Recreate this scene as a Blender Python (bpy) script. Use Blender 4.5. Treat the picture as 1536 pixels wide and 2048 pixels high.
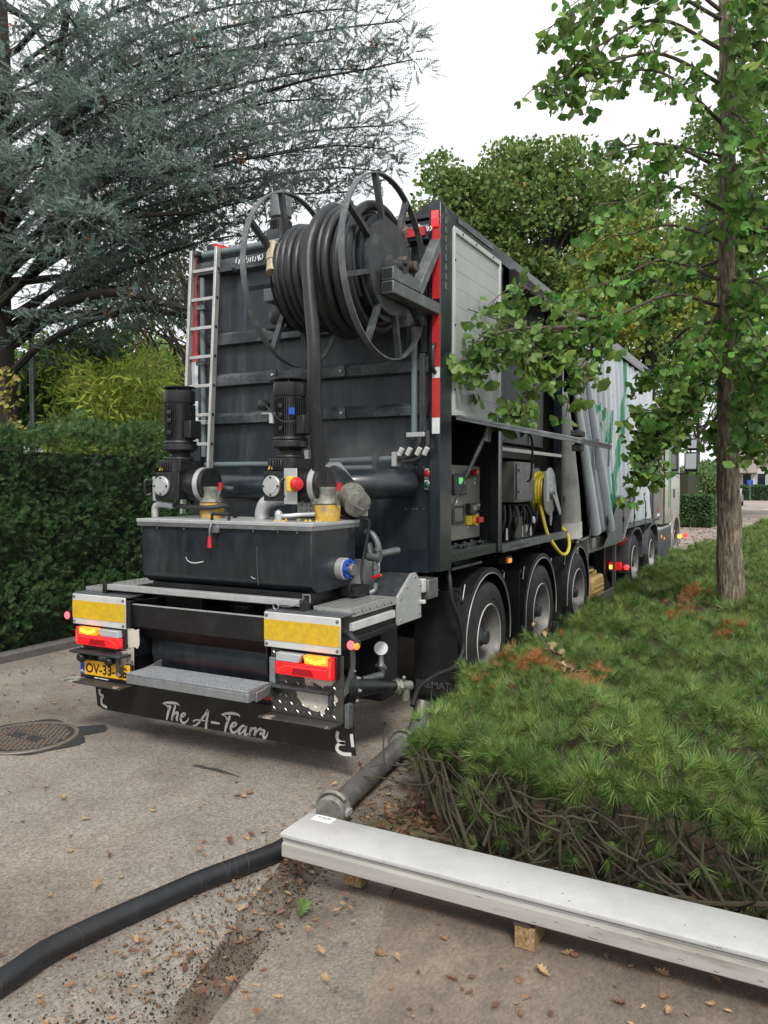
import bpy, bmesh, math, random
import numpy as np
from mathutils import Matrix, Vector
R = math.radians
random.seed(7); rng = np.random.default_rng(11)
scene = bpy.context.scene
for o in list(bpy.data.objects): bpy.data.objects.remove(o)
COL = scene.collection

# ------------------------------------------------------------------ camera
HC = 1.86; YAW = R(27.8); PIT = math.atan2(56, 1550); FPX = 1550.0
cam_d = bpy.data.cameras.new('camera'); cam = bpy.data.objects.new('camera', cam_d); COL.objects.link(cam)
cam.location = (0, 0, HC); cam.rotation_euler = (math.pi / 2 - PIT, 0, YAW)
cam_d.sensor_fit = 'AUTO'; cam_d.sensor_width = 36; cam_d.lens = FPX / 2048 * 36
cam_d.clip_start = 0.05; cam_d.clip_end = 800
scene.camera = cam
scene.render.resolution_x = 768; scene.render.resolution_y = 1024

# ------------------------------------------------------------------ sky and sun (bright overcast)
SUN_EL, SUN_AZ = R(47), R(148)           # azimuth measured from +Y towards +X
world = bpy.data.worlds.new('World'); scene.world = world; world.use_nodes = True
wn = world.node_tree.nodes; wl = world.node_tree.links; wn.clear()
sky = wn.new('ShaderNodeTexSky'); sky.sky_type = 'NISHITA'; sky.sun_disc = False
sky.sun_elevation = SUN_EL; sky.sun_rotation = SUN_AZ; sky.air_density = 1.0; sky.dust_density = 4.0
bw = wn.new('ShaderNodeRGBToBW'); wl.new(sky.outputs[0], bw.inputs[0])
tc = wn.new('ShaderNodeTexCoord'); ns = wn.new('ShaderNodeTexNoise'); ns.inputs['Scale'].default_value = 2.2; ns.inputs['Detail'].default_value = 5
wl.new(tc.outputs['Generated'], ns.inputs['Vector'])
cr = wn.new('ShaderNodeValToRGB'); cr.color_ramp.elements[0].position = .3; cr.color_ramp.elements[0].color = (8.2, 8.5, 8.9, 1)
cr.color_ramp.elements[1].position = .7; cr.color_ramp.elements[1].color = (10.2, 10.3, 10.4, 1)
wl.new(ns.outputs['Fac'], cr.inputs[0])
mx = wn.new('ShaderNodeMix'); mx.data_type = 'RGBA'; mx.inputs[0].default_value = .88
wl.new(bw.outputs[0], mx.inputs[6]); wl.new(cr.outputs[0], mx.inputs[7])
bg = wn.new('ShaderNodeBackground'); bg.inputs[1].default_value = .07
wl.new(mx.outputs[2], bg.inputs[0]); wo = wn.new('ShaderNodeOutputWorld'); wl.new(bg.outputs[0], wo.inputs[0])
sd = bpy.data.lights.new('sun', 'SUN'); sd.energy = 1.5; sd.angle = R(12); sd.color = (1, .96, .9)
sun = bpy.data.objects.new('sun', sd); COL.objects.link(sun)
sdir = Vector((math.sin(SUN_AZ) * math.cos(SUN_EL), math.cos(SUN_AZ) * math.cos(SUN_EL), math.sin(SUN_EL)))
sun.rotation_euler = sdir.to_track_quat('Z', 'Y').to_euler(); sun.location = (0, 0, 20)
vs = scene.view_settings; vs.view_transform = 'Standard'; vs.look = 'None'; vs.gamma = 1; vs.use_curve_mapping = False; vs.exposure = 0.95
scene.render.engine = 'CYCLES'
cy = scene.cycles; cy.max_bounces = 4; cy.diffuse_bounces = 2; cy.glossy_bounces = 2; cy.transmission_bounces = 2; cy.transparent_max_bounces = 4; cy.adaptive_threshold = .02; cy.caustics_reflective = False; cy.caustics_refractive = False

# ------------------------------------------------------------------ measuring helper: a photo pixel on a chosen plane -> point in the place
_f0 = np.array([-math.sin(YAW), math.cos(YAW), 0]); _rt = np.array([math.cos(YAW), math.sin(YAW), 0])
_fw = _f0 * math.cos(PIT) + np.array([0, 0, -math.sin(PIT)]); _up = np.cross(_rt, _fw)
def P(x, y, X=None, Y=None, Z=None, D=None):
    d = _fw + _rt * (x - 768) / FPX + _up * (1024 - y) / FPX
    if X is not None: t = X / d[0]
    elif Y is not None: t = Y / d[1]
    elif Z is not None: t = (Z - HC) / d[2]
    else: t = D
    return np.array([0, 0, HC]) + d * t

# ------------------------------------------------------------------ materials
MATS = {}
def mat(name, col, rough=.5, metal=0., var=.12, scale=6., col2=None, mix=(.45, .6), mscale=3., bump=0., bscale=60., spec=.5,
        coat=0., emit=None, estr=0., island=0., trans=0., stretch=(1, 1, 1), speck=None, bdist=.01):
    m = bpy.data.materials.new(name); MATS[name] = m; m.use_nodes = True
    nt = m.node_tree; n = nt.nodes; l = nt.links; b = n['Principled BSDF']
    b.inputs['Roughness'].default_value = rough; b.inputs['Metallic'].default_value = metal
    b.inputs['Specular IOR Level'].default_value = spec
    if coat: b.inputs['Coat Weight'].default_value = coat; b.inputs['Coat Roughness'].default_value = .08
    if emit: b.inputs['Emission Color'].default_value = (*emit, 1); b.inputs['Emission Strength'].default_value = estr
    g = n.new('ShaderNodeNewGeometry'); mp = n.new('ShaderNodeMapping'); mp.inputs['Scale'].default_value = stretch
    l.new(g.outputs['Position'], mp.inputs['Vector']); vec = mp.outputs[0]
    def noise(s, d=4, r=.6):
        t = n.new('ShaderNodeTexNoise'); t.inputs['Scale'].default_value = s; t.inputs['Detail'].default_value = d; t.inputs['Roughness'].default_value = r
        l.new(vec, t.inputs['Vector']); return t.outputs['Fac']
    base = n.new('ShaderNodeRGB'); base.outputs[0].default_value = (*col, 1); cur = base.outputs[0]
    if col2 is not None:
        rmp = n.new('ShaderNodeMapRange'); rmp.inputs[1].default_value = mix[0]; rmp.inputs[2].default_value = mix[1]
        l.new(noise(mscale, 6, .65), rmp.inputs[0])
        mm = n.new('ShaderNodeMix'); mm.data_type = 'RGBA'; l.new(rmp.outputs[0], mm.inputs[0]); l.new(cur, mm.inputs[6]); mm.inputs[7].default_value = (*col2, 1); cur = mm.outputs[2]
    if speck:
        sc, amt, lo, hi = speck
        vo = n.new('ShaderNodeTexVoronoi'); vo.inputs['Scale'].default_value = sc; l.new(vec, vo.inputs['Vector'])
        rr = n.new('ShaderNodeMapRange'); rr.inputs[3].default_value = lo; rr.inputs[4].default_value = hi
        l.new(vo.outputs['Color'], rr.inputs[0])
        mm = n.new('ShaderNodeMix'); mm.data_type = 'RGBA'; mm.blend_type = 'MULTIPLY'; mm.inputs[0].default_value = amt
        l.new(cur, mm.inputs[6]); l.new(rr.outputs[0], mm.inputs[7]); cur = mm.outputs[2]
    val = None
    if var:
        r1 = n.new('ShaderNodeMapRange'); r1.inputs[1].default_value = .25; r1.inputs[2].default_value = .75; r1.inputs[3].default_value = 1 - var; r1.inputs[4].default_value = 1 + var
        l.new(noise(scale), r1.inputs[0]); val = r1.outputs[0]
    hs = n.new('ShaderNodeHueSaturation'); l.new(cur, hs.inputs['Color'])
    if island:
        r2 = n.new('ShaderNodeMapRange'); r2.inputs[3].default_value = 1 - island; r2.inputs[4].default_value = 1 + island
        l.new(g.outputs['Random Per Island'], r2.inputs[0])
        if val is not None:
            mu = n.new('ShaderNodeMath'); mu.operation = 'MULTIPLY'; l.new(val, mu.inputs[0]); l.new(r2.outputs[0], mu.inputs[1]); val = mu.outputs[0]
        else: val = r2.outputs[0]
        r3 = n.new('ShaderNodeMapRange'); r3.inputs[3].default_value = .5 - island * .06; r3.inputs[4].default_value = .5 + island * .06
        w = n.new('ShaderNodeTexWhiteNoise'); w.noise_dimensions = '1D'; l.new(g.outputs['Random Per Island'], w.inputs['W']); l.new(w.outputs['Value'], r3.inputs[0])
        l.new(r3.outputs[0], hs.inputs['Hue'])
    if val is not None: l.new(val, hs.inputs['Value'])
    l.new(hs.outputs[0], b.inputs['Base Color'])
    if bump:
        bp = n.new('ShaderNodeBump'); bp.inputs['Strength'].default_value = bump; bp.inputs['Distance'].default_value = bdist
        l.new(noise(bscale, 3), bp.inputs['Height']); l.new(bp.outputs[0], b.inputs['Normal'])
    if not (island or trans):
        rr = n.new('ShaderNodeMapRange'); rr.inputs[3].default_value = max(.03, rough - .1); rr.inputs[4].default_value = min(1, rough + .12)
        l.new(noise(max(scale, 4) * 1.7), rr.inputs[0]); l.new(rr.outputs[0], b.inputs['Roughness'])
    if trans:
        tr = n.new('ShaderNodeBsdfTranslucent'); l.new(hs.outputs[0], tr.inputs[0]); ms = n.new('ShaderNodeMixShader'); ms.inputs[0].default_value = trans
        l.new(b.outputs[0], ms.inputs[1]); l.new(tr.outputs[0], ms.inputs[2]); l.new(ms.outputs[0], n['Material Output'].inputs[0])
    return m

mat('paint', (.011, .016, .021), .33, col2=(.036, .041, .045), mix=(.52, .80), mscale=1.6, var=.45, scale=8, bump=.02, bscale=30, coat=.25, stretch=(2.2, 2.2, .7))
mat('paint_dusty', (.011, .016, .021), .48, col2=(.06, .066, .072), mix=(.50, .80), mscale=1.5, var=.5, scale=7, bump=.05, bscale=40, stretch=(3.2, 3.2, .55), speck=(240, .35, .5, 1.6))
mat('rib_dust', (.026, .033, .038), .6, col2=(.13, .14, .15), mix=(.45, .72), mscale=3.5, var=.45, scale=40, bump=.05, bscale=60, speck=(200, .4, .5, 1.6))
mat('black', (.008, .008, .009), .45, var=.3, scale=12, col2=(.03, .03, .03), mix=(.5, .8), mscale=5)
mat('chassis', (.006, .006, .007), .6, var=.3, scale=12, col2=(.018, .018, .018), mix=(.45, .8), mscale=4)
mat('motor', (.011, .012, .013), .38, var=.4, scale=25, col2=(.05, .05, .05), mix=(.55, .8), mscale=14, bump=.06, bscale=150)
mat('rubber', (.014, .014, .015), .55, var=.3, scale=20, col2=(.06, .06, .06), mix=(.55, .85), mscale=7, bump=.05, bscale=120)
mat('hose', (.012, .013, .015), .4, var=.3, scale=16, col2=(.05, .05, .05), mix=(.58, .86), mscale=9, bump=.08, bscale=90)
mat('tyre', (.011, .011, .011), .7, var=.25, scale=10, col2=(.03, .028, .026), mix=(.45, .8), mscale=4)
mat('rim', (.16, .155, .15), .5, .35, var=.2, scale=5, col2=(.27, .26, .25), mix=(.4, .75), mscale=3)
mat('galv', (.36, .38, .39), .42, .75, var=.2, scale=18, col2=(.26, .27, .28), mix=(.4, .7), mscale=12, bump=.02)
mat('steel', (.30, .31, .32), .38, .85, var=.2, scale=14, col2=(.2, .2, .2), mix=(.5, .8), mscale=9)
mat('steel_grey', (.13, .14, .145), .45, .5, var=.25, scale=14, col2=(.28, .29, .29), mix=(.52, .8), mscale=9, bump=.04)
mat('dark_steel', (.042, .046, .05), .45, .3, var=.35, scale=14, col2=(.13, .14, .14), mix=(.52, .8), mscale=8, bump=.04, speck=(160, .3, .5, 1.5))
mat('alu', (.44, .45, .45), .42, .35, var=.12, scale=10, col2=(.38, .38, .37), mix=(.5, .8), mscale=6)
mat('alu_ladder', (.45, .45, .44), .42, .5, var=.15, scale=10, col2=(.3, .3, .29), mix=(.5, .8), mscale=6)
mat('plate_white', (.5, .51, .5), .5, 0, var=.1, scale=10, col2=(.42, .41, .39), mix=(.52, .8), mscale=7)
mat('panel_grey', (.37, .40, .385), .38, 0, var=.08, scale=2, col2=(.23, .26, .25), mix=(.5, .75), mscale=1.3, spec=.5)
mat('frame_grey', (.46, .48, .47), .4, .1, var=.1, scale=5)
mat('cab_grey', (.15, .155, .14), .45, .2, var=.12, scale=5)
mat('conduit', (.13, .165, .175), .4, .05, var=.15, scale=9)
mat('red_tape', (.48, .02, .025), .4, var=.25, scale=12, col2=(.25, .015, .02), mix=(.55, .8), mscale=6)
mat('white_tape', (.62, .66, .66), .4, var=.15, scale=12)
mat('yellow_refl', (.62, .40, .015), .45, var=.16, scale=35, col2=(.5, .34, .03), mix=(.4, .7), mscale=25)
mat('plate_yellow', (.78, .42, .02), .4, var=.05)
mat('blue', (.01, .07, .42), .4, var=.1)
mat('red', (.55, .015, .02), .35, var=.1)
mat('yellow', (.68, .47, .02), .45, var=.1)
mat('hose_yellow', (.68, .56, .03), .4, var=.1)
mat('pu_yellow', (.55, .33, .035), .45, var=.3, scale=16, col2=(.26, .23, .18), mix=(.5, .65), mscale=9)
mat('lettering', (.62, .62, .58), .45, var=.06)
mat('letter_dim', (.07, .07, .075), .6, var=.2)
mat('ink', (.01, .01, .01), .5, var=0)
mat('sticker', (.75, .75, .75), .5, var=.03)
mat('lamp_red', (.55, .008, .012), .12, var=.05, emit=(1, .01, .012), estr=.28, coat=.5)
mat('lamp_red_lit', (.8, .02, .02), .2, var=0, emit=(1, .03, .03), estr=1.6)
mat('lamp_dark_red', (.25, .005, .01), .2, var=0, emit=(1, .02, .02), estr=.04)
mat('lamp_pink', (.8, .1, .12), .3, var=0, emit=(1, .1, .13), estr=.9)
mat('lamp_amber', (.85, .25, .02), .2, var=0, emit=(1, .22, .015), estr=.7)
mat('lamp_amber_lit', (1, .45, .03), .2, var=0, emit=(1, .47, .03), estr=2.6)
mat('lamp_clear', (.4, .41, .43), .12, var=.1, scale=30, coat=.5)
mat('lamp_green', (.01, .08, .05), .15, var=0, coat=.5)
mat('screen_green', (.05, .4, .1), .3, var=0, emit=(.05, .8, .15), estr=.35)
mat('screen', (.05, .06, .05), .15, var=0)
mat('checker', (.085, .082, .075), .42, .55, var=.25, scale=14, col2=(.6, .57, .5), mix=(.57, .6), mscale=3.1, bump=.03)
mat('checker_light', (.46, .46, .45), .38, .5, var=.12, scale=12, col2=(.42, .41, .38), mix=(.5, .75), mscale=6)
mat('lug', (.42, .42, .4), .32, .8, var=.2, scale=20)
mat('grating', (.35, .37, .39), .4, .75, var=.2, scale=22)
mat('curtain', (.44, .50, .55), .3, 0, var=.05, scale=2, col2=(.5, .54, .57), mix=(.4, .7), mscale=1, coat=.4)
mat('curtain_green', (.0, .27, .12), .4, 0, var=.06)
mat('canvas_grey', (.27, .275, .26), .6, 0, var=.2, scale=6, col2=(.17, .17, .16), mix=(.5, .75), mscale=5)
mat('vessel', (.01, .014, .015), .42, 0, var=.2, scale=3, col2=(.02, .024, .025), mix=(.5, .8), mscale=2, spec=.15)
mat('glass', (.012, .016, .018), .05, 0, var=0, spec=.8)
mat('cab_paint', (.36, .36, .31), .3, .25, var=.05, coat=.4)
mat('cab_green', (.12, .33, .1), .35, 0, var=.05)
mat('fender', (.055, .06, .068), .5, 0, var=.15, scale=8, col2=(.1, .105, .11), mix=(.5, .75), mscale=4)
mat('jerry', (.62, .42, .14), .5, 0, var=.1)
mat('beam_paint', (.47, .472, .462), .42, 0, var=.1, scale=5, col2=(.39, .39, .38), mix=(.45, .75), mscale=3, bump=.06, bscale=9, speck=(160, .08, .2, 1.3))
mat('beam_side', (.36, .35, .32), .5, 0, var=.14, scale=9, col2=(.2, .18, .15), mix=(.56, .76), mscale=5, stretch=(.35, 3, 3))
mat('chipboard', (.33, .23, .11), .85, 0, var=.4, scale=130, col2=(.18, .11, .045), mix=(.4, .65), mscale=70, bump=.5, bscale=140)
mat('bark_block', (.07, .05, .045), .9, 0, var=.3, scale=40)
mat('pipe_grey', (.14, .135, .13), .45, .3, var=.2, scale=10, col2=(.24, .235, .22), mix=(.5, .75), mscale=11, bump=.05, speck=(90, .25, .4, 1.4))
mat('coupling', (.30, .30, .26), .45, .5, var=.3, scale=25, col2=(.18, .18, .15), mix=(.45, .7), mscale=18)
mat('iron', (.06, .05, .045), .6, .4, var=.3, scale=30, col2=(.14, .11, .09), mix=(.5, .75), mscale=18)
mat('tar', (.035, .036, .038), .6, 0, var=.3, scale=20, bump=.1)
mat('kerb', (.12, .115, .105), .9, 0, var=.25, scale=10, bump=.2)
# vegetation
mat('bark_cedar', (.03, .024, .02), .95, 0, var=.4, scale=14, bump=.6, bscale=22, stretch=(1, 1, .3))
mat('bark_ginkgo', (.115, .09, .062), .95, 0, var=.35, scale=16, col2=(.30, .25, .18), mix=(.44, .60), mscale=34, bump=1.0, bscale=44, stretch=(1, 1, .2), bdist=.05)
mat('twig_ginkgo', (.075, .06, .04), .9, 0, var=.3, scale=30)
mat('cedar_needles', (.115, .175, .15), .7, 0, var=0, island=.45, col2=(.24, .32, .285), mix=(.42, .68), mscale=1.3, trans=.3)
mat('cedar_dry', (.25, .09, .035), .8, 0, island=.3)
mat('ginkgo_leaf', (.12, .245, .045), .42, 0, var=0, island=.5, col2=(.08, .18, .045), mix=(.45, .65), mscale=.9, trans=.4)
mat('ginkgo_back', (.17, .30, .06), .5, 0, var=0, island=.5, col2=(.12, .235, .055), mix=(.45, .65), mscale=.9, trans=.45)
mat('yew', (.04, .098, .027), .7, 0, var=0, island=.6, col2=(.09, .175, .045), mix=(.5, .72), mscale=3, trans=.15)
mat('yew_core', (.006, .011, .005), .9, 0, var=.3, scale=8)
mat('oak_leaf', (.135, .215, .05), .6, 0, var=0, island=.45, col2=(.30, .19, .04), mix=(.64, .72), mscale=.45, trans=.35)
mat('oak_core', (.03, .04, .015), .9, 0)
mat('maple_leaf', (.19, .25, .045), .6, 0, var=0, island=.45, col2=(.36, .24, .03), mix=(.55, .7), mscale=.7, trans=.35)
mat('maple_red', (.10, .085, .04), .6, 0, var=0, island=.4, col2=(.17, .05, .035), mix=(.52, .64), mscale=1.2, trans=.3)
mat('bamboo_leaf', (.42, .50, .09), .55, 0, var=0, island=.45, col2=(.2, .31, .06), mix=(.5, .65), mscale=1.1, trans=.5)  # brightness put into the leaf colour; the cedar shades this thicket
mat('laurel_leaf', (.085, .16, .045), .4, 0, var=0, island=.45, trans=.25)
mat('far_hedge_leaf', (.15, .25, .08), .6, 0, var=0, island=.4, trans=.25)
mat('pine_needle', (.10, .175, .042), .5, 0, var=0, island=.55, col2=(.25, .35, .085), mix=(.42, .70), mscale=4.2, trans=.25)
mat('pine_dry', (.36, .15, .05), .7, 0, var=.25, scale=6, island=.3, trans=.15)
mat('pine_stem', (.06, .048, .028), .9, 0, var=.6, scale=5, col2=(.032, .034, .016), mix=(.42, .62), mscale=5, bump=.4, bscale=60)
mat('pine_litter', (.05, .03, .018), .95, 0, var=.4, scale=40, island=.5)
mat('ivy_leaf', (.018, .045, .025), .4, 0, var=.3, island=.4)
mat('leaf_brown', (.19, .105, .055), .75, 0, var=.35, scale=40, island=.3, col2=(.27, .17, .085), mix=(.45, .65), mscale=14)
mat('leaf_dark', (.12, .065, .035), .8, 0, var=.3, scale=40, island=.45)
mat('leaf_yellow', (.42, .28, .07), .7, 0, var=.2, scale=40)
mat('leaf_tan', (.32, .235, .12), .75, 0, var=.3, scale=30, island=.4)
mat('leaf_green', (.10, .16, .05), .7, 0, var=.3, scale=40)

# ------------------------------------------------------------------ mesh builder
def V(*a): return np.array(a, float)
def norm(v): v = np.asarray(v, float); return v / (np.linalg.norm(v) + 1e-12)
def frame(d):
    d = norm(d); a = V(0, 0, 1) if abs(d[2]) < .9 else V(1, 0, 0)
    u = norm(np.cross(a, d)); w = np.cross(d, u); return u, w, d
class MB:
    def __init__(s): s.v = []; s.f = []; s.m = []; s.k = 0
    def add(s, vs, fs, mi=0):
        o = len(s.v); s.v += [tuple(map(float, p)) for p in vs]; s.f += [tuple(i + o for i in f) for f in fs]; s.m += [mi] * len(fs); return s
    def box(s, x0, x1, y0, y1, z0, z1, mi=0):
        x0, x1 = sorted((x0, x1)); y0, y1 = sorted((y0, y1)); z0, z1 = sorted((z0, z1))
        return s.add([(x0, y0, z0), (x1, y0, z0), (x1, y1, z0), (x0, y1, z0), (x0, y0, z1), (x1, y0, z1), (x1, y1, z1), (x0, y1, z1)],
                     [(0, 3, 2, 1), (4, 5, 6, 7), (0, 1, 5, 4), (1, 2, 6, 5), (2, 3, 7, 6), (3, 0, 4, 7)], mi)
    def bar(s, a, b, w, h, up=(0, 0, 1), mi=0):
        a = np.array(a, float); b = np.array(b, float); d = norm(b - a); u = norm(np.cross(d, up)); t = np.cross(u, d)
        c = [(-w, -h), (w, -h), (w, h), (-w, h)]
        vs = [p + u * x / 2 + t * y / 2 for p in (a, b) for x, y in c]
        return s.add(vs, [(0, 1, 2, 3), (7, 6, 5, 4), (0, 4, 5, 1), (1, 5, 6, 2), (2, 6, 7, 3), (3, 7, 4, 0)], mi)
    def cyl(s, a, b, r0, r1=None, n=20, mi=0): return s.tube([a, b], [r0, r0 if r1 is None else r1], n, mi)
    def tube(s, pts, r, n=10, mi=0, closed=False, caps=True):
        pts = [np.array(p, float) for p in pts]; k = len(pts); rr = r if hasattr(r, '__len__') else [r] * k
        vs = []; u = None
        for i, p in enumerate(pts):
            if closed: d = pts[(i + 1) % k] - pts[i - 1]
            else: d = pts[min(i + 1, k - 1)] - pts[max(i - 1, 0)]
            d = norm(d)
            if u is None: u, w, _ = frame(d)
            else: u = norm(u - d * np.dot(u, d)); w = np.cross(d, u)
            for j in range(n):
                a = 2 * math.pi * j / n; vs.append(p + (u * math.cos(a) + w * math.sin(a)) * rr[i])
        fs = []
        for i in range(k if closed else k - 1):
            for j in range(n):
                a = i * n + j; b = i * n + (j + 1) % n; i2 = (i + 1) % k; fs.append((a, b, i2 * n + (j + 1) % n, i2 * n + j))
        if caps and not closed: fs += [tuple(range(n - 1, -1, -1)), tuple((k - 1) * n + j for j in range(n))]
        return s.add(vs, fs, mi)
    def lathe(s, o, ax, prof, n=32, mi=0, caps=True):
        u, w, d = frame(ax); o = np.array(o, float); vs = []; fs = []
        for t, r in prof:
            for j in range(n):
                a = 2 * math.pi * j / n; vs.append(o + d * t + (u * math.cos(a) + w * math.sin(a)) * r)
        for i in range(len(prof) - 1):
            for j in range(n): fs.append((i * n + j, i * n + (j + 1) % n, (i + 1) * n + (j + 1) % n, (i + 1) * n + j))
        if caps and prof[0][1] > 1e-4: fs.append(tuple(range(n - 1, -1, -1)))
        if caps and prof[-1][1] > 1e-4: fs.append(tuple((len(prof) - 1) * n + j for j in range(n)))
        return s.add(vs, fs, mi)
    def prism(s, poly, axis, a, b, mi=0):
        # poly in the two other axes, in cyclic order (X: y,z; Y: x,z; Z: x,y)
        def pt(p, t):
            return {'X': (t, p[0], p[1]), 'Y': (p[0], t, p[1]), 'Z': (p[0], p[1], t)}[axis]
        n = len(poly); vs = [pt(p, a) for p in poly] + [pt(p, b) for p in poly]
        fs = [tuple(range(n)), tuple(range(2 * n - 1, n - 1, -1))] + [(i, i + n, (i + 1) % n + n, (i + 1) % n) for i in range(n)]
        return s.add(vs, fs, mi)
    def grid(s, fn, nu, nv, mi=None):
        vs = [fn(i / nu, j / nv) for j in range(nv + 1) for i in range(nu + 1)]; o = len(s.v); s.v += [tuple(map(float, p)) for p in vs]
        for j in range(nv):
            for i in range(nu):
                a = o + j * (nu + 1) + i; s.f.append((a, a + 1, a + nu + 2, a + nu + 1)); s.m.append(mi(i / nu + .5 / nu, j / nv + .5 / nv) if mi else 0)
        return s
    def ribbon(s, pts, w, nrm, t=.003, mi=0):
        # a flat lettering stroke of some thickness; w one width or a width per point
        pts = [np.array(p, float) for p in pts]; nrm = norm(nrm); k = len(pts); ww = w if hasattr(w, '__len__') else [w] * k
        vs = []
        for i, p in enumerate(pts):
            d = norm(pts[min(i + 1, k - 1)] - pts[max(i - 1, 0)]); sd = np.cross(nrm, d) * ww[i] / 2
            vs += [p - sd, p + sd, p + sd + nrm * t, p - sd + nrm * t]
        fs = []
        for i in range(k - 1):
            a = i * 4
            for j in range(4): fs.append((a + j, a + (j + 1) % 4, a + 4 + (j + 1) % 4, a + 4 + j))
        fs += [(3, 2, 1, 0), tuple((k - 1) * 4 + j for j in range(4))]
        return s.add(vs, fs, mi)
    def build(s, name, mats, parent=None, bevel=0., smooth=35, recalc=True):
        me = bpy.data.meshes.new(name); me.from_pydata(s.v, [], s.f)
        if isinstance(mats, str): mats = [mats]
        for m in mats: me.materials.append(MATS[m])
        if len(mats) > 1: me.polygons.foreach_set('material_index', s.m)
        if recalc:
            bm = bmesh.new(); bm.from_mesh(me); bmesh.ops.recalc_face_normals(bm, faces=bm.faces); bm.to_mesh(me); bm.free()
        if smooth:
            me.polygons.foreach_set('use_smooth', [True] * len(me.polygons)); me.set_sharp_from_angle(angle=R(smooth))
        me.update()
        o = bpy.data.objects.new(name, me); COL.objects.link(o)
        if parent is not None: attach(o, parent)
        if bevel:
            b = o.modifiers.new('bevel', 'BEVEL'); b.width = bevel; b.segments = 2; b.limit_method = 'ANGLE'; b.angle_limit = R(40)
        return o
def attach(o, parent):
    o.parent = parent
    if parent.type == 'EMPTY': o.matrix_parent_inverse = Matrix.LocRotScale(parent.location, parent.rotation_euler, None).inverted()
def tag(o, label=None, cat=None, group=None, kind=None):
    if label: o['label'] = label
    if cat: o['category'] = cat
    if group: o['group'] = group
    if kind: o['kind'] = kind
    return o
def thing(name, loc, label, cat, group=None):
    o = bpy.data.objects.new(name, None); COL.objects.link(o); o.location = loc; o.empty_display_size = .2
    return tag(o, label, cat, group)
SPLIT = set("""side_beam mounting_plate axle step_bracket terminal_box gear_unit conduit curtain_strap flange_bolt cover_screw disc_bolt lid lid_lip bay_floor bay_back landing_leg
rail_end vertical_channel guide_rod cooling_fin rib mirror mirror_glass mirror_arm vent_panel green_stripe door_seam hydraulic_hose lid_hose rusty_pin brass_fitting chassis_frame cross_member cable_clamp
tank_stay corrugated_cable arm_opening panel_ledge marker_brace holder_print awning_rail locker_wall lock_lever reel_arm paint_plate catwalk_deck arch_panel conduit_clamp flap_latch tank_cable cane""".split())
def pieces(b):
    par = list(range(len(b.v)))
    def find(i):
        while par[i] != i: par[i] = par[par[i]]; i = par[i]
        return i
    for f in b.f:
        r = find(f[0])
        for i in f[1:]: par[find(i)] = r
    g = {}
    for f, m in zip(b.f, b.m): g.setdefault(find(f[0]), []).append((f, m))
    out = []
    for fs in g.values():
        ids = sorted({i for f, _ in fs for i in f}); mp = {i: k for k, i in enumerate(ids)}; c = MB(); c.v = [b.v[i] for i in ids]; c.f = [tuple(mp[i] for i in f) for f, _ in fs]; c.m = [m for _, m in fs]; out.append(c)
    return out
def one(name, mats, parent, fn, bevel=0., smooth=35):
    b = MB(); fn(b)
    if name in SPLIT:
        o = None
        for c in pieces(b): q = c.build(name, mats, parent, bevel, smooth); o = o or q
        return o
    return b.build(name, mats, parent, bevel, smooth)
def smoothpath(pts, n=6):
    pts = [np.array(p, float) for p in pts]; out = []
    q = [2 * pts[0] - pts[1]] + pts + [2 * pts[-1] - pts[-2]]
    for i in range(1, len(q) - 2):
        a, b, c, d = q[i - 1], q[i], q[i + 1], q[i + 2]
        for t in np.linspace(0, 1, n, endpoint=False):
            out.append(.5 * ((2 * b) + (-a + c) * t + (2 * a - 5 * b + 4 * c - d) * t * t + (-a + 3 * b - 3 * c + d) * t ** 3))
    out.append(pts[-1]); return out
def text(name, body, size, M, matname, parent, extrude=.001, bold=0.):
    cu = bpy.data.curves.new(name, 'FONT'); cu.body = body; cu.size = size; cu.extrude = extrude; cu.offset = bold; cu.resolution_u = 3
    t = bpy.data.objects.new('tmp', cu); COL.objects.link(t)
    me = bpy.data.meshes.new_from_object(t); bpy.data.objects.remove(t)
    me.transform(M); me.materials.clear(); me.materials.append(MATS[matname])
    o = bpy.data.objects.new(name, me); COL.objects.link(o); attach(o, parent); return o
def axes(o, x, y):   # text frame: origin, reading direction, up
    x = norm(x); y = norm(y); z = np.cross(x, y); return Matrix(((x[0], y[0], z[0], o[0]), (x[1], y[1], z[1], o[1]), (x[2], y[2], z[2], o[2]), (0, 0, 0, 1)))
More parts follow.
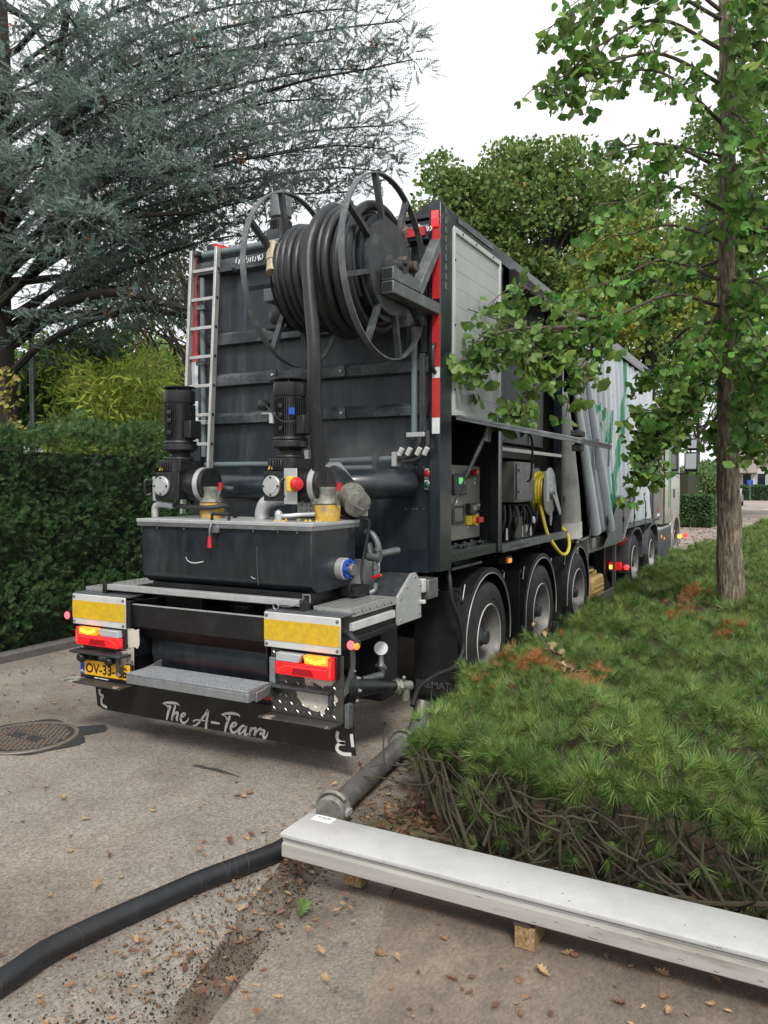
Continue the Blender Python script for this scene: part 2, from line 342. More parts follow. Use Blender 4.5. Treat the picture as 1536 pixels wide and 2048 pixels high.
# ------------------------------------------------------------------ many small leaves in one mesh
def rotframes(d, roll):
    d = d / np.linalg.norm(d, axis=1, keepdims=True); a = np.tile(V(0, 0, 1), (len(d), 1)); a[np.abs(d[:, 2]) > .95] = V(1, 0, 0)
    u = np.cross(a, d); u /= np.linalg.norm(u, axis=1, keepdims=True); w = np.cross(d, u)
    c = np.cos(roll)[:, None]; s = np.sin(roll)[:, None]; u2 = u * c + w * s; w2 = np.cross(d, u2)
    return np.stack([u2, d, w2], axis=2)       # columns: side, along, normal
def scatter(name, tv, tf, pos, Rm, sc, matname, parent=None, mi=None, mats=None):
    n = len(pos); k = len(tv); tv = np.asarray(tv, float); tf = np.asarray(tf, int)
    sc = np.broadcast_to(np.asarray(sc, float), (n,))
    vs = np.einsum('nij,kj->nki', Rm, tv) * sc[:, None, None] + pos[:, None, :]
    fs = (tf[None] + (np.arange(n) * k)[:, None, None]).reshape(-1, 3)
    me = bpy.data.meshes.new(name); nv = n * k; nf = len(fs)
    me.vertices.add(nv); me.vertices.foreach_set('co', vs.reshape(-1).astype(np.float32))
    me.loops.add(nf * 3); me.loops.foreach_set('vertex_index', fs.reshape(-1).astype(np.int32))
    me.polygons.add(nf); me.polygons.foreach_set('loop_start', (np.arange(nf) * 3).astype(np.int32)); me.polygons.foreach_set('loop_total', np.full(nf, 3, np.int32))
    for m in (mats or [matname]): me.materials.append(MATS[m])
    if mi is not None: me.polygons.foreach_set('material_index', np.repeat(mi, len(tf)).astype(np.int32))
    me.update(calc_edges=True)
    o = bpy.data.objects.new(name, me); COL.objects.link(o)
    if parent is not None: attach(o, parent)
    return o
def rdir(n, up=0.):
    d = rng.normal(size=(n, 3)); d[:, 2] += up; return d / np.linalg.norm(d, axis=1, keepdims=True)
LEAF_V = [(0, 0, 0), (-.5, .5, .06), (0, 1, -.05), (.5, .5, .06), (0, .5, -.08)]
LEAF_F = [(0, 4, 1), (1, 4, 2), (0, 3, 4), (4, 3, 2)]
DIA_V = [(0, 0, 0), (-.4, .5, .05), (0, 1, 0), (.4, .5, -.05)]; DIA_F = [(0, 1, 2), (0, 2, 3)]
mat('iron_pale', (.20, .16, .13), .6, .3, var=.3, scale=30)
mat('bare_patch', (.55, .52, .45), .55, .1, var=.12, scale=20)
mat('sapling_leaf', (.30, .27, .05), .6, 0, var=0, island=.4, trans=.3)
mat('ferrule', (.40, .35, .22), .5, .1, var=.2, scale=20)
mat('curtain_fold', (.55, .61, .66), .35, 0, var=.06, scale=3, coat=.3)  # curtain cloth coloured lighter, so the folds look lit despite dark reflections
# ================================================================== GROUND
def asphalt():
    m = mat('asphalt', (.262, .23, .195), .9, 0, var=.25, scale=1.3, col2=(.17, .135, .105), mix=(.47, .68), mscale=.8, bump=.7, bscale=120, speck=(95, .62, .3, 1.7))
asphalt()
mat('concrete', (.225, .19, .155), .9, 0, var=.22, scale=3, col2=(.17, .14, .11), mix=(.44, .62), mscale=2.4, bump=.5, bscale=120, speck=(110, .6, .35, 1.6))
mat('slab', (.155, .122, .098), .8, 0, var=.3, scale=2.2, col2=(.235, .185, .14), mix=(.46, .66), mscale=3.2, bump=.35, bscale=60, speck=(120, .45, .4, 1.5), stretch=(1, .6, 1))
mat('gutter_dirt', (.10, .072, .05), .95, 0, var=.35, scale=6, col2=(.19, .16, .13), mix=(.44, .6), mscale=4, bump=.8, bscale=90, speck=(120, .5, .4, 1.6))
mat('soil', (.055, .036, .024), .95, 0, var=.4, scale=9, col2=(.10, .065, .04), mix=(.42, .62), mscale=7, bump=1.0, bscale=50)
mat('moss', (.075, .07, .02), .95, 0, var=.3, scale=12, col2=(.10, .075, .045), mix=(.45, .6), mscale=12, bump=.6, bscale=90)
mat('far_paving', (.27, .215, .18), .9, 0, var=.15, scale=.6, col2=(.36, .31, .27), mix=(.4, .7), mscale=.4)
mat('lawn', (.05, .07, .025), .95, 0, var=.3, scale=3)
def ground(name, m, fn, bevel=0): return tag(one(name, m, None, fn, bevel), kind='structure')
def roadfn(b):
    b.add([(-260, -60, 0), (260, -60, 0), (260, 320, 0), (-260, 320, 0)], [(0, 1, 2, 3)])
ground('road', 'asphalt', roadfn)
ground('far_road', 'far_paving', lambda b: b.add([(-7.2, 26, .004), (30, 26, .004), (60, 130, .004), (-9, 130, .004)], [(0, 1, 2, 3)]))
ground('garden_ground', 'lawn', lambda b: b.add([(-7.75, -20, .02), (-7.75, 140, .02), (-120, 140, .02), (-120, -20, .02)], [(0, 1, 2, 3)]))
def kerbfn(b):
    b.box(-7.35, -7.2, -6, 60, -.1, .09)
ground('kerb', 'kerb', kerbfn, .015)
# gutter, flared ramp, driveway slab
ramp_l = [(-1.55, .6), (-1.66, 1.5), (-1.74, 2.0), (-1.86, 2.6), (-1.95, 3.0), (-1.98, 3.25)]
ramp_r = [(-1.05, .6), (-1.12, 1.5), (-1.18, 2.0), (-1.32, 2.42), (-1.50, 2.85), (-1.60, 3.25)]
def rampfn(b):
    n = len(ramp_l)
    for i in range(n - 1):
        a, c = ramp_l[i], ramp_l[i + 1]; d, e = ramp_r[i], ramp_r[i + 1]
        for k in range(6):
            t0, t1 = k / 6, (k + 1) / 6; L = lambda p, q, t: (p[0] + (q[0] - p[0]) * t, p[1] + (q[1] - p[1]) * t, .006 + .055 * (t * t * (3 - 2 * t)))
            b.add([L(a, d, t0), L(a, d, t1), L(c, e, t1), L(c, e, t0)], [(0, 1, 2, 3)])
ground('driveway_ramp', 'concrete', rampfn)
ground('driveway', 'slab', lambda b: b.add([(x, y, .066) for x, y in ramp_r[:-1]] + [(-1.55, 3.12, .066), (6, 3.12, .066), (6, .6, .066)], [tuple(range(len(ramp_r) + 2))]))
def gut(b):
    L = [(-1.60, .6), (-1.80, 1.5), (-1.93, 2.1), (-2.10, 2.7), (-2.22, 3.2), (-2.2, 4.0), (-2.12, 5.5), (-2.05, 8), (-2.0, 18)]
    Rr = [(-1.5, .6), (-1.62, 1.5), (-1.70, 2.1), (-1.82, 2.7), (-1.8, 3.2), (-1.8, 4.0), (-1.75, 5.5), (-1.7, 8), (-1.7, 18)]
    for i in range(len(L) - 1):
        b.add([(*L[i], .004), (*Rr[i], .004), (*Rr[i + 1], .004), (*L[i + 1], .004)], [(0, 1, 2, 3)])
ground('gutter', 'gutter_dirt', gut)
ground('verge', 'soil', lambda b: b.add([(-1.85, 3.13, .009), (3.5, 3.13, .009), (3.5, 3.4, .009), (-1.1, 3.4, .009), (-1.5, 3.7, .009), (-1.9, 4.2, .009)], [(0, 1, 2, 3, 4, 5)]))
def yfront(x): return 3.22 + .72 * np.clip((-1.15 - np.asarray(x, float)) / .75, 0, 1) ** 1.1
def bed(u, v):
    x = -1.93 + u * 7; y0_ = float(yfront(x)) - .12; y = y0_ + v * (30.2 - y0_); edge = min(1, u * 14) * min(1, v * 60)
    return (x + (max(0, y - 17) * .09 if u == 0 else 0), y, -.01 + (.05 + .03 * math.sin(x * 5 + y * 3) * math.cos(y * 4.1)) * edge)
ground('planting_bed', 'soil', lambda b: b.grid(bed, 60, 120))
tag(one('moss_patch', 'moss', None, lambda b: b.grid(lambda u, v: (-1.98 + u * .55 + .04 * math.sin(v * 9), 3.18 + v * .75, .012 + .03 * math.sin(u * 3.1) * math.sin(v * 3.1)), 12, 16)), kind='structure')
# manhole
mh = thing('manhole_cover', (-4.95, 3.74, 0), 'round cast-iron manhole cover in a tar patch on the road', 'manhole cover')
mc_, mr = V(-4.93, 3.745, 0), .325
def tarp(b):
    pts = []
    for k in range(40):
        a = 2 * math.pi * k / 40; r = mr * (1.22 + .1 * math.sin(3 * a + 1) + .07 * math.sin(7 * a)) + (.16 if abs(a - .9) < .25 else 0); pts.append((mc_[0] + r * math.cos(a) * 1.05, mc_[1] + r * math.sin(a), .0045))
    b.add(pts, [tuple(range(40))])
one('tar_patch', 'tar', mh, tarp); one('frame', 'iron_pale', mh, lambda b: b.lathe((*mc_[:2], 0), (0, 0, 1), [(.006, mr + .035), (.014, mr + .03), (.014, mr), (.006, mr), (.006, mr + .035)], 48, caps=False))
one('plate', 'tar', mh, lambda b: b.lathe((*mc_[:2], 0), (0, 0, 1), [(.004, mr - .006), (.008, mr - .006), (.008, 0)], 48))
def lattice(b):
    for i in range(-9, 10):
        for j in range(-10, 11):
            x, y = i * .042 + (j % 2) * .021, j * .031
            if math.hypot(x, y) < mr - .03 and not (abs(y) < .05 and abs(x) < .16): b.box(mc_[0] + x - .014, mc_[0] + x + .014, mc_[1] + y - .008, mc_[1] + y + .008, .008, .016)
    b.box(mc_[0] - .2, mc_[0] + .2, mc_[1] - .062, mc_[1] - .055, .008, .016); b.box(mc_[0] - .2, mc_[0] + .2, mc_[1] + .055, mc_[1] + .062, .008, .016)
one('raised_pattern', 'iron_pale', mh, lattice)['kind'] = 'stuff'
text('cover_text', 'K', .09, axes((mc_[0] - .03, mc_[1] - .035, .009), (1, 0, 0), (0, 1, 0)), 'iron_pale', mh, .005, .002)
# ================================================================== SEMI-TRAILER
XL, XR, YB = -4.79, -2.36, 5.43
tr = thing('semi_trailer', (-3.575, 9.5, 0), 'dark charcoal tanker semi-trailer with hose reel, pumps and ladder on its rear', 'trailer')
def part(name, mats, fn, bevel=0., parent=None, smooth=35): return one(name, mats, parent or tr, fn, bevel, smooth)
def bolt(b, p, ax, r=.012, h=.012, n=6): b.lathe(p, ax, [(0, r), (h * .7, r), (h, r * .7), (h, 0)], n)
# --- shell
rear = part('rear_wall', 'paint_dusty', lambda b: b.box(-4.70, -2.455, 5.43, 5.47, 1.345, 3.86))
part('rear_skirt', 'paint', lambda b: b.prism([(5.375, 1.18), (5.45, 1.18), (5.45, 1.36), (5.395, 1.36)], 'X', -4.7, -2.455), parent=rear)
for z0, z1 in ((3.06, 3.19), (2.705, 2.83), (2.375, 2.485)):
    rib = part('stiffening_rib', 'rib_dust', lambda b: b.prism([(5.429, z0), (5.365, z0 + .012), (5.355, z1 - .035), (5.429, z1)], 'X', -4.6, -2.475 if z0 < 3 else -2.62), .003, rear)
def boltplates(b):
    for x, y in ((545, 750), (682, 742)):
        p = P(x, y, Y=5.345); b.box(p[0] - .035, p[0] + .035, 5.343, 5.362, p[2] - .045, p[2] + .045)
    for x, y in ((683, 826), (560, 832)):
        p = P(x, y, Y=5.345); b.box(p[0] - .035, p[0] + .035, 5.343, 5.362, p[2] - .045, p[2] + .045)
part('mounting_plate', 'paint', boltplates, .002, rear)
for x, y in ((545, 750), (682, 742), (683, 826), (560, 832)):
    p = P(x, y, Y=5.343); part('bolt', 'alu', lambda b: bolt(b, p, (0, -1, 0), .014, .014), parent=rear)
for y in (935, 1018):
    for x in (812, 826, 833, 848): 
        p = P(x, y, Y=5.43); part('bolt', 'steel', lambda b: bolt(b, p, (0, -1, 0), .007, .008), parent=rear)
part('top_beam', 'rib_dust', lambda b: b.prism([(5.36, 3.70), (5.47, 3.68), (5.47, 3.85), (5.35, 3.80)], 'X', -4.70, -2.455), .004, rear)
part('red_edge_strip', 'red_tape', lambda b: b.box(-2.66, -2.47, 5.338, 5.35, 3.725, 3.79), parent=rear)
pr = part('corner_post', 'paint', lambda b: (b.box(-2.455, -2.36, 5.385, 5.61, 1.19, 3.97)), .006)
pl = part('corner_post', 'paint', lambda b: (b.box(-4.79, -4.70, 5.385, 5.61, 1.19, 3.93)), .006)
def stripes(post, x0, x1, segs):
    for i, (z0, z1, m) in enumerate(segs):
        part('reflective_strip', m, lambda b: b.box(x0, x1, 5.378, 5.384, z0, z1), parent=post)
stripes(pr, -2.425, -2.363, [(2.36, 2.66, 'red_tape'), (2.66, 2.74, 'white_tape'), (2.74, 3.16, 'red_tape'), (3.25, 3.58, 'red_tape'), (3.64, 3.80, 'red_tape'), (2.24, 2.36, 'white_tape')])
stripes(pl, -4.785, -4.715, [(2.95, 3.70, 'red_tape'), (3.72, 3.86, 'red_tape'), (2.72, 2.95, 'white_tape'), (2.2, 2.60, 'white_tape')])
part('top_lamp', 'lamp_red_lit', lambda b: b.box(-2.425, -2.375, 5.36, 5.377, 3.84, 3.90), .004, pr)
part('top_lamp_housing', 'lamp_red', lambda b: b.box(-2.43, -2.37, 5.365, 5.3775, 3.78, 3.839), .004, pr)
part('handle_bar', 'black', lambda b: b.tube(smoothpath([(-2.40, 5.38, 2.70), (-2.40, 5.34, 2.73), (-2.40, 5.34, 2.88), (-2.40, 5.38, 2.91)], 4), .016, 8), parent=pr)
for xa, za, zt, xb in ((-2.66, 3.85, 4.01, -2.43), (-4.72, 3.84, 4.0, -4.47)):
    def ear(b, xa=xa, za=za, zt=zt, xb=xb):
        if xa > -3: b.prism([(xa, za), (xb, za), (xb + .01, zt + .03), (xb - .06, zt + .03), (xa, zt - .06)], 'Y', 5.52, 5.54)
        else: b.prism([(xa, za), (xb, za), (xb, zt - .08), (xa + .07, zt + .02), (xa, zt + .02)], 'Y', 5.52, 5.54)
    part('lifting_plate', 'paint_dusty', ear, .003)
part('red_bracket', 'red', lambda b: b.bar((-4.62, 5.5, 4.0), (-4.42, 5.5, 3.93), .02, .03))
# roof, sides
part('roof', 'paint', lambda b: (b.box(-4.74, -2.425, 5.47, 15.5, 3.90, 3.93)))
part('top_rail', 'paint', lambda b: (b.prism([(-2.42, 3.87), (-2.36, 3.85), (-2.352, 3.96), (-2.42, 3.985)], 'Y', 5.611, 15.55)), .004)
part('top_rail', 'paint', lambda b: (b.box(-4.80, -4.74, 5.611, 15.55, 3.86, 3.975)), .004)
part('rail_lip', 'steel_grey', lambda b: (b.box(-2.351, -2.335, 9.0, 15.5, 3.80, 3.845)), .003)
part('side_wall', 'paint', lambda b: b.box(-4.78, -4.745, 5.611, 15.5, 1.25, 3.859))
part('front_wall', 'paint', lambda b: b.box(-4.74, -2.43, 15.45, 15.5, 1.25, 3.89))
tape = MB()
for i in range(9): tape.box(-2.3585, -2.355, 5.46 + .0, 5.49, 3.62 - i * .07 + .28, 3.67 - i * .07 + .28)
tape.build('marking_tape', 'steel_grey', pr)
tp2 = MB(); tp2.box(-2.351, -2.348, 5.70, 6.5, 3.90, 3.945); tp2.build('marking_tape', 'steel_grey', tr)
# light grey boarded side panel
sp = part('side_panel', 'frame_grey', lambda b: (b.box(-2.39, -2.35, 5.625, 5.665, 2.395, 3.86), b.box(-2.39, -2.35, 6.685, 6.725, 2.395, 3.86),
     b.box(-2.39, -2.351, 5.666, 6.684, 2.395, 2.44), b.box(-2.39, -2.351, 5.666, 6.684, 3.815, 3.86)), .004)
nb = 10
for i in range(nb):
    z0 = 2.441 + i * (1.373 / nb)
    part('panel_board', 'panel_grey', lambda b: b.box(-2.392, -2.368, 5.667, 6.683, z0 + .0007, z0 + 1.373 / nb - .0007), .001, sp)
for y, z in ((5.645, 2.6), (5.645, 3.1), (5.645, 3.6), (6.1, 3.838), (6.5, 3.838), (5.8, 3.838)):
    part('bolt', 'black', lambda b: bolt(b, (-2.35, y, z), (1, 0, 0), .008, .008), parent=sp)
part('door_post', 'paint', lambda b: b.box(-2.46, -2.372, 6.73, 6.80, 1.24, 3.85), .004)
part('door_post', 'black', lambda b: b.box(-2.45, -2.38, 6.803, 6.86, 1.24, 3.85), .004)
part('door_post', 'paint', lambda b: b.box(-2.50, -2.40, 9.02, 9.08, 1.24, 3.85), .004)
# dark vessel seen in the open bay
def vessel(b):
    prof = []
    for a in np.linspace(0, 90, 8): prof.append((-2.98 + .48 * math.cos(R(90 - a)) - .02, 8.55 + .48 * math.sin(R(90 - a))))
    poly = [(-4.6, 6.95), (-2.52, 6.95), (-2.50, 7.6)] + [(-2.98 + .48 * math.cos(R(a)), 8.52 + .5 * math.sin(R(a))) for a in range(0, 91, 10)] + [(-4.6, 9.02)]
    b.prism(poly, 'Z', 2.26, 3.80)
    b.prism([(p[0] * .93 - .25, p[1] * .97 + .22) for p in poly], 'Z', 2.12, 2.259)
ves = part('mixing_vessel', 'vessel', vessel, .01)
part('weld_seam', 'dark_steel', lambda b: b.box(-2.499, -2.492, 8.03, 8.05, 2.27, 3.79), .002, ves)
part('awning_box', 'black', lambda b: (b.prism([(-2.36, 3.70), (-2.28, 3.72), (-2.25, 3.80), (-2.30, 3.845), (-2.36, 3.845)], 'Y', 6.95, 8.97)), .006)
part('awning_rail', 'steel_grey', lambda b: b.box(-2.27, -2.245, 6.96, 8.96, 3.69, 3.715), .003)
# bays below
part('bay_floor', 'black', lambda b: (b.box(-3.6, -2.42, 5.611, 6.729, 1.30, 1.33), b.box(-3.6, -2.44, 6.87, 9.30, 1.25, 1.28)))
part('bay_back', 'chassis', lambda b: (b.box(-3.62, -3.60, 5.5, 9.3, 1.3, 2.2), b.box(-3.6, -2.46, 6.735, 6.79, 1.335, 2.38), b.box(-3.6, -2.5, 9.3, 9.34, 1.3, 3.8), b.box(-3.6, -2.46, 5.612, 6.73, 2.40, 2.43), b.box(-3.6, -2.46, 5.62, 5.64, 1.33, 2.4)))
def sill(b):
    b.box(-2.44, -2.385, 5.615, 6.72, 1.235, 1.325)
def slots(b, y0, y1, z, n):
    for i in range(n):
        y = y0 + (y1 - y0) * i / (n - 1); b.box(-2.386, -2.382, y - .035, y + .035, z - .008, z + .008)
s1 = part('bay_sill', 'paint', sill, .004); part('slots', 'ink', lambda b: slots(b, 5.72, 6.6, 1.285, 8), parent=s1)
s2 = part('bay_sill', 'steel_grey', lambda b: b.box(-2.44, -2.375, 6.865, 9.33, 1.22, 1.30), .004)
part('slots', 'ink', lambda b: [b.box(-2.376, -2.372, y, y + .07, 1.252, 1.268) for y in (7.1, 7.22, 7.34, 7.46, 7.58)], parent=s2)
part('light_strip', 'plate_white', lambda b: b.box(-2.43, -2.40, 6.90, 9.02, 2.17, 2.205), .003)
part('shelf_rail', 'cab_grey', lambda b: b.box(-3.0, -2.95, 5.65, 6.7, 2.18, 2.21))
# control panel
cp = part('control_panel', 'cab_grey', lambda b: b.box(-2.9, -2.50, 5.70, 6.60, 1.385, 2.02), .005)
def cpx(x, y): q = P(x, y, X=-2.50); return q[1], q[2]
def cbox(name, m, x0, y0, x1, y1, t=.012, bv=.003):
    a, c = cpx(x0, y0); d, e = cpx(x1, y1); return part(name, m, lambda b: b.box(-2.501, -2.50 + t, a, d, c, e), bv, cp)
cbox('controller', 'black', 903, 948, 928, 990, .03, .008); cbox('display', 'screen_green', 911, 955, 919, 968, .034); cbox('display_bar', 'yellow', 920.5, 956, 924, 968, .034)
cbox('touch_screen', 'ink', 903, 1012, 926, 1047, .014); cbox('screen_glass', 'screen', 906, 1017, 922, 1042, .017)
cbox('meter', 'black', 931, 1007, 944, 1027, .05, .006); cbox('meter_screen', 'lamp_green', 935, 1011, 943, 1021, .053)
cbox('switch_base', 'black', 932, 940, 946, 956, .03)
a, c = cpx(940, 945); part('red_button', 'red', lambda b: b.lathe((-2.47, a, c), (1, 0, 0), [(0, .03), (.03, .03), (.045, .018), (.045, 0)], 16), parent=cp)
a, c = cpx(938, 1040); part('selector_base', 'yellow', lambda b: b.box(-2.5, -2.46, a - .07, a - .02, c - .04, c + .04), .004, cp)
part('selector_ring', 'yellow', lambda b: b.lathe((-2.46, a + .04, c), (1, 0, 0), [(-.03, .05), (.0, .055), (.02, .05), (.02, .03), (-.03, .05)], 20, caps=False), parent=cp)
part('selector_knob', 'red', lambda b: b.box(-2.47, -2.41, a + .02, a + .13, c - .025, c + .025), .006, cp)
for i in range(5):
    aa, cc = cpx(946 + i * 3.2, 1021); part('toggle', 'black', lambda b: b.bar((-2.5, aa, cc), (-2.465, aa, cc - .015), .016, .016), parent=cp)
    aa, cc = cpx(945 + i * 3.4, 1010); part('label_tag', 'sticker', lambda b: b.box(-2.4995, -2.497, aa - .01, aa + .01, cc - .008, cc + .008), parent=cp)
for x, y in ((913, 999), (913, 1004), (949, 958), (949, 966), (936, 1053), (955, 1028), (943, 1029)):
    aa, cc = cpx(x, y); part('label_tag', 'sticker', lambda b: b.box(-2.4995, -2.497, aa - .012, aa + .012, cc - .01, cc + .01), parent=cp)
clut = MB()
for i in range(26):
    y = rng.uniform(5.7, 6.65); x = rng.uniform(-2.48, -2.40); clut.bar((x, y, 1.335), (x + rng.uniform(-.03, .03), y + rng.uniform(-.05, .05), 1.335 + rng.uniform(.01, .04)), .02, .02)
clut.build('fittings', 'dark_steel', s1)['kind'] = 'stuff'
# machinery bay: steel cabinet, air reel, compressor
y0 = P(1032, 960, X=-2.5)[1]; y1 = 8.28
cb = part('steel_cabinet', 'cab_grey', lambda b: b.box(-2.86, -2.515, y0, y1, 1.67, 2.09), .006)
part('cabinet_door', 'steel_grey', lambda b: b.box(-2.513, -2.50, y0 + .04, y1 - .02, 1.69, 2.075), .004, cb)
for z in (1.78, 2.0): part('latch', 'steel', lambda b: b.cyl((-2.50, y0 + .09, z), (-2.485, y0 + .09, z), .014, n=10), parent=cb)
rl = part('air_hose_reel', 'galv', lambda b: b.lathe((-2.45, 8.68, 1.775), (1, 0, 0), [(0, .27), (.008, .272), (.012, .25), (.02, .16), (.03, .1), (.06, .08), (.06, .03), (.075, .03), (.075, 0)], 36))
part('back_disc', 'galv', lambda b: b.lathe((-2.60, 8.68, 1.775), (1, 0, 0), [(0, .27), (.01, .27)], 36), parent=rl)
part('wound_hose', 'hose_yellow', lambda b: [b.tube([(x, 8.68 + .215 * math.cos(t), 1.775 + .215 * math.sin(t)) for t in np.linspace(0, 2 * math.pi, 24, endpoint=False)], .016, 8, closed=True) for x in (-2.58, -2.548, -2.516, -2.484)], parent=rl)
part('reel_arm', 'alu', lambda b: (b.prism([(8.60, 1.80), (8.76, 1.84), (9.06, 1.52), (8.98, 1.49)], 'X', -2.42, -2.405), b.box(-2.44, -2.405, 8.42, 8.52, 1.66, 2.0)), .004, rl)
yh = smoothpath([(-2.50, 8.50, 1.62), (-2.46, 8.50, 1.45), (-2.42, 8.52, 1.30), (-2.36, 8.60, 1.16), (-2.33, 8.78, 1.06), (-2.33, 9.0, 1.05), (-2.34, 9.16, 1.13), (-2.38, 9.22, 1.26), (-2.5, 9.2, 1.4)], 6)
part('yellow_air_hose', 'hose_yellow', lambda b: b.tube(yh, .019, 10))
part('hose_nozzle', 'alu', lambda b: b.tube([(-2.48, 8.83, 1.62), (-2.48, 8.84, 1.5), (-2.48, 8.84, 1.44), (-2.48, 8.85, 1.38)], [.012, .022, .02, .01], 8))
part('rubber_hose', 'rubber', lambda b: (b.tube(smoothpath([(-2.44, 8.9, 1.55), (-2.42, 9.1, 1.58), (-2.42, 9.22, 1.72), (-2.5, 9.2, 1.86), (-2.6, 9.1, 1.88)], 6), .014, 8)))
mach = MB()
mach.lathe((-2.9, 7.3, 1.42), (0, 1, 0), [(0, .13), (.35, .13), (.36, .1), (.55, .1)], 20)
mach.lathe((-2.7, 7.15, 1.40), (0, 1, 0), [(0, .09), (.2, .09)], 18); mach.box(-2.75, -2.5, 7.62, 7.85, 1.29, 1.52); mach.box(-2.7, -2.52, 7.95, 8.15, 1.29, 1.43)
mach.lathe((-2.62, 7.9, 1.52), (0, 0, 1), [(0, .05), (.12, .05), (.13, .02)], 14); mach.box(-3.2, -2.6, 7.0, 8.3, 1.285, 1.31)
for i in range(9): mach.lathe((-2.7, 7.15 + i * .022, 1.40), (0, 1, 0), [(0, .1), (.006, .1)], 18)
mc = mach.build('compressor', 'motor', tr)
part('red_drum', 'red', lambda b: b.lathe((-2.62, 7.12, 1.78), (1, 0, 0), [(0, .12), (.08, .12), (.09, .1), (.09, 0)], 20), parent=mc)
def hoses(b):
    for i in range(9):
        ya = rng.uniform(7.1, 8.3); yb = ya + rng.uniform(-.3, .4); x = rng.uniform(-2.62, -2.47)
        b.tube(smoothpath([(x, ya, 1.31), (x + .05, ya, 1.5), (x, (ya + yb) / 2, 1.64), (x - .05, yb, 1.5), (x - .1, yb, 1.33)], 5), rng.uniform(.008, .016), 7)
part('hydraulic_hose', 'rubber', hoses, parent=mc)
part('pressure_dial', 'sticker', lambda b: b.lathe((-2.50, 8.2, 1.47), (1, 0, 0), [(0, .04), (.02, .04), (.025, .035), (.025, 0)], 16), parent=mc)
part('brass_fitting', 'lug', lambda b: [b.tube([(-2.52, y, 1.30), (-2.52, y, 1.42)], [.018, .012], 8) for y in (7.9, 8.05, 8.2, 7.4)], parent=mc)
# open flap of the bay held out by a strut, seen nearly edge on
ta = R(-12.2); fw_ = 1.0; cs, sn = math.cos(ta), math.sin(ta)
def flap(b):
    p = lambda u, y, t=0: (-2.345 + u * cs - t * sn, y, 2.385 + u * sn + t * cs)
    for (u0, u1, ya, yb, t0, t1) in ((0, fw_, 5.66, 6.75, 0, .02), (0, .05, 5.66, 6.75, -.022, -.001), (fw_ - .05, fw_, 5.66, 6.75, -.022, -.001), (0.051, fw_ - .051, 5.66, 5.70, -.022, -.001), (.051, fw_ - .051, 6.71, 6.75, -.022, -.001)):
        vs_ = [p(u, y, t) for t in (t0, t1) for u, y in ((u0, ya), (u1, ya), (u1, yb), (u0, yb))]
        b.add(vs_, [(0, 3, 2, 1), (4, 5, 6, 7), (0, 1, 5, 4), (1, 2, 6, 5), (2, 3, 7, 6), (3, 0, 4, 7)])
fl = part('open_flap', 'steel_grey', flap, .003)
part('flap_latch', 'black', lambda b: (b.box(-2.345 + 0.90 * cs, -2.345 + 0.97 * cs, 5.78, 5.88, 2.385 + .94 * sn - .08, 2.385 + .94 * sn - .03), b.box(-2.345 + 0.90 * cs, -2.345 + 0.97 * cs, 5.74, 5.92, 2.385 + .94 * sn + .03, 2.385 + .94 * sn + .07)), .006, fl)
e0 = V(-2.345 + .24 * cs, 5.78, 2.36 + .24 * sn)
part('gas_strut', 'dark_steel', lambda b: (b.tube([e0, e0 + (V(-2.42, 5.64, 1.58) - e0) * .55], .017, 10), b.tube([e0 + (V(-2.42, 5.64, 1.58) - e0) * .55, (-2.42, 5.64, 1.58)], .009, 10)), parent=fl)
part('strut_bracket', 'steel_grey', lambda b: b.bar(e0 + V(0, 0, .03), e0 + V(-.01, -.03, -.12), .03, .05), .003, fl)
part('flap_cable', 'rubber', lambda b: b.tube(smoothpath([(-2.02, 6.5, 2.30), (-2.0, 6.54, 2.22), (-2.02, 6.6, 2.0), (-2.04, 6.62, 1.9), (-2.06, 6.6, 1.88)], 5), .01, 7), parent=fl)
# --- curtain
def cury(v): return 9.25 + (1 - v) ** 1.3 * 1.35        # leading edge leans forward towards the bottom
def curt(u, v):
    z = 1.20 + v * 2.60; ya = cury(v); y = ya + (15.45 - ya) * u
    g = math.exp(-u * 11) ; ph = u ** .72 * 2 * math.pi * 15
    amp = .06 * g * (1.05 - .55 * v) + .019
    x = -2.385 + amp * (math.sin(ph) * .8 + .35 * math.sin(2.3 * ph + 1.3)) + .05 * g * (1 - v) ** 1.2 + .012 * math.sin(v * 5 + u * 9) * (1 - g)
    if u > .8: x -= .04 * math.sin((u - .8) * 40 + v * 6) * (1 - v)
    return (x, y, z)
def pxyz(x, y): q = P(x, y, X=-2.36); return q[1], q[2]
sT, sB = pxyz(1253, 735), pxyz(1227, 1010)
polys = [[pxyz(*p) for p in pp] for pp in (
    [(1181, 787), (1188, 789), (1206, 868), (1196, 866), (1187, 850)],
    [(1197, 807), (1204, 808), (1203, 824), (1199, 824)],
    [(1207, 822), (1214, 815), (1214, 835), (1211, 850), (1212, 878), (1208, 872), (1204, 850)],
    [(1216, 815), (1221, 818), (1222, 888), (1216, 886)], [(1224, 820), (1228, 822), (1228, 889), (1224, 888)], [(1221, 818), (1224, 888), (1222, 889), (1219, 830)])]
def inpoly(y, z, pg):
    c = False; n = len(pg)
    for i in range(n):
        (a, b), (d, e) = pg[i], pg[i - 1]
        if (b > z) != (e > z) and y < (d - a) * (z - b) / (e - b) + a: c = not c
    return c
def curm(u, v):
    x, y, z = curt(u, v); t = (sT[1] - z) / (sT[1] - sB[1]); yc = sT[0] + (sB[0] - sT[0]) * (t ** 1.6 if t > 0 else 0)
    if abs(y - yc) < .17 + .03 * t: return 1
    for pg in polys:
        if inpoly(y, z, pg): return 1
    return 0
cb_ = MB(); cb_.grid(curt, 300, 70, curm)
cu = cb_.build('side_curtain', ['curtain', 'curtain_green'], tr, smooth=80, recalc=False)
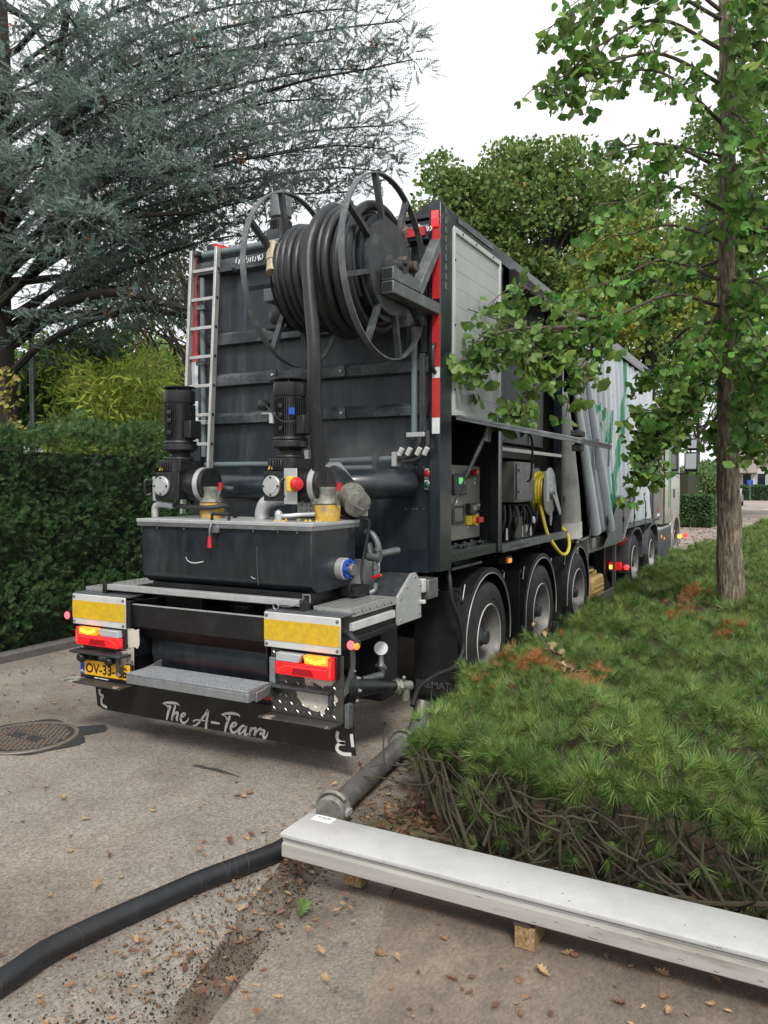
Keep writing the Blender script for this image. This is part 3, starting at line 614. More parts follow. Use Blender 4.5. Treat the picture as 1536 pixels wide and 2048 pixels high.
md = cu.modifiers.new('thick', 'SOLIDIFY'); md.thickness = .004
for px in (1172, 1188, 1208, 1240, 1262, 1285):
    yy = P(px, 1050, X=-2.36)[1]
    part('curtain_strap', 'black', lambda b: (b.box(-2.315, -2.305, yy - .03, yy + .03, 1.10, 1.55 if px > 1230 else 1.5), b.box(-2.312, -2.292, yy - .04, yy + .04, 1.28, 1.36)), .002, cu)
part('curtain_strap', 'black', lambda b: (b.box(-2.262, -2.255, 10.15, 10.33, 2.05, 2.45), b.box(-2.262, -2.255, 10.9, 11.0, 2.1, 2.45)), .002, cu)
part('hem_rail', 'steel_grey', lambda b: b.box(-2.40, -2.345, 11.5, 15.45, 1.14, 1.195), .003, cu)
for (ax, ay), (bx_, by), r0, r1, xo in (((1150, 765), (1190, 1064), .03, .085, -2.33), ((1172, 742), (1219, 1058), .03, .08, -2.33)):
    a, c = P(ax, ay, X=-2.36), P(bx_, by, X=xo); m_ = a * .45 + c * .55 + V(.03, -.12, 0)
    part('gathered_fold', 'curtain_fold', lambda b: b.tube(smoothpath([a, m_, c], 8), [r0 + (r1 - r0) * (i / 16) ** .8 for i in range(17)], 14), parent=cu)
# rolled tarpaulin hanging beside it
tb = part('rolled_tarpaulin', 'canvas_grey', lambda b: b.tube(smoothpath([(-2.44, 9.20, 2.95), (-2.41, 9.22, 2.5), (-2.39, 9.26, 2.1), (-2.38, 9.32, 1.7), (-2.38, 9.38, 1.235)], 5), [.05 + .085 * (i / 20) ** .7 for i in range(21)], 20))
part('end_band', 'plate_white', lambda b: b.tube([(-2.38, 9.358, 1.40), (-2.38, 9.383, 1.215)], .1385, 20, caps=True), parent=tb)
# --- under-frame
part('chassis_frame', 'chassis', lambda b: (b.box(-4.15, -4.05, 4.75, 15.4, .86, 1.18), b.box(-3.1, -3.0, 4.75, 15.4, .86, 1.18), b.box(-4.7, -2.6, 5.46, 15.4, 1.19, 1.245)))
part('under_tank', 'chassis', lambda b: b.lathe((-3.575, 5.6, .82), (0, 1, 0), [(0, .3), (.02, .45), (5.0, .45), (5.1, .3)], 24))
yw = (6.50, 8.12, 9.74)
def wheelmesh():
    t = MB(); t.lathe((0, 0, 0), (1, 0, 0), [(-.19, .30), (-.19, .43), (-.165, .485), (-.12, .503), (.12, .503), (.165, .485), (.192, .43), (.188, .36), (.185, .30), (.15, .285), (-.15, .285), (-.19, .30)], 56, caps=False)
    for r in (.35, .41): t.lathe((0, 0, 0), (1, 0, 0), [(.187, r - .004), (.1935, r), (.187, r + .004)], 56, caps=False)
    for x in (-.11, -.055, 0, .055, .11):
        pass
    r = MB(); r.lathe((0, 0, 0), (1, 0, 0), [(-.03, 0), (-.03, .13), (-.06, .145), (-.07, .20), (-.03, .245), (.1, .262), (.15, .272), (.187, .285), (.19, .297), (.185, .30)], 48, caps=False)
    h = MB(); h.lathe((0, 0, 0), (1, 0, 0), [(-.03, .10), (.10, .095), (.115, .085), (.115, .07), (.165, .066), (.175, .055), (.175, 0)], 20)
    for k in range(10):
        a = k * math.pi / 5; bolt(h, (-.035, .115 * math.cos(a), .115 * math.sin(a)), (1, 0, 0), .014, .04)
    g = MB(); g.lathe((0, 0, 0), (1, 0, 0), [(.186, .292), (.1925, .296), (.186, .301)], 56, caps=False)
    return t, r, h, g
def placed(o, loc, rz=0): o.location = loc; o.rotation_euler = (0, 0, rz); return o
t, r, h, g = wheelmesh()
w0 = t.build('wheel', 'tyre'); subs = [r.build('rim', 'rim'), h.build('hub', 'dark_steel'), g.build('rim_edge', 'plate_white')]
for s in subs: s.parent = w0
wheels = []
def addwheel(x, y, z, rz, parent, root=[True]):
    if root[0]: w = w0; root[0] = False; ch = subs
    else:
        w = w0.copy(); COL.objects.link(w); ch = []
        for s in subs: c = s.copy(); COL.objects.link(c); c.parent = w; ch.append(c)
    w.parent = parent; w.matrix_parent_inverse = Matrix.Translation(-parent.location); placed(w, (x, y, z), rz); wheels.append(w); return w
for y in yw: addwheel(-2.555, y, .495, 0, tr)
for y in yw: addwheel(-4.60, y, .495, math.pi, tr)
part('axle', 'chassis', lambda b: [b.cyl((-4.5, y, .495), (-2.65, y, .495), .075, n=12) for y in yw])
for i, y in enumerate(yw):
    def fend(b, y=y):
        n = 22; a0, a1 = R(-14), R(194)
        ring = [(y + .615 * math.cos(a0 + (a1 - a0) * k / n), .52 + .60 * math.sin(a0 + (a1 - a0) * k / n)) for k in range(n + 1)]
        inner = [(y + .60 * math.cos(a0 + (a1 - a0) * k / n), .52 + .585 * math.sin(a0 + (a1 - a0) * k / n)) for k in range(n + 1)]
        for k in range(n):
            b.prism([ring[k], ring[k + 1], inner[k + 1], inner[k]], 'X', -2.80, -2.375)
            b.prism([(ring[k][0], ring[k][1]), (ring[k + 1][0], ring[k + 1][1]), (y + (inner[k + 1][0] - y) * .94, .52 + (inner[k + 1][1] - .52) * .94), (y + (inner[k][0] - y) * .94, .52 + (inner[k][1] - .52) * .94)], 'X', -2.3745, -2.368)
    f = part('mudguard', 'black', fend)
    part('edge_line', 'alu', lambda b: b.tube([(-2.362, y + .565 * math.cos(a), .52 + .55 * math.sin(a)) for a in np.linspace(R(-12), R(192), 30)], .0045, 6), parent=f)
    part('guard_stay', 'black', lambda b: (b.cyl((-2.9, y - .56, .98), (-2.42, y - .56, .98), .022, n=10), b.box(-2.9, -2.8, y - .3, y + .3, .8, 1.1)), parent=f)
    for dy in (-.62, -.5, .5):
        part('guard_clip', 'steel', lambda b: (b.tube([(-2.41 if dy > -.6 else -2.60, y + dy + .02, 1.02 if dy > -.6 else .98), (-2.41 if dy > -.6 else -2.60, y + dy - .03, .90)], .006, 6), bolt(b, (-2.41 if dy > -.6 else -2.60, y + dy - .03, .90), (0, -1, 0), .012, .015)), parent=f)
    mf = part('mud_flap', 'chassis', lambda b: b.box(-2.79, -2.40, y - .665, y - .655, .10, .98), .002)
    text('flap_lettering', 'BREMATi', .085, axes((-2.775, y - .667, .165), (1, 0, 0), (0, 0, 1)), 'letter_dim', mf, .001, .0018)
part('mud_flap', 'chassis', lambda b: b.box(-4.75, -4.36, yw[0] - .665, yw[0] - .655, .10, .98), .002)
part('side_marker', 'lamp_amber', lambda b: b.box(-2.42, -2.40, 7.15, 7.22, 1.10, 1.14), .004)
part('marker_bracket', 'black', lambda b: b.box(-2.5, -2.421, 7.1, 7.28, 1.09, 1.16), .004)
part('air_hose', 'rubber', lambda b: b.tube(smoothpath([(-2.45, 5.72, 1.22), (-2.38, 5.62, 1.12), (-2.36, 5.62, .95), (-2.34, 5.75, .72), (-2.33, 5.78, .52), (-2.34, 5.6, .42), (-2.34, 5.3, .43), (-2.33, 4.98, .42), (-2.31, 4.85, .38), (-2.30, 4.78, .33)], 7), .017, 10))
part('cable_tray', 'dark_steel', lambda b: [b.box(-2.42, -2.405, 5.75 + i * .028, 5.768 + i * .028, 1.165, 1.185) for i in range(24)])
part('ledge_locks', 'steel', lambda b: (b.box(-2.60, -2.38, 5.22, 5.40, 1.00, 1.15), ), .006)
part('lock_lever', 'plate_white', lambda b: (b.box(-2.44, -2.39, 5.15, 5.21, 1.06, 1.16), b.bar((-2.55, 5.14, .99), (-2.36, 5.12, 1.0), .03, .03), b.box(-2.62, -2.585, 5.13, 5.17, .97, 1.02)), .006)
# tool boxes behind the axles
lk = part('locker', 'cab_grey', lambda b: b.box(-2.95, -2.42, 10.45, 12.4, .92, 1.12), .006)
part('locker_wall', 'cab_grey', lambda b: (b.box(-2.90, -2.42, 10.44, 10.50, .22, .919), b.box(-2.9, -2.88, 10.5, 12.3, .25, .919), b.box(-2.47, -2.42, 12.30, 12.35, .2, .919)), .004, lk)
part('locker_door', 'steel_grey', lambda b: b.prism([(10.95, .97), (12.35, .97), (13.35, 1.66), (12.05, 1.66)], 'X', -2.33, -2.31), .004, lk)
part('locker_door_edge', 'alu', lambda b: (b.bar((-2.32, 12.05, 1.67), (-2.32, 13.36, 1.67), .04, .03), b.bar((-2.305, 12.30, 1.0), (-2.305, 13.28, 1.62), .012, .02)), parent=lk)
part('locker_handle', 'black', lambda b: b.tube([(-2.30, 12.7, 1.58), (-2.28, 12.72, 1.56), (-2.28, 12.68, 1.46)], .012, 8), parent=lk)
part('carrier_tray', 'galv', lambda b: (b.box(-2.90, -2.37, 10.5, 12.0, .18, .20), b.box(-2.385, -2.37, 10.5, 12.0, .20, .31)), .003)
part('reversing_lamp', 'lamp_clear', lambda b: b.box(-2.45, -2.39, 10.62, 10.80, .98, 1.12), .01)
part('air_fitting', 'steel', lambda b: (b.tube([(-2.40, 9.5, 1.20), (-2.38, 9.9, 1.14), (-2.38, 10.3, 1.16)], .02, 8), b.cyl((-2.4, 9.75, .98), (-2.4, 9.75, 1.16), .03, n=12)))
part('landing_leg', 'chassis', lambda b: (b.box(-2.8, -2.65, 12.55, 12.7, .05, 1.2), b.box(-4.5, -4.35, 12.55, 12.7, .05, 1.2)))
# ================================================================== REAR OF THE TRAILER
def lugs(b, o, ux, uy, n, w, h, pitch=.045, L=.034, W=.011, H=.003):
    o = np.array(o, float); ux = norm(ux); uy = norm(uy); n = norm(n); i = 0
    for r in range(int(h / pitch)):
        for c in range(int(w / pitch)):
            p = o + ux * (c + .5) * pitch + uy * (r + .5) * pitch; s = 1 if (r + c) % 2 else -1
            a = norm(ux + uy * s); q = np.cross(n, a)
            b.add([p - a * L / 2, p + q * W / 2, p + a * L / 2, p - q * W / 2, p + n * H - a * L * .22, p + n * H + a * L * .22],
                  [(0, 1, 4), (1, 5, 4), (1, 2, 5), (2, 3, 5), (3, 4, 5), (3, 0, 4)])
def ladder():
    yt, yb, zt, zb = 5.31, 5.18, 3.90, 1.98
    f = lambda z: yt + (yb - yt) * (zt - z) / (zt - zb)
    xl, xr = -4.70, -4.42
    la = part('ladder', 'alu_ladder', lambda b: [b.bar((x, f(zb if x == xr else 1.6), zb if x == xr else 1.6), (x, f(zt), zt), .055 if x == xr else .05, .028, up=(1, 0, 0)) for x in (xl, xr)], .003)
    for k in range(8):
        z = 3.715 - k * .252; part('rung', 'alu_ladder', lambda b: b.box(xl + .02, xr - .02, f(z) - .016, f(z) + .016, z - .014, z + .014), .003, la)
        part('rung_end', 'ink', lambda b: b.box(xr + .0145, xr + .0165, f(z) - .012, f(z) + .012, z - .012, z + .012), parent=la)
    part('top_hook', 'dark_steel', lambda b: (b.box(xr - .01, xr + .16, 5.30, 5.37, 3.68, 3.71), b.box(xl, xl + .06, 5.3, 5.38, 3.86, 3.90)), .003, la)
ladder()
# conduits on the rear wall
cd = part('conduit', 'conduit', lambda b: (b.cyl((-4.60, 5.34, 2.03), (-3.62, 5.34, 2.025), .024, n=12), b.cyl((-3.30, 5.34, 2.045), (-2.70, 5.34, 2.055), .024, n=12), b.cyl((-3.35, 5.31, 1.985), (-2.86, 5.31, 1.985), .022, n=12), b.cyl((-4.61, 5.33, 2.1), (-4.61, 5.33, 3.66), .024, n=12), b.cyl((-2.56, 5.35, 2.2), (-2.56, 5.35, 3.05), .024, n=12), b.cyl((-4.62, 5.36, 3.87), (-3.6, 5.36, 3.87), .03, n=12)))
for x, y, z, m in ((-4.61, 5.32, 3.40, 'steel_grey'), (-4.61, 5.32, 2.92, 'steel_grey'), (-4.61, 5.32, 2.40, 'alu'), (-3.62, 5.32, 2.03, 'dark_steel'), (-2.87, 5.31, 2.04, 'dark_steel'), (-2.70, 5.31, 2.05, 'alu'), (-3.5, 5.31, 2.08, 'alu')):
    part('conduit_clamp', m, lambda b: b.box(x - (.05 if z > 2.2 else .02), x + (.05 if z > 2.2 else .02), y - .03, y + .05, z - (.02 if z > 2.2 else .055), z + (.02 if z > 2.2 else .055)), .003, cd)
part('corrugated_cable', 'rubber', lambda b: (b.tube(smoothpath([(-2.68, 5.33, 2.06), (-2.62, 5.30, 2.06), (-2.54, 5.30, 2.09), (-2.50, 5.30, 2.16), (-2.49, 5.32, 2.26)], 6), .022, 9), b.tube(smoothpath([(-2.68, 5.32, 2.04), (-2.58, 5.28, 2.03), (-2.48, 5.28, 2.06), (-2.43, 5.3, 2.14), (-2.44, 5.33, 2.26)], 6), .016, 9)), parent=cd)
part('cable_clamp', 'plate_white', lambda b: [b.tube([(x, 5.27, 2.08), (x + .03, 5.265, 2.13)], .02, 8) for x in (-2.65, -2.58, -2.50, -2.44)], parent=cd)
part('guide_rod', 'dark_steel', lambda b: (b.box(-2.50, -2.475, 5.31, 5.34, 2.25, 2.84), b.box(-2.47, -2.455, 5.30, 5.34, 2.25, 2.84)), .003)
part('rod_clip', 'alu', lambda b: b.box(-2.60, -2.45, 5.29, 5.32, 2.215, 2.25), .003)
part('vertical_channel', 'dark_steel', lambda b: (b.box(-2.64, -2.60, 5.37, 5.429, 2.86, 3.66), b.box(-2.53, -2.48, 5.39, 5.429, 2.86, 3.66)), .003)
part('hose_bracket', 'rib_dust', lambda b: b.box(-2.72, -2.47, 5.36, 5.42, 3.06, 3.19), .004)
ind = part('indicator_block', 'plate_white', lambda b: (b.box(-2.50, -2.44, 5.405, 5.429, 1.90, 1.98), b.box(-2.50, -2.44, 5.405, 5.429, 1.815, 1.893)), .003)
part('red_lens', 'lamp_dark_red', lambda b: b.lathe((-2.47, 5.406, 1.94), (0, -1, 0), [(0, .028), (.02, .026), (.028, .015), (.03, 0)], 16), parent=ind)
part('green_lens', 'lamp_green', lambda b: b.lathe((-2.47, 5.406, 1.854), (0, -1, 0), [(0, .028), (.02, .026), (.028, .015), (.03, 0)], 16), parent=ind)
# big header pipe along the wall
hp = part('header_pipe', 'paint', lambda b: (b.cyl((-4.10, 4.80, 1.83), (-3.25, 4.80, 1.83), .105, n=28), b.tube(smoothpath([(-3.2, 4.80, 1.83), (-2.95, 4.90, 1.85), (-2.7, 5.1, 1.86), (-2.62, 5.35, 1.86)], 6), .11, 24)))
ds = (V(-2.66, 4.62, 1.74) - V(-2.95, 4.86, 1.90)); ds = norm(ds)
part('branch_pipe', 'paint_dusty', lambda b: b.tube([V(-2.99, 4.89, 1.92), V(-2.72, 4.67, 1.775)], .085, 24), parent=hp)
cap = part('hose_cap', 'coupling', lambda b: b.lathe(V(-2.73, 4.68, 1.78), ds, [(0, .088), (0, .1), (.03, .1), (.035, .088), (.06, .088), (.065, .094), (.15, .094), (.155, .085), (.155, 0)], 28), parent=hp)
part('cap_lever', 'steel', lambda b: (b.tube([V(-2.60, 4.56, 1.66), V(-2.52, 4.56, 1.70)], .008, 7), b.tube([V(-2.62, 4.55, 1.71), V(-2.52, 4.50, 1.68)], .012, 7)), parent=hp)
# --- tank with lid
tk = part('slurry_tank', 'paint', lambda b: b.prism([(4.13, 1.24), (4.15, 1.19), (4.20, 1.155), (4.60, 1.155), (4.68, 1.21), (4.69, 1.26), (4.69, 1.585), (4.13, 1.585)], 'X', -4.155, -2.70), .006)
part('tank_base', 'black', lambda b: b.box(-4.10, -2.76, 4.18, 4.66, 1.07, 1.1545), parent=tk)
part('lid', 'alu', lambda b: (b.box(-4.185, -3.43, 4.105, 4.715, 1.587, 1.612), b.box(-3.427, -2.675, 4.105, 4.715, 1.587, 1.612)), .004, tk)
part('lid_lip', 'steel', lambda b: (b.box(-4.18, -3.4285, 4.108, 4.125, 1.560, 1.5865), b.box(-3.4265, -2.68, 4.108, 4.125, 1.560, 1.5865), b.box(-2.69, -2.678, 4.13, 4.71, 1.56, 1.5865)), .002, tk)
for x in (-4.0, -3.75, -3.15, -2.95, -2.8): part('bolt', 'steel', lambda b: bolt(b, (x, 4.125, 1.548), (0, -1, 0), .007, .008), parent=tk)
lx = P(430, 1050, Y=4.10)
part('toggle_latch', 'steel', lambda b: (b.box(lx[0] - .03, lx[0] + .03, 4.095, 4.128, 1.53, 1.575), b.tube([(lx[0] - .02, 4.09, 1.60), (lx[0] - .03, 4.08, 1.55), (lx[0] - .03, 4.08, 1.50)], .008, 7)), .003, tk)
part('latch_grip', 'red', lambda b: b.tube([(lx[0] - .03, 4.08, 1.505), (lx[0] - .03, 4.08, 1.43)], [.012, .017], 10), parent=tk)
part('lid_handle', 'black', lambda b: b.tube([(lx[0] - .06, 4.14, 1.612), (lx[0] - .06, 4.14, 1.655), (lx[0] + .07, 4.16, 1.655), (lx[0] + .07, 4.16, 1.612)], .012, 8), .0, tk)
def scr(pts, w=.006):
    return lambda b: b.ribbon([P(x, y, Y=4.129) for x, y in pts], w, (0, -1, 0), .001)
part('paint_scratch', 'plate_white', scr([(372, 1114), (375, 1121), (382, 1125), (392, 1126), (407, 1123)], .007), parent=tk)
part('paint_scratch', 'letter_dim', scr([(514, 1092), (514, 1120), (515, 1150), (517, 1170)], .006), parent=tk)
part('paint_scratch', 'plate_white', scr([(502, 1153), (507, 1157), (511, 1157)], .004), parent=tk)
vp = P(680, 1137, X=-2.70)
vf = part('inspection_flange', 'alu', lambda b: b.lathe((-2.70, vp[1], vp[2]), (1, 0, 0), [(0, .075), (.05, .075), (.055, .07), (.055, 0)], 28), .0, tk)
part('blue_gasket', 'blue', lambda b: (b.lathe((-2.644, vp[1], vp[2]), (1, 0, 0), [(0, .062), (.02, .062), (.02, 0)], 24), [b.lathe((-2.63, vp[1] + .058 * math.cos(a), vp[2] + .058 * math.sin(a)), (1, 0, 0), [(0, .012), (.02, .012), (.02, 0)], 6) for a in np.linspace(0, 6.283, 9)[:-1]]), parent=tk)
part('flange_cap', 'steel', lambda b: b.lathe((-2.623, vp[1], vp[2]), (1, 0, 0), [(0, .042), (.03, .042), (.035, .036), (.035, 0)], 24), parent=tk)
part('tank_cable', 'rubber', lambda b: (b.tube(smoothpath([(-2.66, 4.70, 1.62), (-2.62, 4.74, 1.60), (-2.63, 4.74, 1.5), (-2.66, 4.72, 1.3), (-2.65, 4.70, 1.18), (-2.62, 4.72, 1.12)], 5), .012, 8), b.tube(smoothpath([(-2.63, vp[1], vp[2] - .06), (-2.64, vp[1] + .02, vp[2] - .15), (-2.65, vp[1] + .03, 1.12)], 5), .006, 6)), parent=tk)
part('cable_tray', 'black', lambda b: b.box(-2.72, -2.60, 4.52, 4.72, 1.10, 1.16), .004, tk)
# tap cluster behind the tank
tp = part('tap_pipework', 'steel_grey', lambda b: (b.tube(smoothpath([(-2.68, 4.80, 1.52), (-2.62, 4.80, 1.50), (-2.58, 4.80, 1.43), (-2.58, 4.80, 1.35)], 5), .024, 12), b.tube([(-2.66, 4.80, 1.44), (-2.64, 4.80, 1.36)], .028, 12), b.tube([(-2.66, 4.80, 1.35), (-2.56, 4.80, 1.34)], .034, 12), b.tube([(-2.60, 4.80, 1.35), (-2.60, 4.80, 1.2)], .022, 12), b.tube(smoothpath([(-2.60, 4.80, 1.16), (-2.60, 4.79, 1.11), (-2.63, 4.76, 1.09)], 4), .022, 12), b.tube([(-2.60, 4.82, 1.36), (-2.52, 5.0, 1.38)], .027, 12), b.lathe((-2.60, 4.80, 1.26), (0, 0, 1), [(0, .03), (.02, .03), (.02, .02)], 8), b.lathe((-2.58, 4.80, 1.39), (0, 0, 1), [(0, .032), (.02, .032)], 8)))
part('tap_handle', 'red', lambda b: b.bar((-2.61, 4.77, 1.20), (-2.53, 4.76, 1.225), .02, .02), .004, tp)
# --- pump units (motor, gearbox) on the lid
def pump(x, y, second):
    zb = 1.745
    g = part('pump_drive', 'motor', lambda b: (b.box(x - .13, x + .10, y - .13, y + .12, zb, zb + .20), b.box(x - .11, x + .10, y - .11, y + .12, zb + .2005, zb + .29), b.lathe((x, y, zb + .2905), (0, 0, 1), [(0, .10), (.02, .10), (.03, .08), (.05, .07), (.07, .10), (.075, .125), (.12, .125)], 28), [b.box(x - .085 + k * .022, x - .075 + k * .022, y - .122, y - .111, zb + .205, zb + .28) for k in range(5)]), .006)
    def body(b):
        b.lathe((x, y, zb + .411), (0, 0, 1), [(0, .118), (.01, .125), (.022, .118), (.024, .095), (.30, .095), (.30, .108), (.315, .113), (.39, .113), (.395, .105), (.395, .0)], 32)
        b.lathe((x, y, zb + .82), (0, 0, 1), [(0, .03), (.0, .105), (.008, .115), (.014, .115), (.016, .0)], 32)
        for k in range(4):
            a = k * 1.5708 + .5; b.cyl((x + .08 * math.cos(a), y + .08 * math.sin(a), zb + .80), (x + .08 * math.cos(a), y + .08 * math.sin(a), zb + .822), .008, n=6)
    mo = part('motor', 'motor', body)
    def fins(b):
        for k in range(44):
            a = 2 * math.pi * k / 44; d = V(math.cos(a), math.sin(a), 0); p0 = V(x, y, zb + .445) + d * .103
            b.bar(p0, p0 + V(0, 0, .255), .022, .004, up=np.cross(d, V(0, 0, 1)))
    mo.parent = g; mo.matrix_parent_inverse = Matrix()
    part('cooling_fin', 'motor', fins, parent=g)
    part('terminal_box', 'black', lambda b: (b.box(x + .07, x + .155, y - .06, y + .06, zb + .45, zb + .58), [b.box(x - .015, x + .02, y - .125, y - .1, zb + z, zb + z + .035) for z in (.47, .56, .62)]), .008, g)
    part('round_cover', 'alu', lambda b: b.lathe((x - .055, y - .131, zb + .10), (0, -1, 0), [(0, .072), (.015, .072), (.02, .066), (.02, .052), (.024, .05), (.024, 0)], 32), parent=g)
    part('cover_screw', 'ink', lambda b: [bolt(b, (x - .055 + .06 * math.cos(a), y - .152, zb + .10 + .06 * math.sin(a)), (0, -1, 0), .008, .008) for a in (.0, 1.57, 3.14, 4.71)], parent=g)
    part('clamp_plate', 'alu', lambda b: b.box(x - .175, x - .135, y - .11, y - .10, zb - .01, zb + .17) if not second else b.box(x + .045, x + .15, y - .14, y - .132, zb - .02, zb + .22), .003, g)
    hx = x - .18 if not second else x + .06
    part('grab_handle', 'black', lambda b: b.tube(smoothpath([(hx, y - .12, zb + .04), (hx - .025, y - .15, zb + .04), (hx - .025, y - .15, zb + .14), (hx, y - .12, zb + .14)], 4), .011, 8), parent=g)
    part('flange_ring', 'alu', lambda b: b.lathe((x + .215, y + .02, zb + .11), (1, 0, 0), [(-.01, .128), (.03, .128), (.03, .10), (-.01, .10), (-.01, .128)], 36, caps=False), parent=g)
    part('gear_flange', 'motor', lambda b: (b.cyl((x + .10, y + .02, zb + .11), (x + .19, y + .02, zb + .11), .115, .118, 28), b.cyl((x + .19, y + .02, zb + .11), (x + .205, y + .02, zb + .11), .126, n=28), b.cyl((x + .235, y + .02, zb + .11), (x + .28, y + .02, zb + .11), .122, n=28), b.cyl((x + .2, y + .02, zb + .11), (x + .24, y + .02, zb + .11), .10, n=20)), parent=g)
    part('warning_triangle', 'yellow', lambda b: b.prism([(x - .105, zb + .215), (x - .065, zb + .215), (x - .085, zb + .25)], 'Y', y - .114, y - .1115), parent=g)
    part('spout_body', 'coupling', lambda b: b.lathe((x + .30, y + .0, 1.72), (0, 0, 1), [(0, .075), (.01, .085), (.03, .082), (.04, .07), (.09, .068), (.1, .074), (.12, .074), (.12, .0)], 24), parent=g)
    part('elbow_cup', 'pu_yellow', lambda b: b.lathe((x + .30, y + .0, 1.613), (0, 0, 1), [(0, .083), (.09, .09), (.107, .088)], 24), parent=g)
    part('cam_lever', 'steel', lambda b: b.tube(smoothpath([(x + .40, y - .03, 1.72), (x + .40, y - .05, 1.77), (x + .42, y - .05, 1.82)], 4), .011, 8), parent=g)
    part('lever_grip', 'red', lambda b: b.tube([(x + .42, y - .05, 1.815), (x + .425, y - .05, 1.87)], [.013, .017], 10), parent=g)
    return g
g1 = pump(-4.05, 4.42, False); g2 = pump(-3.06, 4.42, True)
ep = part('emergency_stop', 'yellow', lambda b: b.box(-2.955, -2.91, 4.22, 4.28, 1.81, 1.91), .008, g2)
part('stop_button', 'red', lambda b: b.lathe((-2.91, 4.25, 1.86), (1, -.35, 0), [(0, .03), (.015, .045), (.04, .045), (.055, .034), (.06, 0)], 24), parent=g2)
part('fan_plug', 'motor', lambda b: (b.lathe((-3.19, 4.30, 2.395), (-.4, -1, 0), [(-.03, .03), (.0, .04), (.03, .034), (.04, .015), (.04, 0)], 18),), parent=g2)
part('sensor', 'alu', lambda b: b.cyl((-3.12, 4.29, 2.27), (-3.12, 4.29, 2.335), .018, n=12), parent=g2)
part('sensor_bracket', 'alu', lambda b: b.box(-3.20, -3.10, 4.285, 4.31, 2.335, 2.342), parent=g2)
part('sensor_wire', 'rubber', lambda b: b.tube(smoothpath([(-3.17, 4.28, 2.40), (-3.10, 4.27, 2.34), (-3.03, 4.29, 2.28), (-2.95, 4.32, 2.28)], 5), .005, 6), parent=g2)
part('rating_plate', 'blue', lambda b: b.box(-2.99, -2.945, 4.305, 4.31, 2.325, 2.37), parent=g2)
# odds and ends on the lid
el = part('steel_elbow', 'alu', lambda b: b.tube(smoothpath([(-3.32, 4.45, 1.612), (-3.32, 4.45, 1.66), (-3.29, 4.45, 1.72), (-3.22, 4.47, 1.755), (-3.16, 4.5, 1.76)], 5), .052, 18))
part('filler_tube', 'alu', lambda b: (b.tube(smoothpath([(-4.24, 4.35, 1.612), (-4.24, 4.35, 1.67), (-4.22, 4.35, 1.70), (-4.17, 4.35, 1.71), (-4.06, 4.36, 1.70)], 5), .026, 14),))
part('bent_vent', 'alu', lambda b: (b.cyl((-3.03, 4.24, 1.612), (-3.03, 4.24, 1.66), .026, n=14), b.lathe((-3.03, 4.24, 1.66), (0, 0, 1), [(0, .026), (.02, .02), (.03, 0)], 14), b.tube(smoothpath([(-3.03, 4.24, 1.65), (-2.98, 4.25, 1.648), (-2.9, 4.3, 1.655), (-2.8, 4.33, 1.66)], 4), .014, 8)))
part('lid_hose', 'rubber', lambda b: (b.tube(smoothpath([(-4.05, 4.36, 1.70), (-3.85, 4.32, 1.69), (-3.7, 4.33, 1.69), (-3.6, 4.42, 1.70), (-3.6, 4.5, 1.62)], 5), .018, 10), b.tube(smoothpath([(-2.86, 4.5, 1.70), (-2.78, 4.62, 1.69), (-2.7, 4.72, 1.62)], 5), .02, 10), b.tube(smoothpath([(-2.9, 4.52, 1.68), (-2.8, 4.66, 1.66), (-2.7, 4.74, 1.6)], 5), .014, 10)))
part('hose_fitting', 'dark_steel', lambda b: b.tube(smoothpath([(-3.92, 4.55, 1.72), (-3.86, 4.55, 1.80), (-3.78, 4.55, 1.83), (-3.66, 4.56, 1.82)], 5), .02, 10))
tpb = MB(); tpb.prism([(-3.30, 1.63), (-2.70, 1.63), (-2.70, 1.76), (-2.93, 2.02), (-3.02, 2.02), (-3.30, 1.80)], 'Y', 4.86, 4.87); tpo = tpb.build('tread_plate', 'checker_light', tr)
lg = MB(); lugs(lg, (-3.28, 4.859, 1.64), (1, 0, 0), (0, 0, 1), (0, -1, 0), .56, .16, .04); lg.build('tread_lugs', 'lug', tpo)['kind'] = 'stuff'
part('tank_stay', 'alu', lambda b: (b.box(-4.13, -4.08, 4.72, 4.76, 1.45, 1.75), b.box(-4.075, -4.05, 4.72, 4.76, 1.45, 1.75)), .003)
bits = MB()
for i in range(16):
    x = rng.uniform(-3.2, -2.72); y = rng.uniform(4.14, 4.4); bits.lathe((x, y, 1.612), (0, 0, 1), [(0, .012), (.012, .008), (.014, 0)], 5)
bits.build('grout_crumbs', 'pu_yellow', tk)['kind'] = 'stuff'
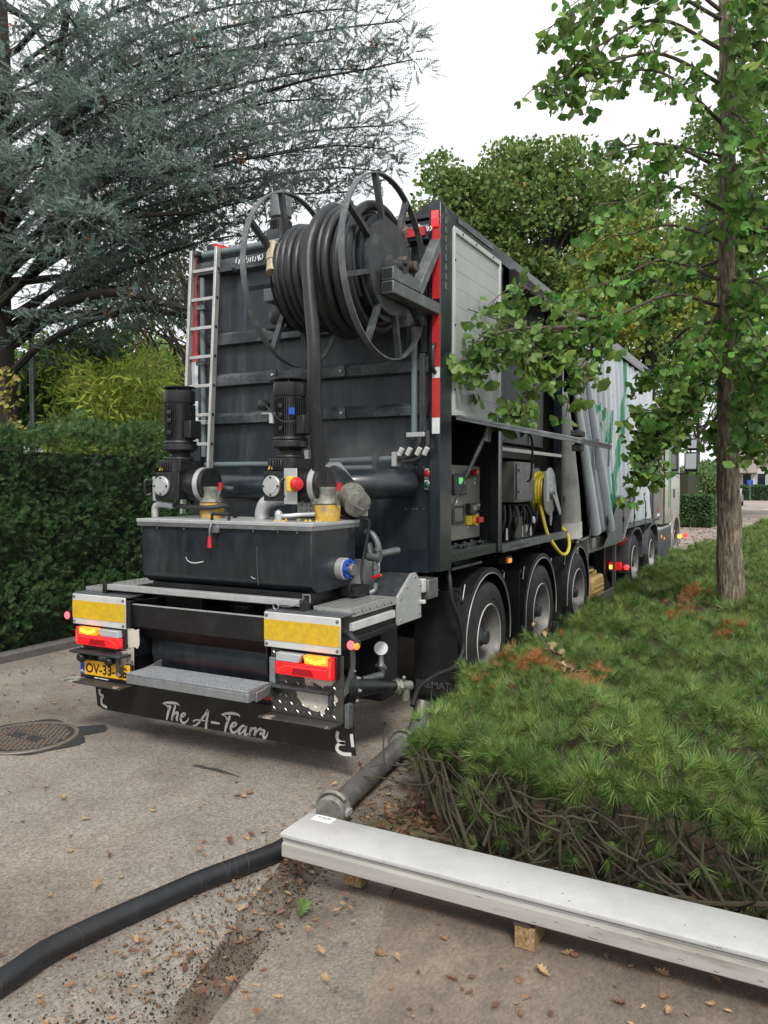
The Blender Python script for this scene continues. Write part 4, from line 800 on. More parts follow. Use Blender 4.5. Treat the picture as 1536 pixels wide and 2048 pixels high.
# --- rear frame, catwalks, step
part('rear_rail', 'alu', lambda b: b.prism([(4.06, 1.085), (4.12, 1.07), (4.12, 1.125), (4.06, 1.125)], 'X', -4.44, -2.74), .003)
part('rail_end', 'black', lambda b: (b.box(-2.739, -2.705, 4.05, 4.13, 1.02, 1.13), b.box(-4.475, -4.441, 4.05, 4.13, 1.02, 1.13)), .003)
for nm, x0, x1 in (('catwalk', -2.70, -2.41), ('catwalk', -4.76, -4.48)):
    cw = part(nm, 'checker_light', lambda b: (b.box(x0, x1, 4.15, 4.755, 1.075, 1.08), b.box(x1 - .004 if x1 > -3 else x0, x1 if x1 > -3 else x0 + .004, 4.15, 4.755, 1.03, 1.0745), b.box(x0 + .005, x1 - .005, 4.146, 4.149, 1.03, 1.0795)))
    lg = MB(); lugs(lg, (x0, 4.15, 1.081), (1, 0, 0), (0, 1, 0), (0, 0, 1), x1 - x0, .6, .05, .045, .022, .003)
    lugs(lg, (x0 + .005, 4.145, 1.032), (1, 0, 0), (0, 0, 1), (0, -1, 0), x1 - x0 - .01, .05, .05, .045, .022, .003)
    if x1 > -3: lugs(lg, (x1 + .001, 4.15, 1.03), (0, 1, 0), (0, 0, 1), (1, 0, 0), .6, .05, .05, .045, .022, .003)
    lg.build('tread_lugs', 'lug', cw)['kind'] = 'stuff'
part('side_rail', 'plate_white', lambda b: b.box(-2.43, -2.40, 4.14, 4.72, .945, .995), .003)
part('side_beam', 'black', lambda b: (b.box(-2.52, -2.43, 4.12, 4.95, .87, 1.03), b.box(-4.74, -4.65, 4.12, 4.95, .87, 1.03), b.box(-2.44, -2.405, 4.14, 4.75, .86, .90)), .004)
bx = part('sheet_metal_box', 'alu', lambda b: b.prism([(4.76, .88), (5.14, .88), (5.14, 1.14), (5.05, 1.22), (4.98, 1.22), (4.76, 1.08)], 'X', -2.42, -2.40), .003)
part('box_body', 'dark_steel', lambda b: b.prism([(4.77, .89), (5.13, .89), (5.13, 1.14), (5.05, 1.215), (4.98, 1.215), (4.77, 1.075)], 'X', -2.66, -2.421), .004, bx)
for y, z in ((4.80, .91), (5.1, .92), (5.12, 1.12), (5.03, 1.19), (4.80, 1.06), (4.90, 1.13)): part('bolt', 'steel', lambda b: bolt(b, (-2.40, y, z), (1, 0, 0), .009, .008), parent=bx)
part('white_guard', 'plate_white', lambda b: b.box(-3.0, -2.68, 5.0, 5.02, 1.06, 1.30), .003)
part('rear_trough', 'black', lambda b: (b.prism([(4.03, 1.0), (4.04, .84), (4.30, .62), (4.9, .62), (4.9, .66), (4.32, .66), (4.08, .86), (4.07, 1.0)], 'X', -4.16, -2.98), b.box(-4.165, -4.15, 4.03, 4.9, .62, 1.02), b.box(-2.99, -2.975, 4.03, 4.9, .62, 1.02)), .004)
part('trough_edge', 'alu', lambda b: b.box(-4.16, -2.98, 4.028, 4.05, 1.0, 1.006))
part('gear_unit', 'motor', lambda b: (b.lathe((-3.42, 4.4, .92), (0, 0, 1), [(0, .11), (.05, .13), (.1, .13), (.1, .1), (.16, .1)], 24), b.box(-4.1, -3.75, 4.3, 4.6, .85, 1.06), [bolt(b, (-3.42 + .11 * math.cos(a), 4.4 + .11 * math.sin(a), 1.02), (0, 0, 1), .014, .02) for a in np.linspace(0, 6.28, 9)]), .004)
part('under_hopper', 'paint', lambda b: b.lathe((-4.12, 4.46, .66), (1, 0, 0), [(0, .2), (.02, .3), (1.1, .3), (1.12, .2)], 32))
part('cross_member', 'chassis', lambda b: (b.box(-4.6, -2.5, 4.7, 4.95, .35, .9), b.box(-4.65, -4.2, 4.14, 4.7, .45, .87), b.box(-2.93, -2.66, 4.14, 4.7, .45, .87)), .005)
part('red_crossbar', 'red_tape', lambda b: b.box(-4.05, -2.9, 4.05, 4.10, .46, .53), .003)
part('lower_crossbar', 'chassis', lambda b: b.box(-4.5, -2.4, 4.085, 4.13, .36, .455), .003)
def marker_box(x0, x1):
    m = part('marker_board', 'plate_white', lambda b: b.box(x0, x1, 3.985, 4.0, .825, 1.05), .006)
    part('marker_backing', 'black', lambda b: (b.box(x0 + .02, x1 + .03 if x1 < -3 else x1 - .02, 4.0005, 4.13, .835, 1.03)), .003, m)
    part('marker_cap', 'steel_grey', lambda b: b.box(x0 + .005, x1 + .03 if x1 < -3 else x1 + .01, 3.99, 4.135, 1.051, 1.058), .002, m)
    part('yellow_band', 'yellow_refl', lambda b: b.box(x0 + .002, x1 - .002, 3.9825, 3.9845, .872, 1.003), parent=m)
    for x in (x0 + .02, x1 - .02):
        for z in (.848, 1.028): part('rivet', 'steel_grey', lambda b: b.lathe((x, 3.985, z), (0, -1, 0), [(0, .011), (.004, .010), (.007, .005), (.008, 0)], 10), parent=m)
    return m
marker_box(-4.715, -4.18); marker_box(-2.965, -2.40)
def lamp(x0, x1, z0, z1, flip):
    y = 3.985; w = x1 - x0; zm = z0 + (z1 - z0) * .58
    X = (lambda t: x0 + w * t) if not flip else (lambda t: x1 - w * t)
    l = part('tail_lamp', 'lamp_red', lambda b: (b.prism([(X(.0), z0 + .012), (X(.02), z0), (X(1), z0), (X(1), z1), (X(.93), z1), (X(.93), zm), (X(0), zm)], 'Y', y - .05, y - .006),), .006)
    part('lamp_base', 'black', lambda b: b.box(x0 - .012, x1 + .012, y - .005, y + .03, z0 - .002, z1 + .002), .004, l)
    part('clear_lens', 'lamp_clear', lambda b: b.prism([(X(.0), zm + .003), (X(.42), zm + .003), (X(.47), z1), (X(0.02), z1)], 'Y', y - .05, y - .006), .006, l)
    part('amber_lens', 'lamp_amber', lambda b: b.prism([(X(.53), zm + .003), (X(.925), zm + .003), (X(.925), z1), (X(.50), z1)], 'Y', y - .05, y - .006), .006, l)
    for k in range(5):
        xx = X(.58 + .07 * k); zz = zm + .03 - (.012 if k == 2 else .004 if k in (1, 3) else -.004)
        part('indicator_led', 'lamp_amber_lit', lambda b: b.lathe((xx, y - .051, zz), (0, -1, 0), [(0, .012), (.004, .01), (.006, 0)], 10), parent=l)
    cv = smoothpath([(X(.06), y - .052, z0 + .022), (X(.12), y - .052, z0 + .046), (X(.24), y - .052, z0 + .06), (X(.55), y - .052, z0 + .06), (X(.92), y - .052, z0 + .06)], 5)
    part('light_guide', 'lamp_red_lit', lambda b: b.ribbon(cv, .005, (0, -1, 0), .002), parent=l)
    part('reflector', 'lamp_dark_red', lambda b: b.prism([(X(.30), z0 + .01), (X(.70), z0 + .01), (X(.64), z0 + .05), (X(.33), z0 + .05)], 'Y', y - .0525, y - .0505), parent=l)
    part('brake_light', 'lamp_red_lit', lambda b: b.box(min(X(.955), X(.985)), max(X(.955), X(.985)), y - .0525, y - .0505, z0 + .02, z1 - .02), parent=l)
    return l
lamp(-2.845, -2.43, .675, .812, False)
la, lb = P(162, 1249, Y=3.985), P(248, 1297, Y=3.985); lamp(la[0], lb[0], .69, .818, True)
# tread-plate lamp panels
rp = part('lamp_panel', 'checker', lambda b: b.box(-2.93, -2.395, 4.012, 4.02, .405, .815), .002)
lg = MB(); lugs(lg, (-2.93, 4.011, .41), (1, 0, 0), (0, 0, 1), (0, -1, 0), .53, .405, .045, .032, .010, .003); lg.build('tread_lugs', 'lug', rp)['kind'] = 'stuff'
part('panel_shelf', 'checker', lambda b: b.prism([(-2.95, 3.90), (-2.42, 3.90), (-2.40, 4.011), (-2.93, 4.011)], 'Z', .392, .404), .002, rp)
part('panel_ledge', 'dark_steel', lambda b: (b.box(-2.90, -2.46, 3.94, 4.008, .582, .60), b.box(-2.48, -2.455, 3.97, 4.008, .50, .581), b.box(-2.93, -2.88, 3.93, 4.006, .52, .578)), .004, rp)
part('panel_side', 'steel_grey', lambda b: b.box(-2.393, -2.36, 4.02, 4.07, .37, .52), .004, rp)
lx0, lx1 = -4.64, -4.13
lp_ = part('lamp_panel', 'checker', lambda b: (b.box(lx0, lx1, 4.012, 4.02, .43, .83), b.box(lx1 - .09, lx1 - .06, 3.93, 4.0115, .50, .67)), .002)
lg = MB(); lugs(lg, (lx0, 4.011, .62), (1, 0, 0), (0, 0, 1), (0, -1, 0), .5, .1, .045, .032, .010, .003); lg.build('tread_lugs', 'lug', lp_)['kind'] = 'stuff'
part('panel_ledge', 'dark_steel', lambda b: b.box(lx0 - .02, lx1 - .02, 3.90, 4.008, .632, .65), .004, lp_)
part('panel_shelf', 'checker', lambda b: b.box(lx0 - .08, lx1, 3.88, 4.008, .418, .43), .002, lp_)
for x in (lx0 + .07, lx0 + .35):
    part('plate_lamp', 'black', lambda b: (b.lathe((x, 3.95, .60), (.2, -1, -.2), [(-.03, .035), (.03, .035), (.045, .02), (.045, 0)], 16), b.box(x - .02, x + .08, 3.95, 4.008, .585, .631)), .003, lp_)
npl = part('number_plate', 'plate_yellow', lambda b: b.box(lx0 + .04, lx0 + .50, 3.985, 3.99, .46, .57), .002)
part('plate_holder', 'black', lambda b: b.box(lx0 - .005, lx0 + .51, 3.9905, 4.008, .432, .575), .003, npl)
part('country_band', 'blue', lambda b: b.box(lx0, lx0 + .038, 3.985, 3.99, .46, .57), .0, npl)
text('plate_text', 'OV-33-GS', .098, axes((lx0 + .055, 3.9845, .478), (.92, 0, 0), (0, 0, 1)), 'ink', npl, .0006, .0022)
text('country_code', 'NL', .026, axes((lx0 + .003, 3.9845, .475), (1, 0, 0), (0, 0, 1)), 'sticker', npl, .0006, .0005)
part('holder_print', 'sticker', lambda b: (b.box(lx0 + .14, lx0 + .18, 3.989, 3.9904, .440, .447), b.box(lx0 + .19, lx0 + .28, 3.989, 3.9904, .440, .446)), parent=npl)
# folding step
st = part('folding_step', 'grating', lambda b: (b.box(-3.915, -2.90, 3.735, 3.985, .585, .60), b.box(-3.915, -2.90, 3.735, 3.745, .53, .5845), b.box(-2.91, -2.90, 3.746, 3.985, .53, .5845), b.box(-3.915, -3.905, 3.746, 3.985, .53, .5845)), .003)
nub = MB()
for i in range(44):
    for j in range(10):
        x = -3.90 + i * .0225; y = 3.75 + j * .0235; s = (i + j) % 2
        nub.lathe((x, y + .006 * (i % 2), .6), (0, 0, 1), [(0, .008), (.003, .005)], 6)
nub.build('grip_studs', 'grating', st)['kind'] = 'stuff'
part('step_bracket', 'galv', lambda b: (b.prism([(3.80, .52), (4.08, .56), (4.08, .66), (3.98, .60), (3.80, .58)], 'X', -2.899, -2.885), b.box(-2.93, -2.885, 3.99, 4.005, .60, .76), b.prism([(3.80, .52), (4.08, .56), (4.08, .62), (3.98, .60), (3.80, .58)], 'X', -3.94, -3.925)), .003, st)
# rubber apron with lettering
ap = part('rubber_apron', 'black', lambda b: b.prism([(-4.60, .42), (-2.365, .42), (-2.345, .19), (-4.50, .185), (-4.57, .205)], 'Y', 4.075, 4.083), .002)
def ltr(name, strokes, dx=0):
    for st_, ws in strokes:
        pts = smoothpath([P(300 + u / 5.908, 1370 + v / 5.908, Y=4.0745) for u, v in st_], 5)
        n = len(pts); w = [np.interp(i / (n - 1), np.linspace(0, 1, len(ws)), ws) for i in range(n)]
        part(name, 'lettering', lambda b: b.ribbon(pts, w, (0, -1, 0), .0015), parent=ap)
K = .0193
ltr('lettering', [
  ([(150, 218), (190, 208), (260, 210), (320, 218), (350, 245)], [.003, .014, .02, .015, .004]),
  ([(240, 240), (222, 300), (208, 360), (198, 412)], [.026, .022, .018, .012]), ([(160, 222), (195, 238), (215, 262), (222, 300)], [.003, .009, .011, .008]),
  ([(302, 235), (285, 300), (268, 370), (258, 415)], [.016, .018, .018, .014]), ([(265, 405), (290, 345), (318, 322), (330, 340), (318, 390), (322, 425)], [.005, .01, .015, .018, .018, .012]),
  ([(362, 390), (395, 372), (418, 345), (405, 330), (378, 350), (364, 395), (375, 435), (405, 448), (440, 425), (462, 385)], [.006, .009, .011, .011, .016, .018, .017, .015, .011, .004]),
  ([(505, 480), (545, 472), (590, 430), (640, 365), (690, 295)], [.006, .012, .013, .014, .02]), ([(692, 300), (680, 370), (668, 440), (662, 518)], [.018, .017, .017, .02]),
  ([(512, 435), (520, 420), (560, 412), (620, 418), (690, 428)], [.008, .011, .009, .009, .006]),
  ([(722, 440), (770, 446), (825, 455)], [.016, .017, .013]),
  ([(840, 350), (890, 338), (970, 335), (1040, 348), (1065, 380)], [.004, .014, .02, .014, .004]), ([(850, 352), (890, 370), (908, 400), (915, 440)], [.004, .009, .011, .008]),
  ([(945, 365), (920, 430), (900, 490), (886, 556)], [.02, .02, .019, .013]),
  ([(955, 500), (995, 490), (1022, 462), (1010, 445), (980, 455), (955, 500), (962, 545), (990, 562), (1025, 545), (1055, 505)], [.006, .009, .011, .012, .016, .018, .018, .015, .012, .006]),
  ([(1125, 495), (1105, 480), (1075, 500), (1050, 550), (1060, 575), (1090, 560), (1115, 520), (1135, 490)], [.01, .014, .017, .018, .015, .01, .01, .012]), ([(1140, 485), (1128, 530), (1120, 575), (1135, 592), (1160, 570)], [.016, .018, .017, .014, .006]),
  ([(1205, 500), (1190, 545), (1175, 595)], [.016, .018, .015]), ([(1178, 590), (1215, 520), (1245, 508), (1250, 530), (1240, 580), (1232, 600)], [.005, .01, .015, .018, .018, .014]),
  ([(1240, 595), (1280, 530), (1308, 515), (1312, 540), (1305, 590)], [.005, .01, .015, .018, .017]), ([(1300, 560), (1330, 535), (1352, 540), (1340, 600), (1355, 625), (1380, 600), (1396, 550)], [.008, .012, .017, .018, .016, .011, .004])])
def logo(pts, w): part('apron_logo', 'lettering', lambda b: b.ribbon(smoothpath([P(x, y, Y=4.0745) for x, y in pts], 5), w, (0, -1, 0), .0015), parent=ap)
logo([(676, 1463), (674, 1475), (680, 1484), (690, 1486)], .022); logo([(690, 1487), (678, 1488), (674, 1498), (684, 1507), (703, 1509)], .022); logo([(703, 1468), (704, 1480), (706, 1494)], .022)
logo([(199, 1378), (200, 1388), (206, 1392), (203, 1398), (204, 1408), (214, 1415)], .02)
# side marker arms
for x, y, s in ((137, 1230, -1), (704, 1290, 1)):
    q = P(x, y, Y=4.02); ma = part('marker_arm', 'rubber', lambda b: (b.tube(smoothpath([(q[0] - s * .07, 4.06, q[2] + .06), (q[0] - s * .03, 4.05, q[2] + .05), (q[0] + s * .005, 4.04, q[2] + .02), (q[0] + s * .01, 4.035, q[2])], 4), [.022] * 9 + [.026] * 4, 12), b.lathe((q[0] + .0, 4.03, q[2]), (0, 1, 0), [(-.02, .0), (-.02, .036), (.04, .036), (.05, .03), (.05, 0)], 18)))
    part('red_lens', 'lamp_pink', lambda b: b.lathe((q[0], 4.009, q[2]), (0, -1, 0), [(0, .028), (.006, .026), (.01, 0)], 16), parent=ma)
    if s > 0: part('amber_lens', 'lamp_amber', lambda b: b.lathe((q[0] + .03, 4.02, q[2] - .005), (1, -.4, -.3), [(0, .022), (.012, .018), (.016, 0)], 14), parent=ma)
# outlet under the right corner: flange, cone, gauge, valve
fc = P(718, 1380, X=-2.47); fy, fz = fc[1], fc[2]
of = part('outlet_flange', 'motor', lambda b: (b.lathe((-2.60, fy, fz), (.55, .83, -.1), [(-.12, .09), (0, .09), (.0, .125), (.03, .125), (.035, .12), (.06, .12), (.062, .075), (.16, .06), (.36, .032), (.37, .035), (.40, .035), (.40, 0)], 28)))
dv = norm((.55, .83, -.1))
part('flange_spacer', 'cab_grey', lambda b: b.lathe(V(-2.60, fy, fz) - dv * .05, dv, [(0, .10), (.045, .10), (.045, 0)], 28), parent=of)
u_, w_, _ = frame(dv)
part('flange_bolt', 'steel', lambda b: [bolt(b, V(-2.60, fy, fz) + dv * .06 + (u_ * math.cos(a) + w_ * math.sin(a)) * .105, dv, .016, .03) for a in np.linspace(0, 6.283, 9)[:-1]], parent=of)
gp = P(763, 1298, X=-2.46); gb = V(-2.60, fy, fz) + dv * .15
part('gauge', 'black', lambda b: b.lathe((gp[0] - .02, gp[1] + .03, gp[2]), (.5, -.85, 0), [(-.03, .03), (-.03, .052), (.012, .052), (.012, .046)], 24), parent=of)
part('gauge_dial', 'sticker', lambda b: b.lathe((gp[0] - .02, gp[1] + .03, gp[2]), (.5, -.85, 0), [(.0125, .047), (.0135, 0)], 24), parent=of)
part('gauge_stem', 'steel_grey', lambda b: (b.tube([gp + V(-.02, .03, -.05), gp + V(-.02, .03, -.11), gp + V(-.02, .03, -.12), gp + V(-.02, .03, -.19), gb + V(0, 0, .05)], [.016, .022, .03, .028, .02], 12), b.lathe(gp + V(-.02, .03, -.13), (1, -.3, 0), [(-.045, .014), (.045, .014)], 8)), parent=of)
ce = V(-2.60, fy, fz) + dv * .40
part('valve_body', 'coupling', lambda b: (b.tube([ce, ce + dv * .06, ce + dv * .07, ce + dv * .13], [.045, .045, .034, .034], 14), b.tube([ce + dv * .09, ce + dv * .09 + V(0, 0, -.10)], [.03, .026], 12), b.lathe(ce + dv * .02, dv, [(0, .055), (.02, .055)], 6), b.tube([ce + dv * .06 + V(0, 0, .02), ce + dv * .06 + V(.03, -.03, .07)], .012, 8)), parent=of)
part('stay_plate', 'cab_grey', lambda b: (b.prism([(4.28, .88), (4.33, .88), (4.36, .70), (4.30, .52), (4.20, .50), (4.30, .68)], 'X', -2.52, -2.505)), .003)
# wire ring and chain on the rail
part('lock_ring', 'steel', lambda b: (b.tube([P(552, 1213, Y=4.03) + V(.02 * math.cos(a), 0, .02 * math.sin(a)) for a in np.linspace(0, 6.283, 12, endpoint=False)], .006, 6, closed=True), b.tube(smoothpath([P(555, 1210, Y=4.03), P(575, 1214, Y=4.03), P(598, 1208, Y=4.03), P(610, 1195, Y=4.03)], 4), .003, 5), b.tube([P(606, 1200, Y=4.05), P(606, 1190, Y=4.05), P(620, 1190, Y=4.05), P(620, 1205, Y=4.05)], .006, 6)))
# ================================================================== HOSE REEL
AY, AZ = 4.79, 3.345; XRR, XRL = -2.50, -3.26
hr = part('hose_reel', 'dark_steel', lambda b: (b.cyl((XRL, AY, AZ), (XRR + .03, AY, AZ), .32, n=40),))
for xr_, sgn in ((XRR, 1), (XRL, -1)):
    part('rim', 'steel_grey', lambda b: b.lathe((xr_, AY, AZ), (1, 0, 0), [(-.022, .612), (.022, .612), (.022, .622), (-.022, .622), (-.022, .612)], 72, caps=False), parent=hr)
    for k in range(8):
        a = R(k * 45 + 17); d = V(0, math.cos(a), math.sin(a)); q = V(0, -math.sin(a), math.cos(a))
        part('spoke', 'dark_steel', lambda b: b.bar(V(xr_ + sgn * .012, AY, AZ) + d * .20, V(xr_, AY, AZ) + d * .613, .034, .04, up=(1, 0, 0)), .002, hr)
dk = part('side_disc', 'paint_dusty', lambda b: b.lathe((XRR - .02, AY, AZ), (1, 0, 0), [(0, .36), (.012, .36), (.012, 0)], 48), parent=hr)
part('side_disc', 'paint_dusty', lambda b: b.lathe((XRL, AY, AZ), (1, 0, 0), [(0, .33), (.012, .33)], 48), parent=hr)
part('disc_bolt', 'ink', lambda b: [bolt(b, (XRR - .008, AY + .33 * math.cos(a), AZ + .33 * math.sin(a)), (1, 0, 0), .008, .004) for a in np.linspace(0, 6.283, 13)[:-1]], parent=hr)
part('axle_hub', 'dark_steel', lambda b: (b.lathe((XRR, AY, AZ), (1, 0, 0), [(0, .09), (.03, .09), (.04, .06), (.14, .05), (.14, 0)], 20)), parent=hr)
part('rusty_pin', 'iron', lambda b: (b.lathe((XRR + .07, AY - .01, AZ + .03), (1, 0, 0), [(0, .034), (.08, .034), (.09, .028), (.09, 0)], 8), b.lathe((XRR + .06, AY + .15, AZ + .03), (1, 0, 0), [(0, .04), (.09, .04), (.1, .032), (.1, 0)], 14)), parent=hr)
def coil(b):
    pts = []; r = .031
    turns = 11.2; n = int(turns * 36)
    for i in range(n + 1):
        t = i / n; a = R(150) + 2 * math.pi * turns * t; rr = .352 + .007 * math.sin(a * 1.7); pts.append((XRL + .07 + (XRR - .07 - XRL - .07) * t, AY + rr * math.cos(a), AZ + rr * math.sin(a)))
    b.tube(pts, r, 14)
    pts = []; turns = 7.15; n = int(turns * 36); a1 = R(97)
    for i in range(n + 1):
        t = i / n; a = a1 - 2 * math.pi * turns * (1 - t); rr = .412 + .012 * math.sin(a * 1.3)
        x = XRR - .06 - .085 * turns * t if False else XRR - .055 - .40 * (1 - abs(2 * t - 1)) ** .9 if False else XRR - .045 - .26 * t - .13 * math.sin(t * 3.1)
        pts.append((x, AY + rr * math.cos(a), AZ + rr * math.sin(a)))
    b.tube(pts, .033, 14); return pts
cm = MB(); last = coil(cm); cm.build('wound_hose', 'hose', hr)
e = np.array(last[-1])
hang = smoothpath([e, V(e[0] - .01, AY - .20, AZ + .40), V(e[0] - .02, AY - .38, AZ + .24), V(e[0] - .03, AY - .47, AZ - .02)] + [P(x, y, Y=yy) for x, y, yy in ((628, 690, 4.28), (629, 780, 4.30), (634, 880, 4.36), (639, 985, 4.42))], 8)
part('hanging_hose', 'hose', lambda b: b.tube(hang, [.034 + .012 * min(1, i / 16) for i in range(len(hang))], 16), parent=hr)
part('hose_ferrule', 'coupling', lambda b: b.tube([P(639, 983, Y=4.42), P(640, 1008, Y=4.42)], .062, 18), parent=hr)
for (x0, y0, x1, y1, yy) in ((547, 488, 545, 545, 4.47),):
    p0, p1 = P(x0, y0, Y=yy + .04), P(x1, y1, Y=yy - .03); m_ = (p0 + p1) / 2
    part('end_fitting', 'ferrule', lambda b: b.tube([p0, p0 * .67 + p1 * .33, p0 * .66 + p1 * .34, p0 * .4 + p1 * .6, p0 * .39 + p1 * .61, p1], [.04, .042, .048, .048, .042, .045], 14), parent=hr)
p0, p1 = P(795, 435, X=-2.66), P(812, 490, X=-2.66)
part('end_fitting', 'coupling', lambda b: b.tube([p0, p0 * .6 + p1 * .4, p0 * .59 + p1 * .41, p1], [.04, .045, .05, .05], 14), parent=hr)
arm = part('reel_arm', 'steel_grey', lambda b: (b.box(-2.455, -2.365, 4.62, 5.384, 3.13, 3.215), b.box(-2.455, -2.365, 4.62, 5.05, 3.218, 3.305)), .006)
part('arm_opening', 'ink', lambda b: (b.box(-2.445, -2.375, 4.617, 4.6195, 3.142, 3.204), b.box(-2.445, -2.375, 4.617, 4.6195, 3.23, 3.293)), parent=arm)
part('arm_brace', 'steel_grey', lambda b: b.bar((-2.405, 5.04, 3.22), (-2.405, 5.42, 3.69), .07, .085, up=(1, 0, 0)), .006, arm)
part('bearing_block', 'dark_steel', lambda b: (b.box(-2.45, -2.38, 4.68, 4.95, 3.306, 3.33), b.box(-2.43, -2.39, 4.75, 4.83, 3.33, 3.40)), .006, arm)
part('reel_arm', 'steel_grey', lambda b: b.box(-3.47, -3.38, 4.68, 5.395, 3.20, 3.30), .006)
part('drive_motor', 'motor', lambda b: (b.lathe((-3.52, 4.98, 3.06), (0, 0, 1), [(0, .06), (.05, .09), (.1, .1), (.12, .1), (.13, .07), (.3, .07), (.32, .05)], 20), b.box(-3.62, -3.42, 4.9, 5.06, 3.05, 3.08)), .003)
# agitator motor and vent standing on the roof
q0 = P(562, 392, Y=5.80); q1 = P(562, 445, Y=5.80)
am = part('agitator_motor', 'steel_grey', lambda b: b.lathe((q0[0], 5.80, q1[2] + .02), (0, 0, 1), [(0, .07), (.02, .095), (q0[2] - q1[2] - .03, .095), (q0[2] - q1[2], .08), (q0[2] - q1[2], 0)], 28))
part('agitator_fins', 'motor', lambda b: (b.cyl((q0[0], 5.80, 3.93), (q0[0], 5.80, q1[2] + .0195), .085, n=28), [b.bar((q0[0] + .09 * math.cos(a), 5.8 + .09 * math.sin(a), 3.97), (q0[0] + .09 * math.cos(a), 5.8 + .09 * math.sin(a), q1[2]), .02, .005, up=(-math.sin(a), math.cos(a), 0)) for a in np.linspace(0, 6.28, 25)[:-1]]), parent=am)
part('motor_stool', 'dark_steel', lambda b: (b.box(q0[0] - .22, q0[0] + .12, 5.68, 5.92, 3.931, 3.99), b.box(q0[0] - .02, q0[0] + .1, 5.6, 5.66, 3.93, 4.08)), .004, am)
v0 = P(806, 440, Y=5.85)
vn = part('roof_vent', 'dark_steel', lambda b: (b.lathe((v0[0], 5.85, v0[2] - .04), (0, 0, 1), [(0, .15), (.015, .15), (.03, .12), (.06, .06), (.065, 0)], 28), b.cyl((v0[0], 5.85, 3.93), (v0[0], 5.85, v0[2] - .0405), .05, n=16), b.box(v0[0] - .09, v0[0] + .09, 5.78, 5.92, v0[2] - .13, v0[2] - .045)))
part('vent_hose', 'coupling', lambda b: b.tube(smoothpath([(v0[0] - .05, 5.7, v0[2] - .1), (v0[0] + .02, 5.62, v0[2] - .25), (v0[0] + .05, 5.58, v0[2] - .4)], 5), .04, 12), parent=vn)

# bare metal where the dark coating has flaked off the lamp panels
def flake(poly, par, Y=4.0105):
    pts = []
    for i in range(len(poly)):
        a, b_ = np.array(poly[i], float), np.array(poly[(i + 1) % len(poly)], float)
        for t in (0, .25, .5, .75): pts.append(a + (b_ - a) * t + (rng.normal(size=2) * 1.7 if t else 0))
    q = [P(x, y, Y=Y) for x, y in pts]
    part('flaked_patch', 'bare_patch', lambda b: b.prism([(p[0], p[2]) for p in q], 'Y', Y - .0012, Y), parent=par, smooth=0)
flake([(588, 1377), (630, 1380), (668, 1388), (676, 1402), (668, 1412), (655, 1412), (650, 1428), (636, 1424), (610, 1414), (598, 1398)], rp)
flake([(612, 1352), (640, 1358), (672, 1362), (662, 1372), (640, 1372), (618, 1360)], rp)
flake([(252, 1256), (279, 1258), (279, 1290), (262, 1296), (252, 1290)], lp_)
flake([(208, 1312), (232, 1316), (232, 1328), (206, 1324)], lp_)
# worn white lettering on the top beam
for x0, y0, n_ in ((474, 522, 12), (838, 458, 6), (714, 996, 9)):
    for k in range(n_):
        x = x0 + k * 4.6; y = y0 - k * .6 + rng.normal() * 2; yy = 5.345 if y0 < 900 else 4.86
        a = [P(x, y - 5, Y=yy), P(x + rng.uniform(-2, 3), y, Y=yy), P(x + rng.uniform(-3, 3), y + 5, Y=yy)]
        if y0 < 900: part('worn_lettering', 'white_tape', lambda b: b.ribbon(a, rng.uniform(.006, .014), (0, -1, 0), .0015), parent=rear)
# ================================================================== TRACTOR UNIT
tt = thing('tractor_unit', (-3.575, 16.5, 0), 'silver-grey truck cab with green stripe coupled ahead of the trailer', 'truck')
def tpart(name, m, fn, bevel=0., parent=None): return one(name, m, parent or tt, fn, bevel)
tpart('chassis', 'chassis', lambda b: (b.box(-4.1, -3.05, 12.9, 19.0, .6, 1.02), b.cyl((-4.5, 13.8, .5), (-2.6, 13.8, .5), .09, n=12), b.cyl((-4.5, 15.6, .5), (-2.6, 15.6, .5), .09, n=12), b.cyl((-4.5, 18.95, .5), (-2.6, 18.95, .5), .09, n=12), b.box(-3.9, -3.2, 13.8, 14.6, 1.02, 1.14)))
for y in (13.8, 15.6, 18.95):
    addwheel(-2.58, y, .5, 0, tt); addwheel(-4.57, y, .5, math.pi, tt)
for y in (13.8, 15.6):
    def fend2(b, y=y):
        n = 14; pr_ = [(1.0, R(178 - 176 * k / n)) for k in range(n + 1)]
        o_ = [(y + .66 * np.sign(math.cos(a)) * abs(math.cos(a)) ** .7, .50 + .62 * abs(math.sin(a)) ** .7) for _, a in pr_]; i_ = [(y + (p[0] - y) * .94, .5 + (p[1] - .5) * .94) for p in o_]
        for k in range(n): b.prism([o_[k], o_[k + 1], i_[k + 1], i_[k]], 'X', -2.95, -2.36)
    f2 = tpart('mudguard', 'fender', fend2, .0)
tpart('rear_mudguard_skirt', 'fender', lambda b: b.prism([(13.05, .40), (13.16, .40), (13.2, .95), (13.12, .95)], 'X', -2.9, -2.36), .01)
tl = tpart('tail_lamp', 'lamp_red', lambda b: b.box(-2.66, -2.46, 12.97, 13.04, .45, .58), .015)
tpart('indicator', 'lamp_amber_lit', lambda b: b.box(-2.645, -2.57, 12.955, 12.9695, .465, .53), .003, tl)
tpart('tail_lamp', 'lamp_red_lit', lambda b: b.lathe((-2.38, 13.0, .50), (0, -1, 0), [(-.06, .035), (0, .042), (.03, .035), (.04, .02), (.04, 0)], 16))
tpart('reflector_triangle', 'red', lambda b: b.lathe((-2.50, 12.95, .98), (0, -1, 0), [(-.05, .11), (0, .12), (.03, .1), (.04, 0)], 14))
tpart('catwalk_deck', 'alu', lambda b: (b.box(-4.4, -2.5, 16.3, 17.05, 1.03, 1.06), b.box(-2.6, -2.38, 16.3, 17.9, .92, .96)), .005)
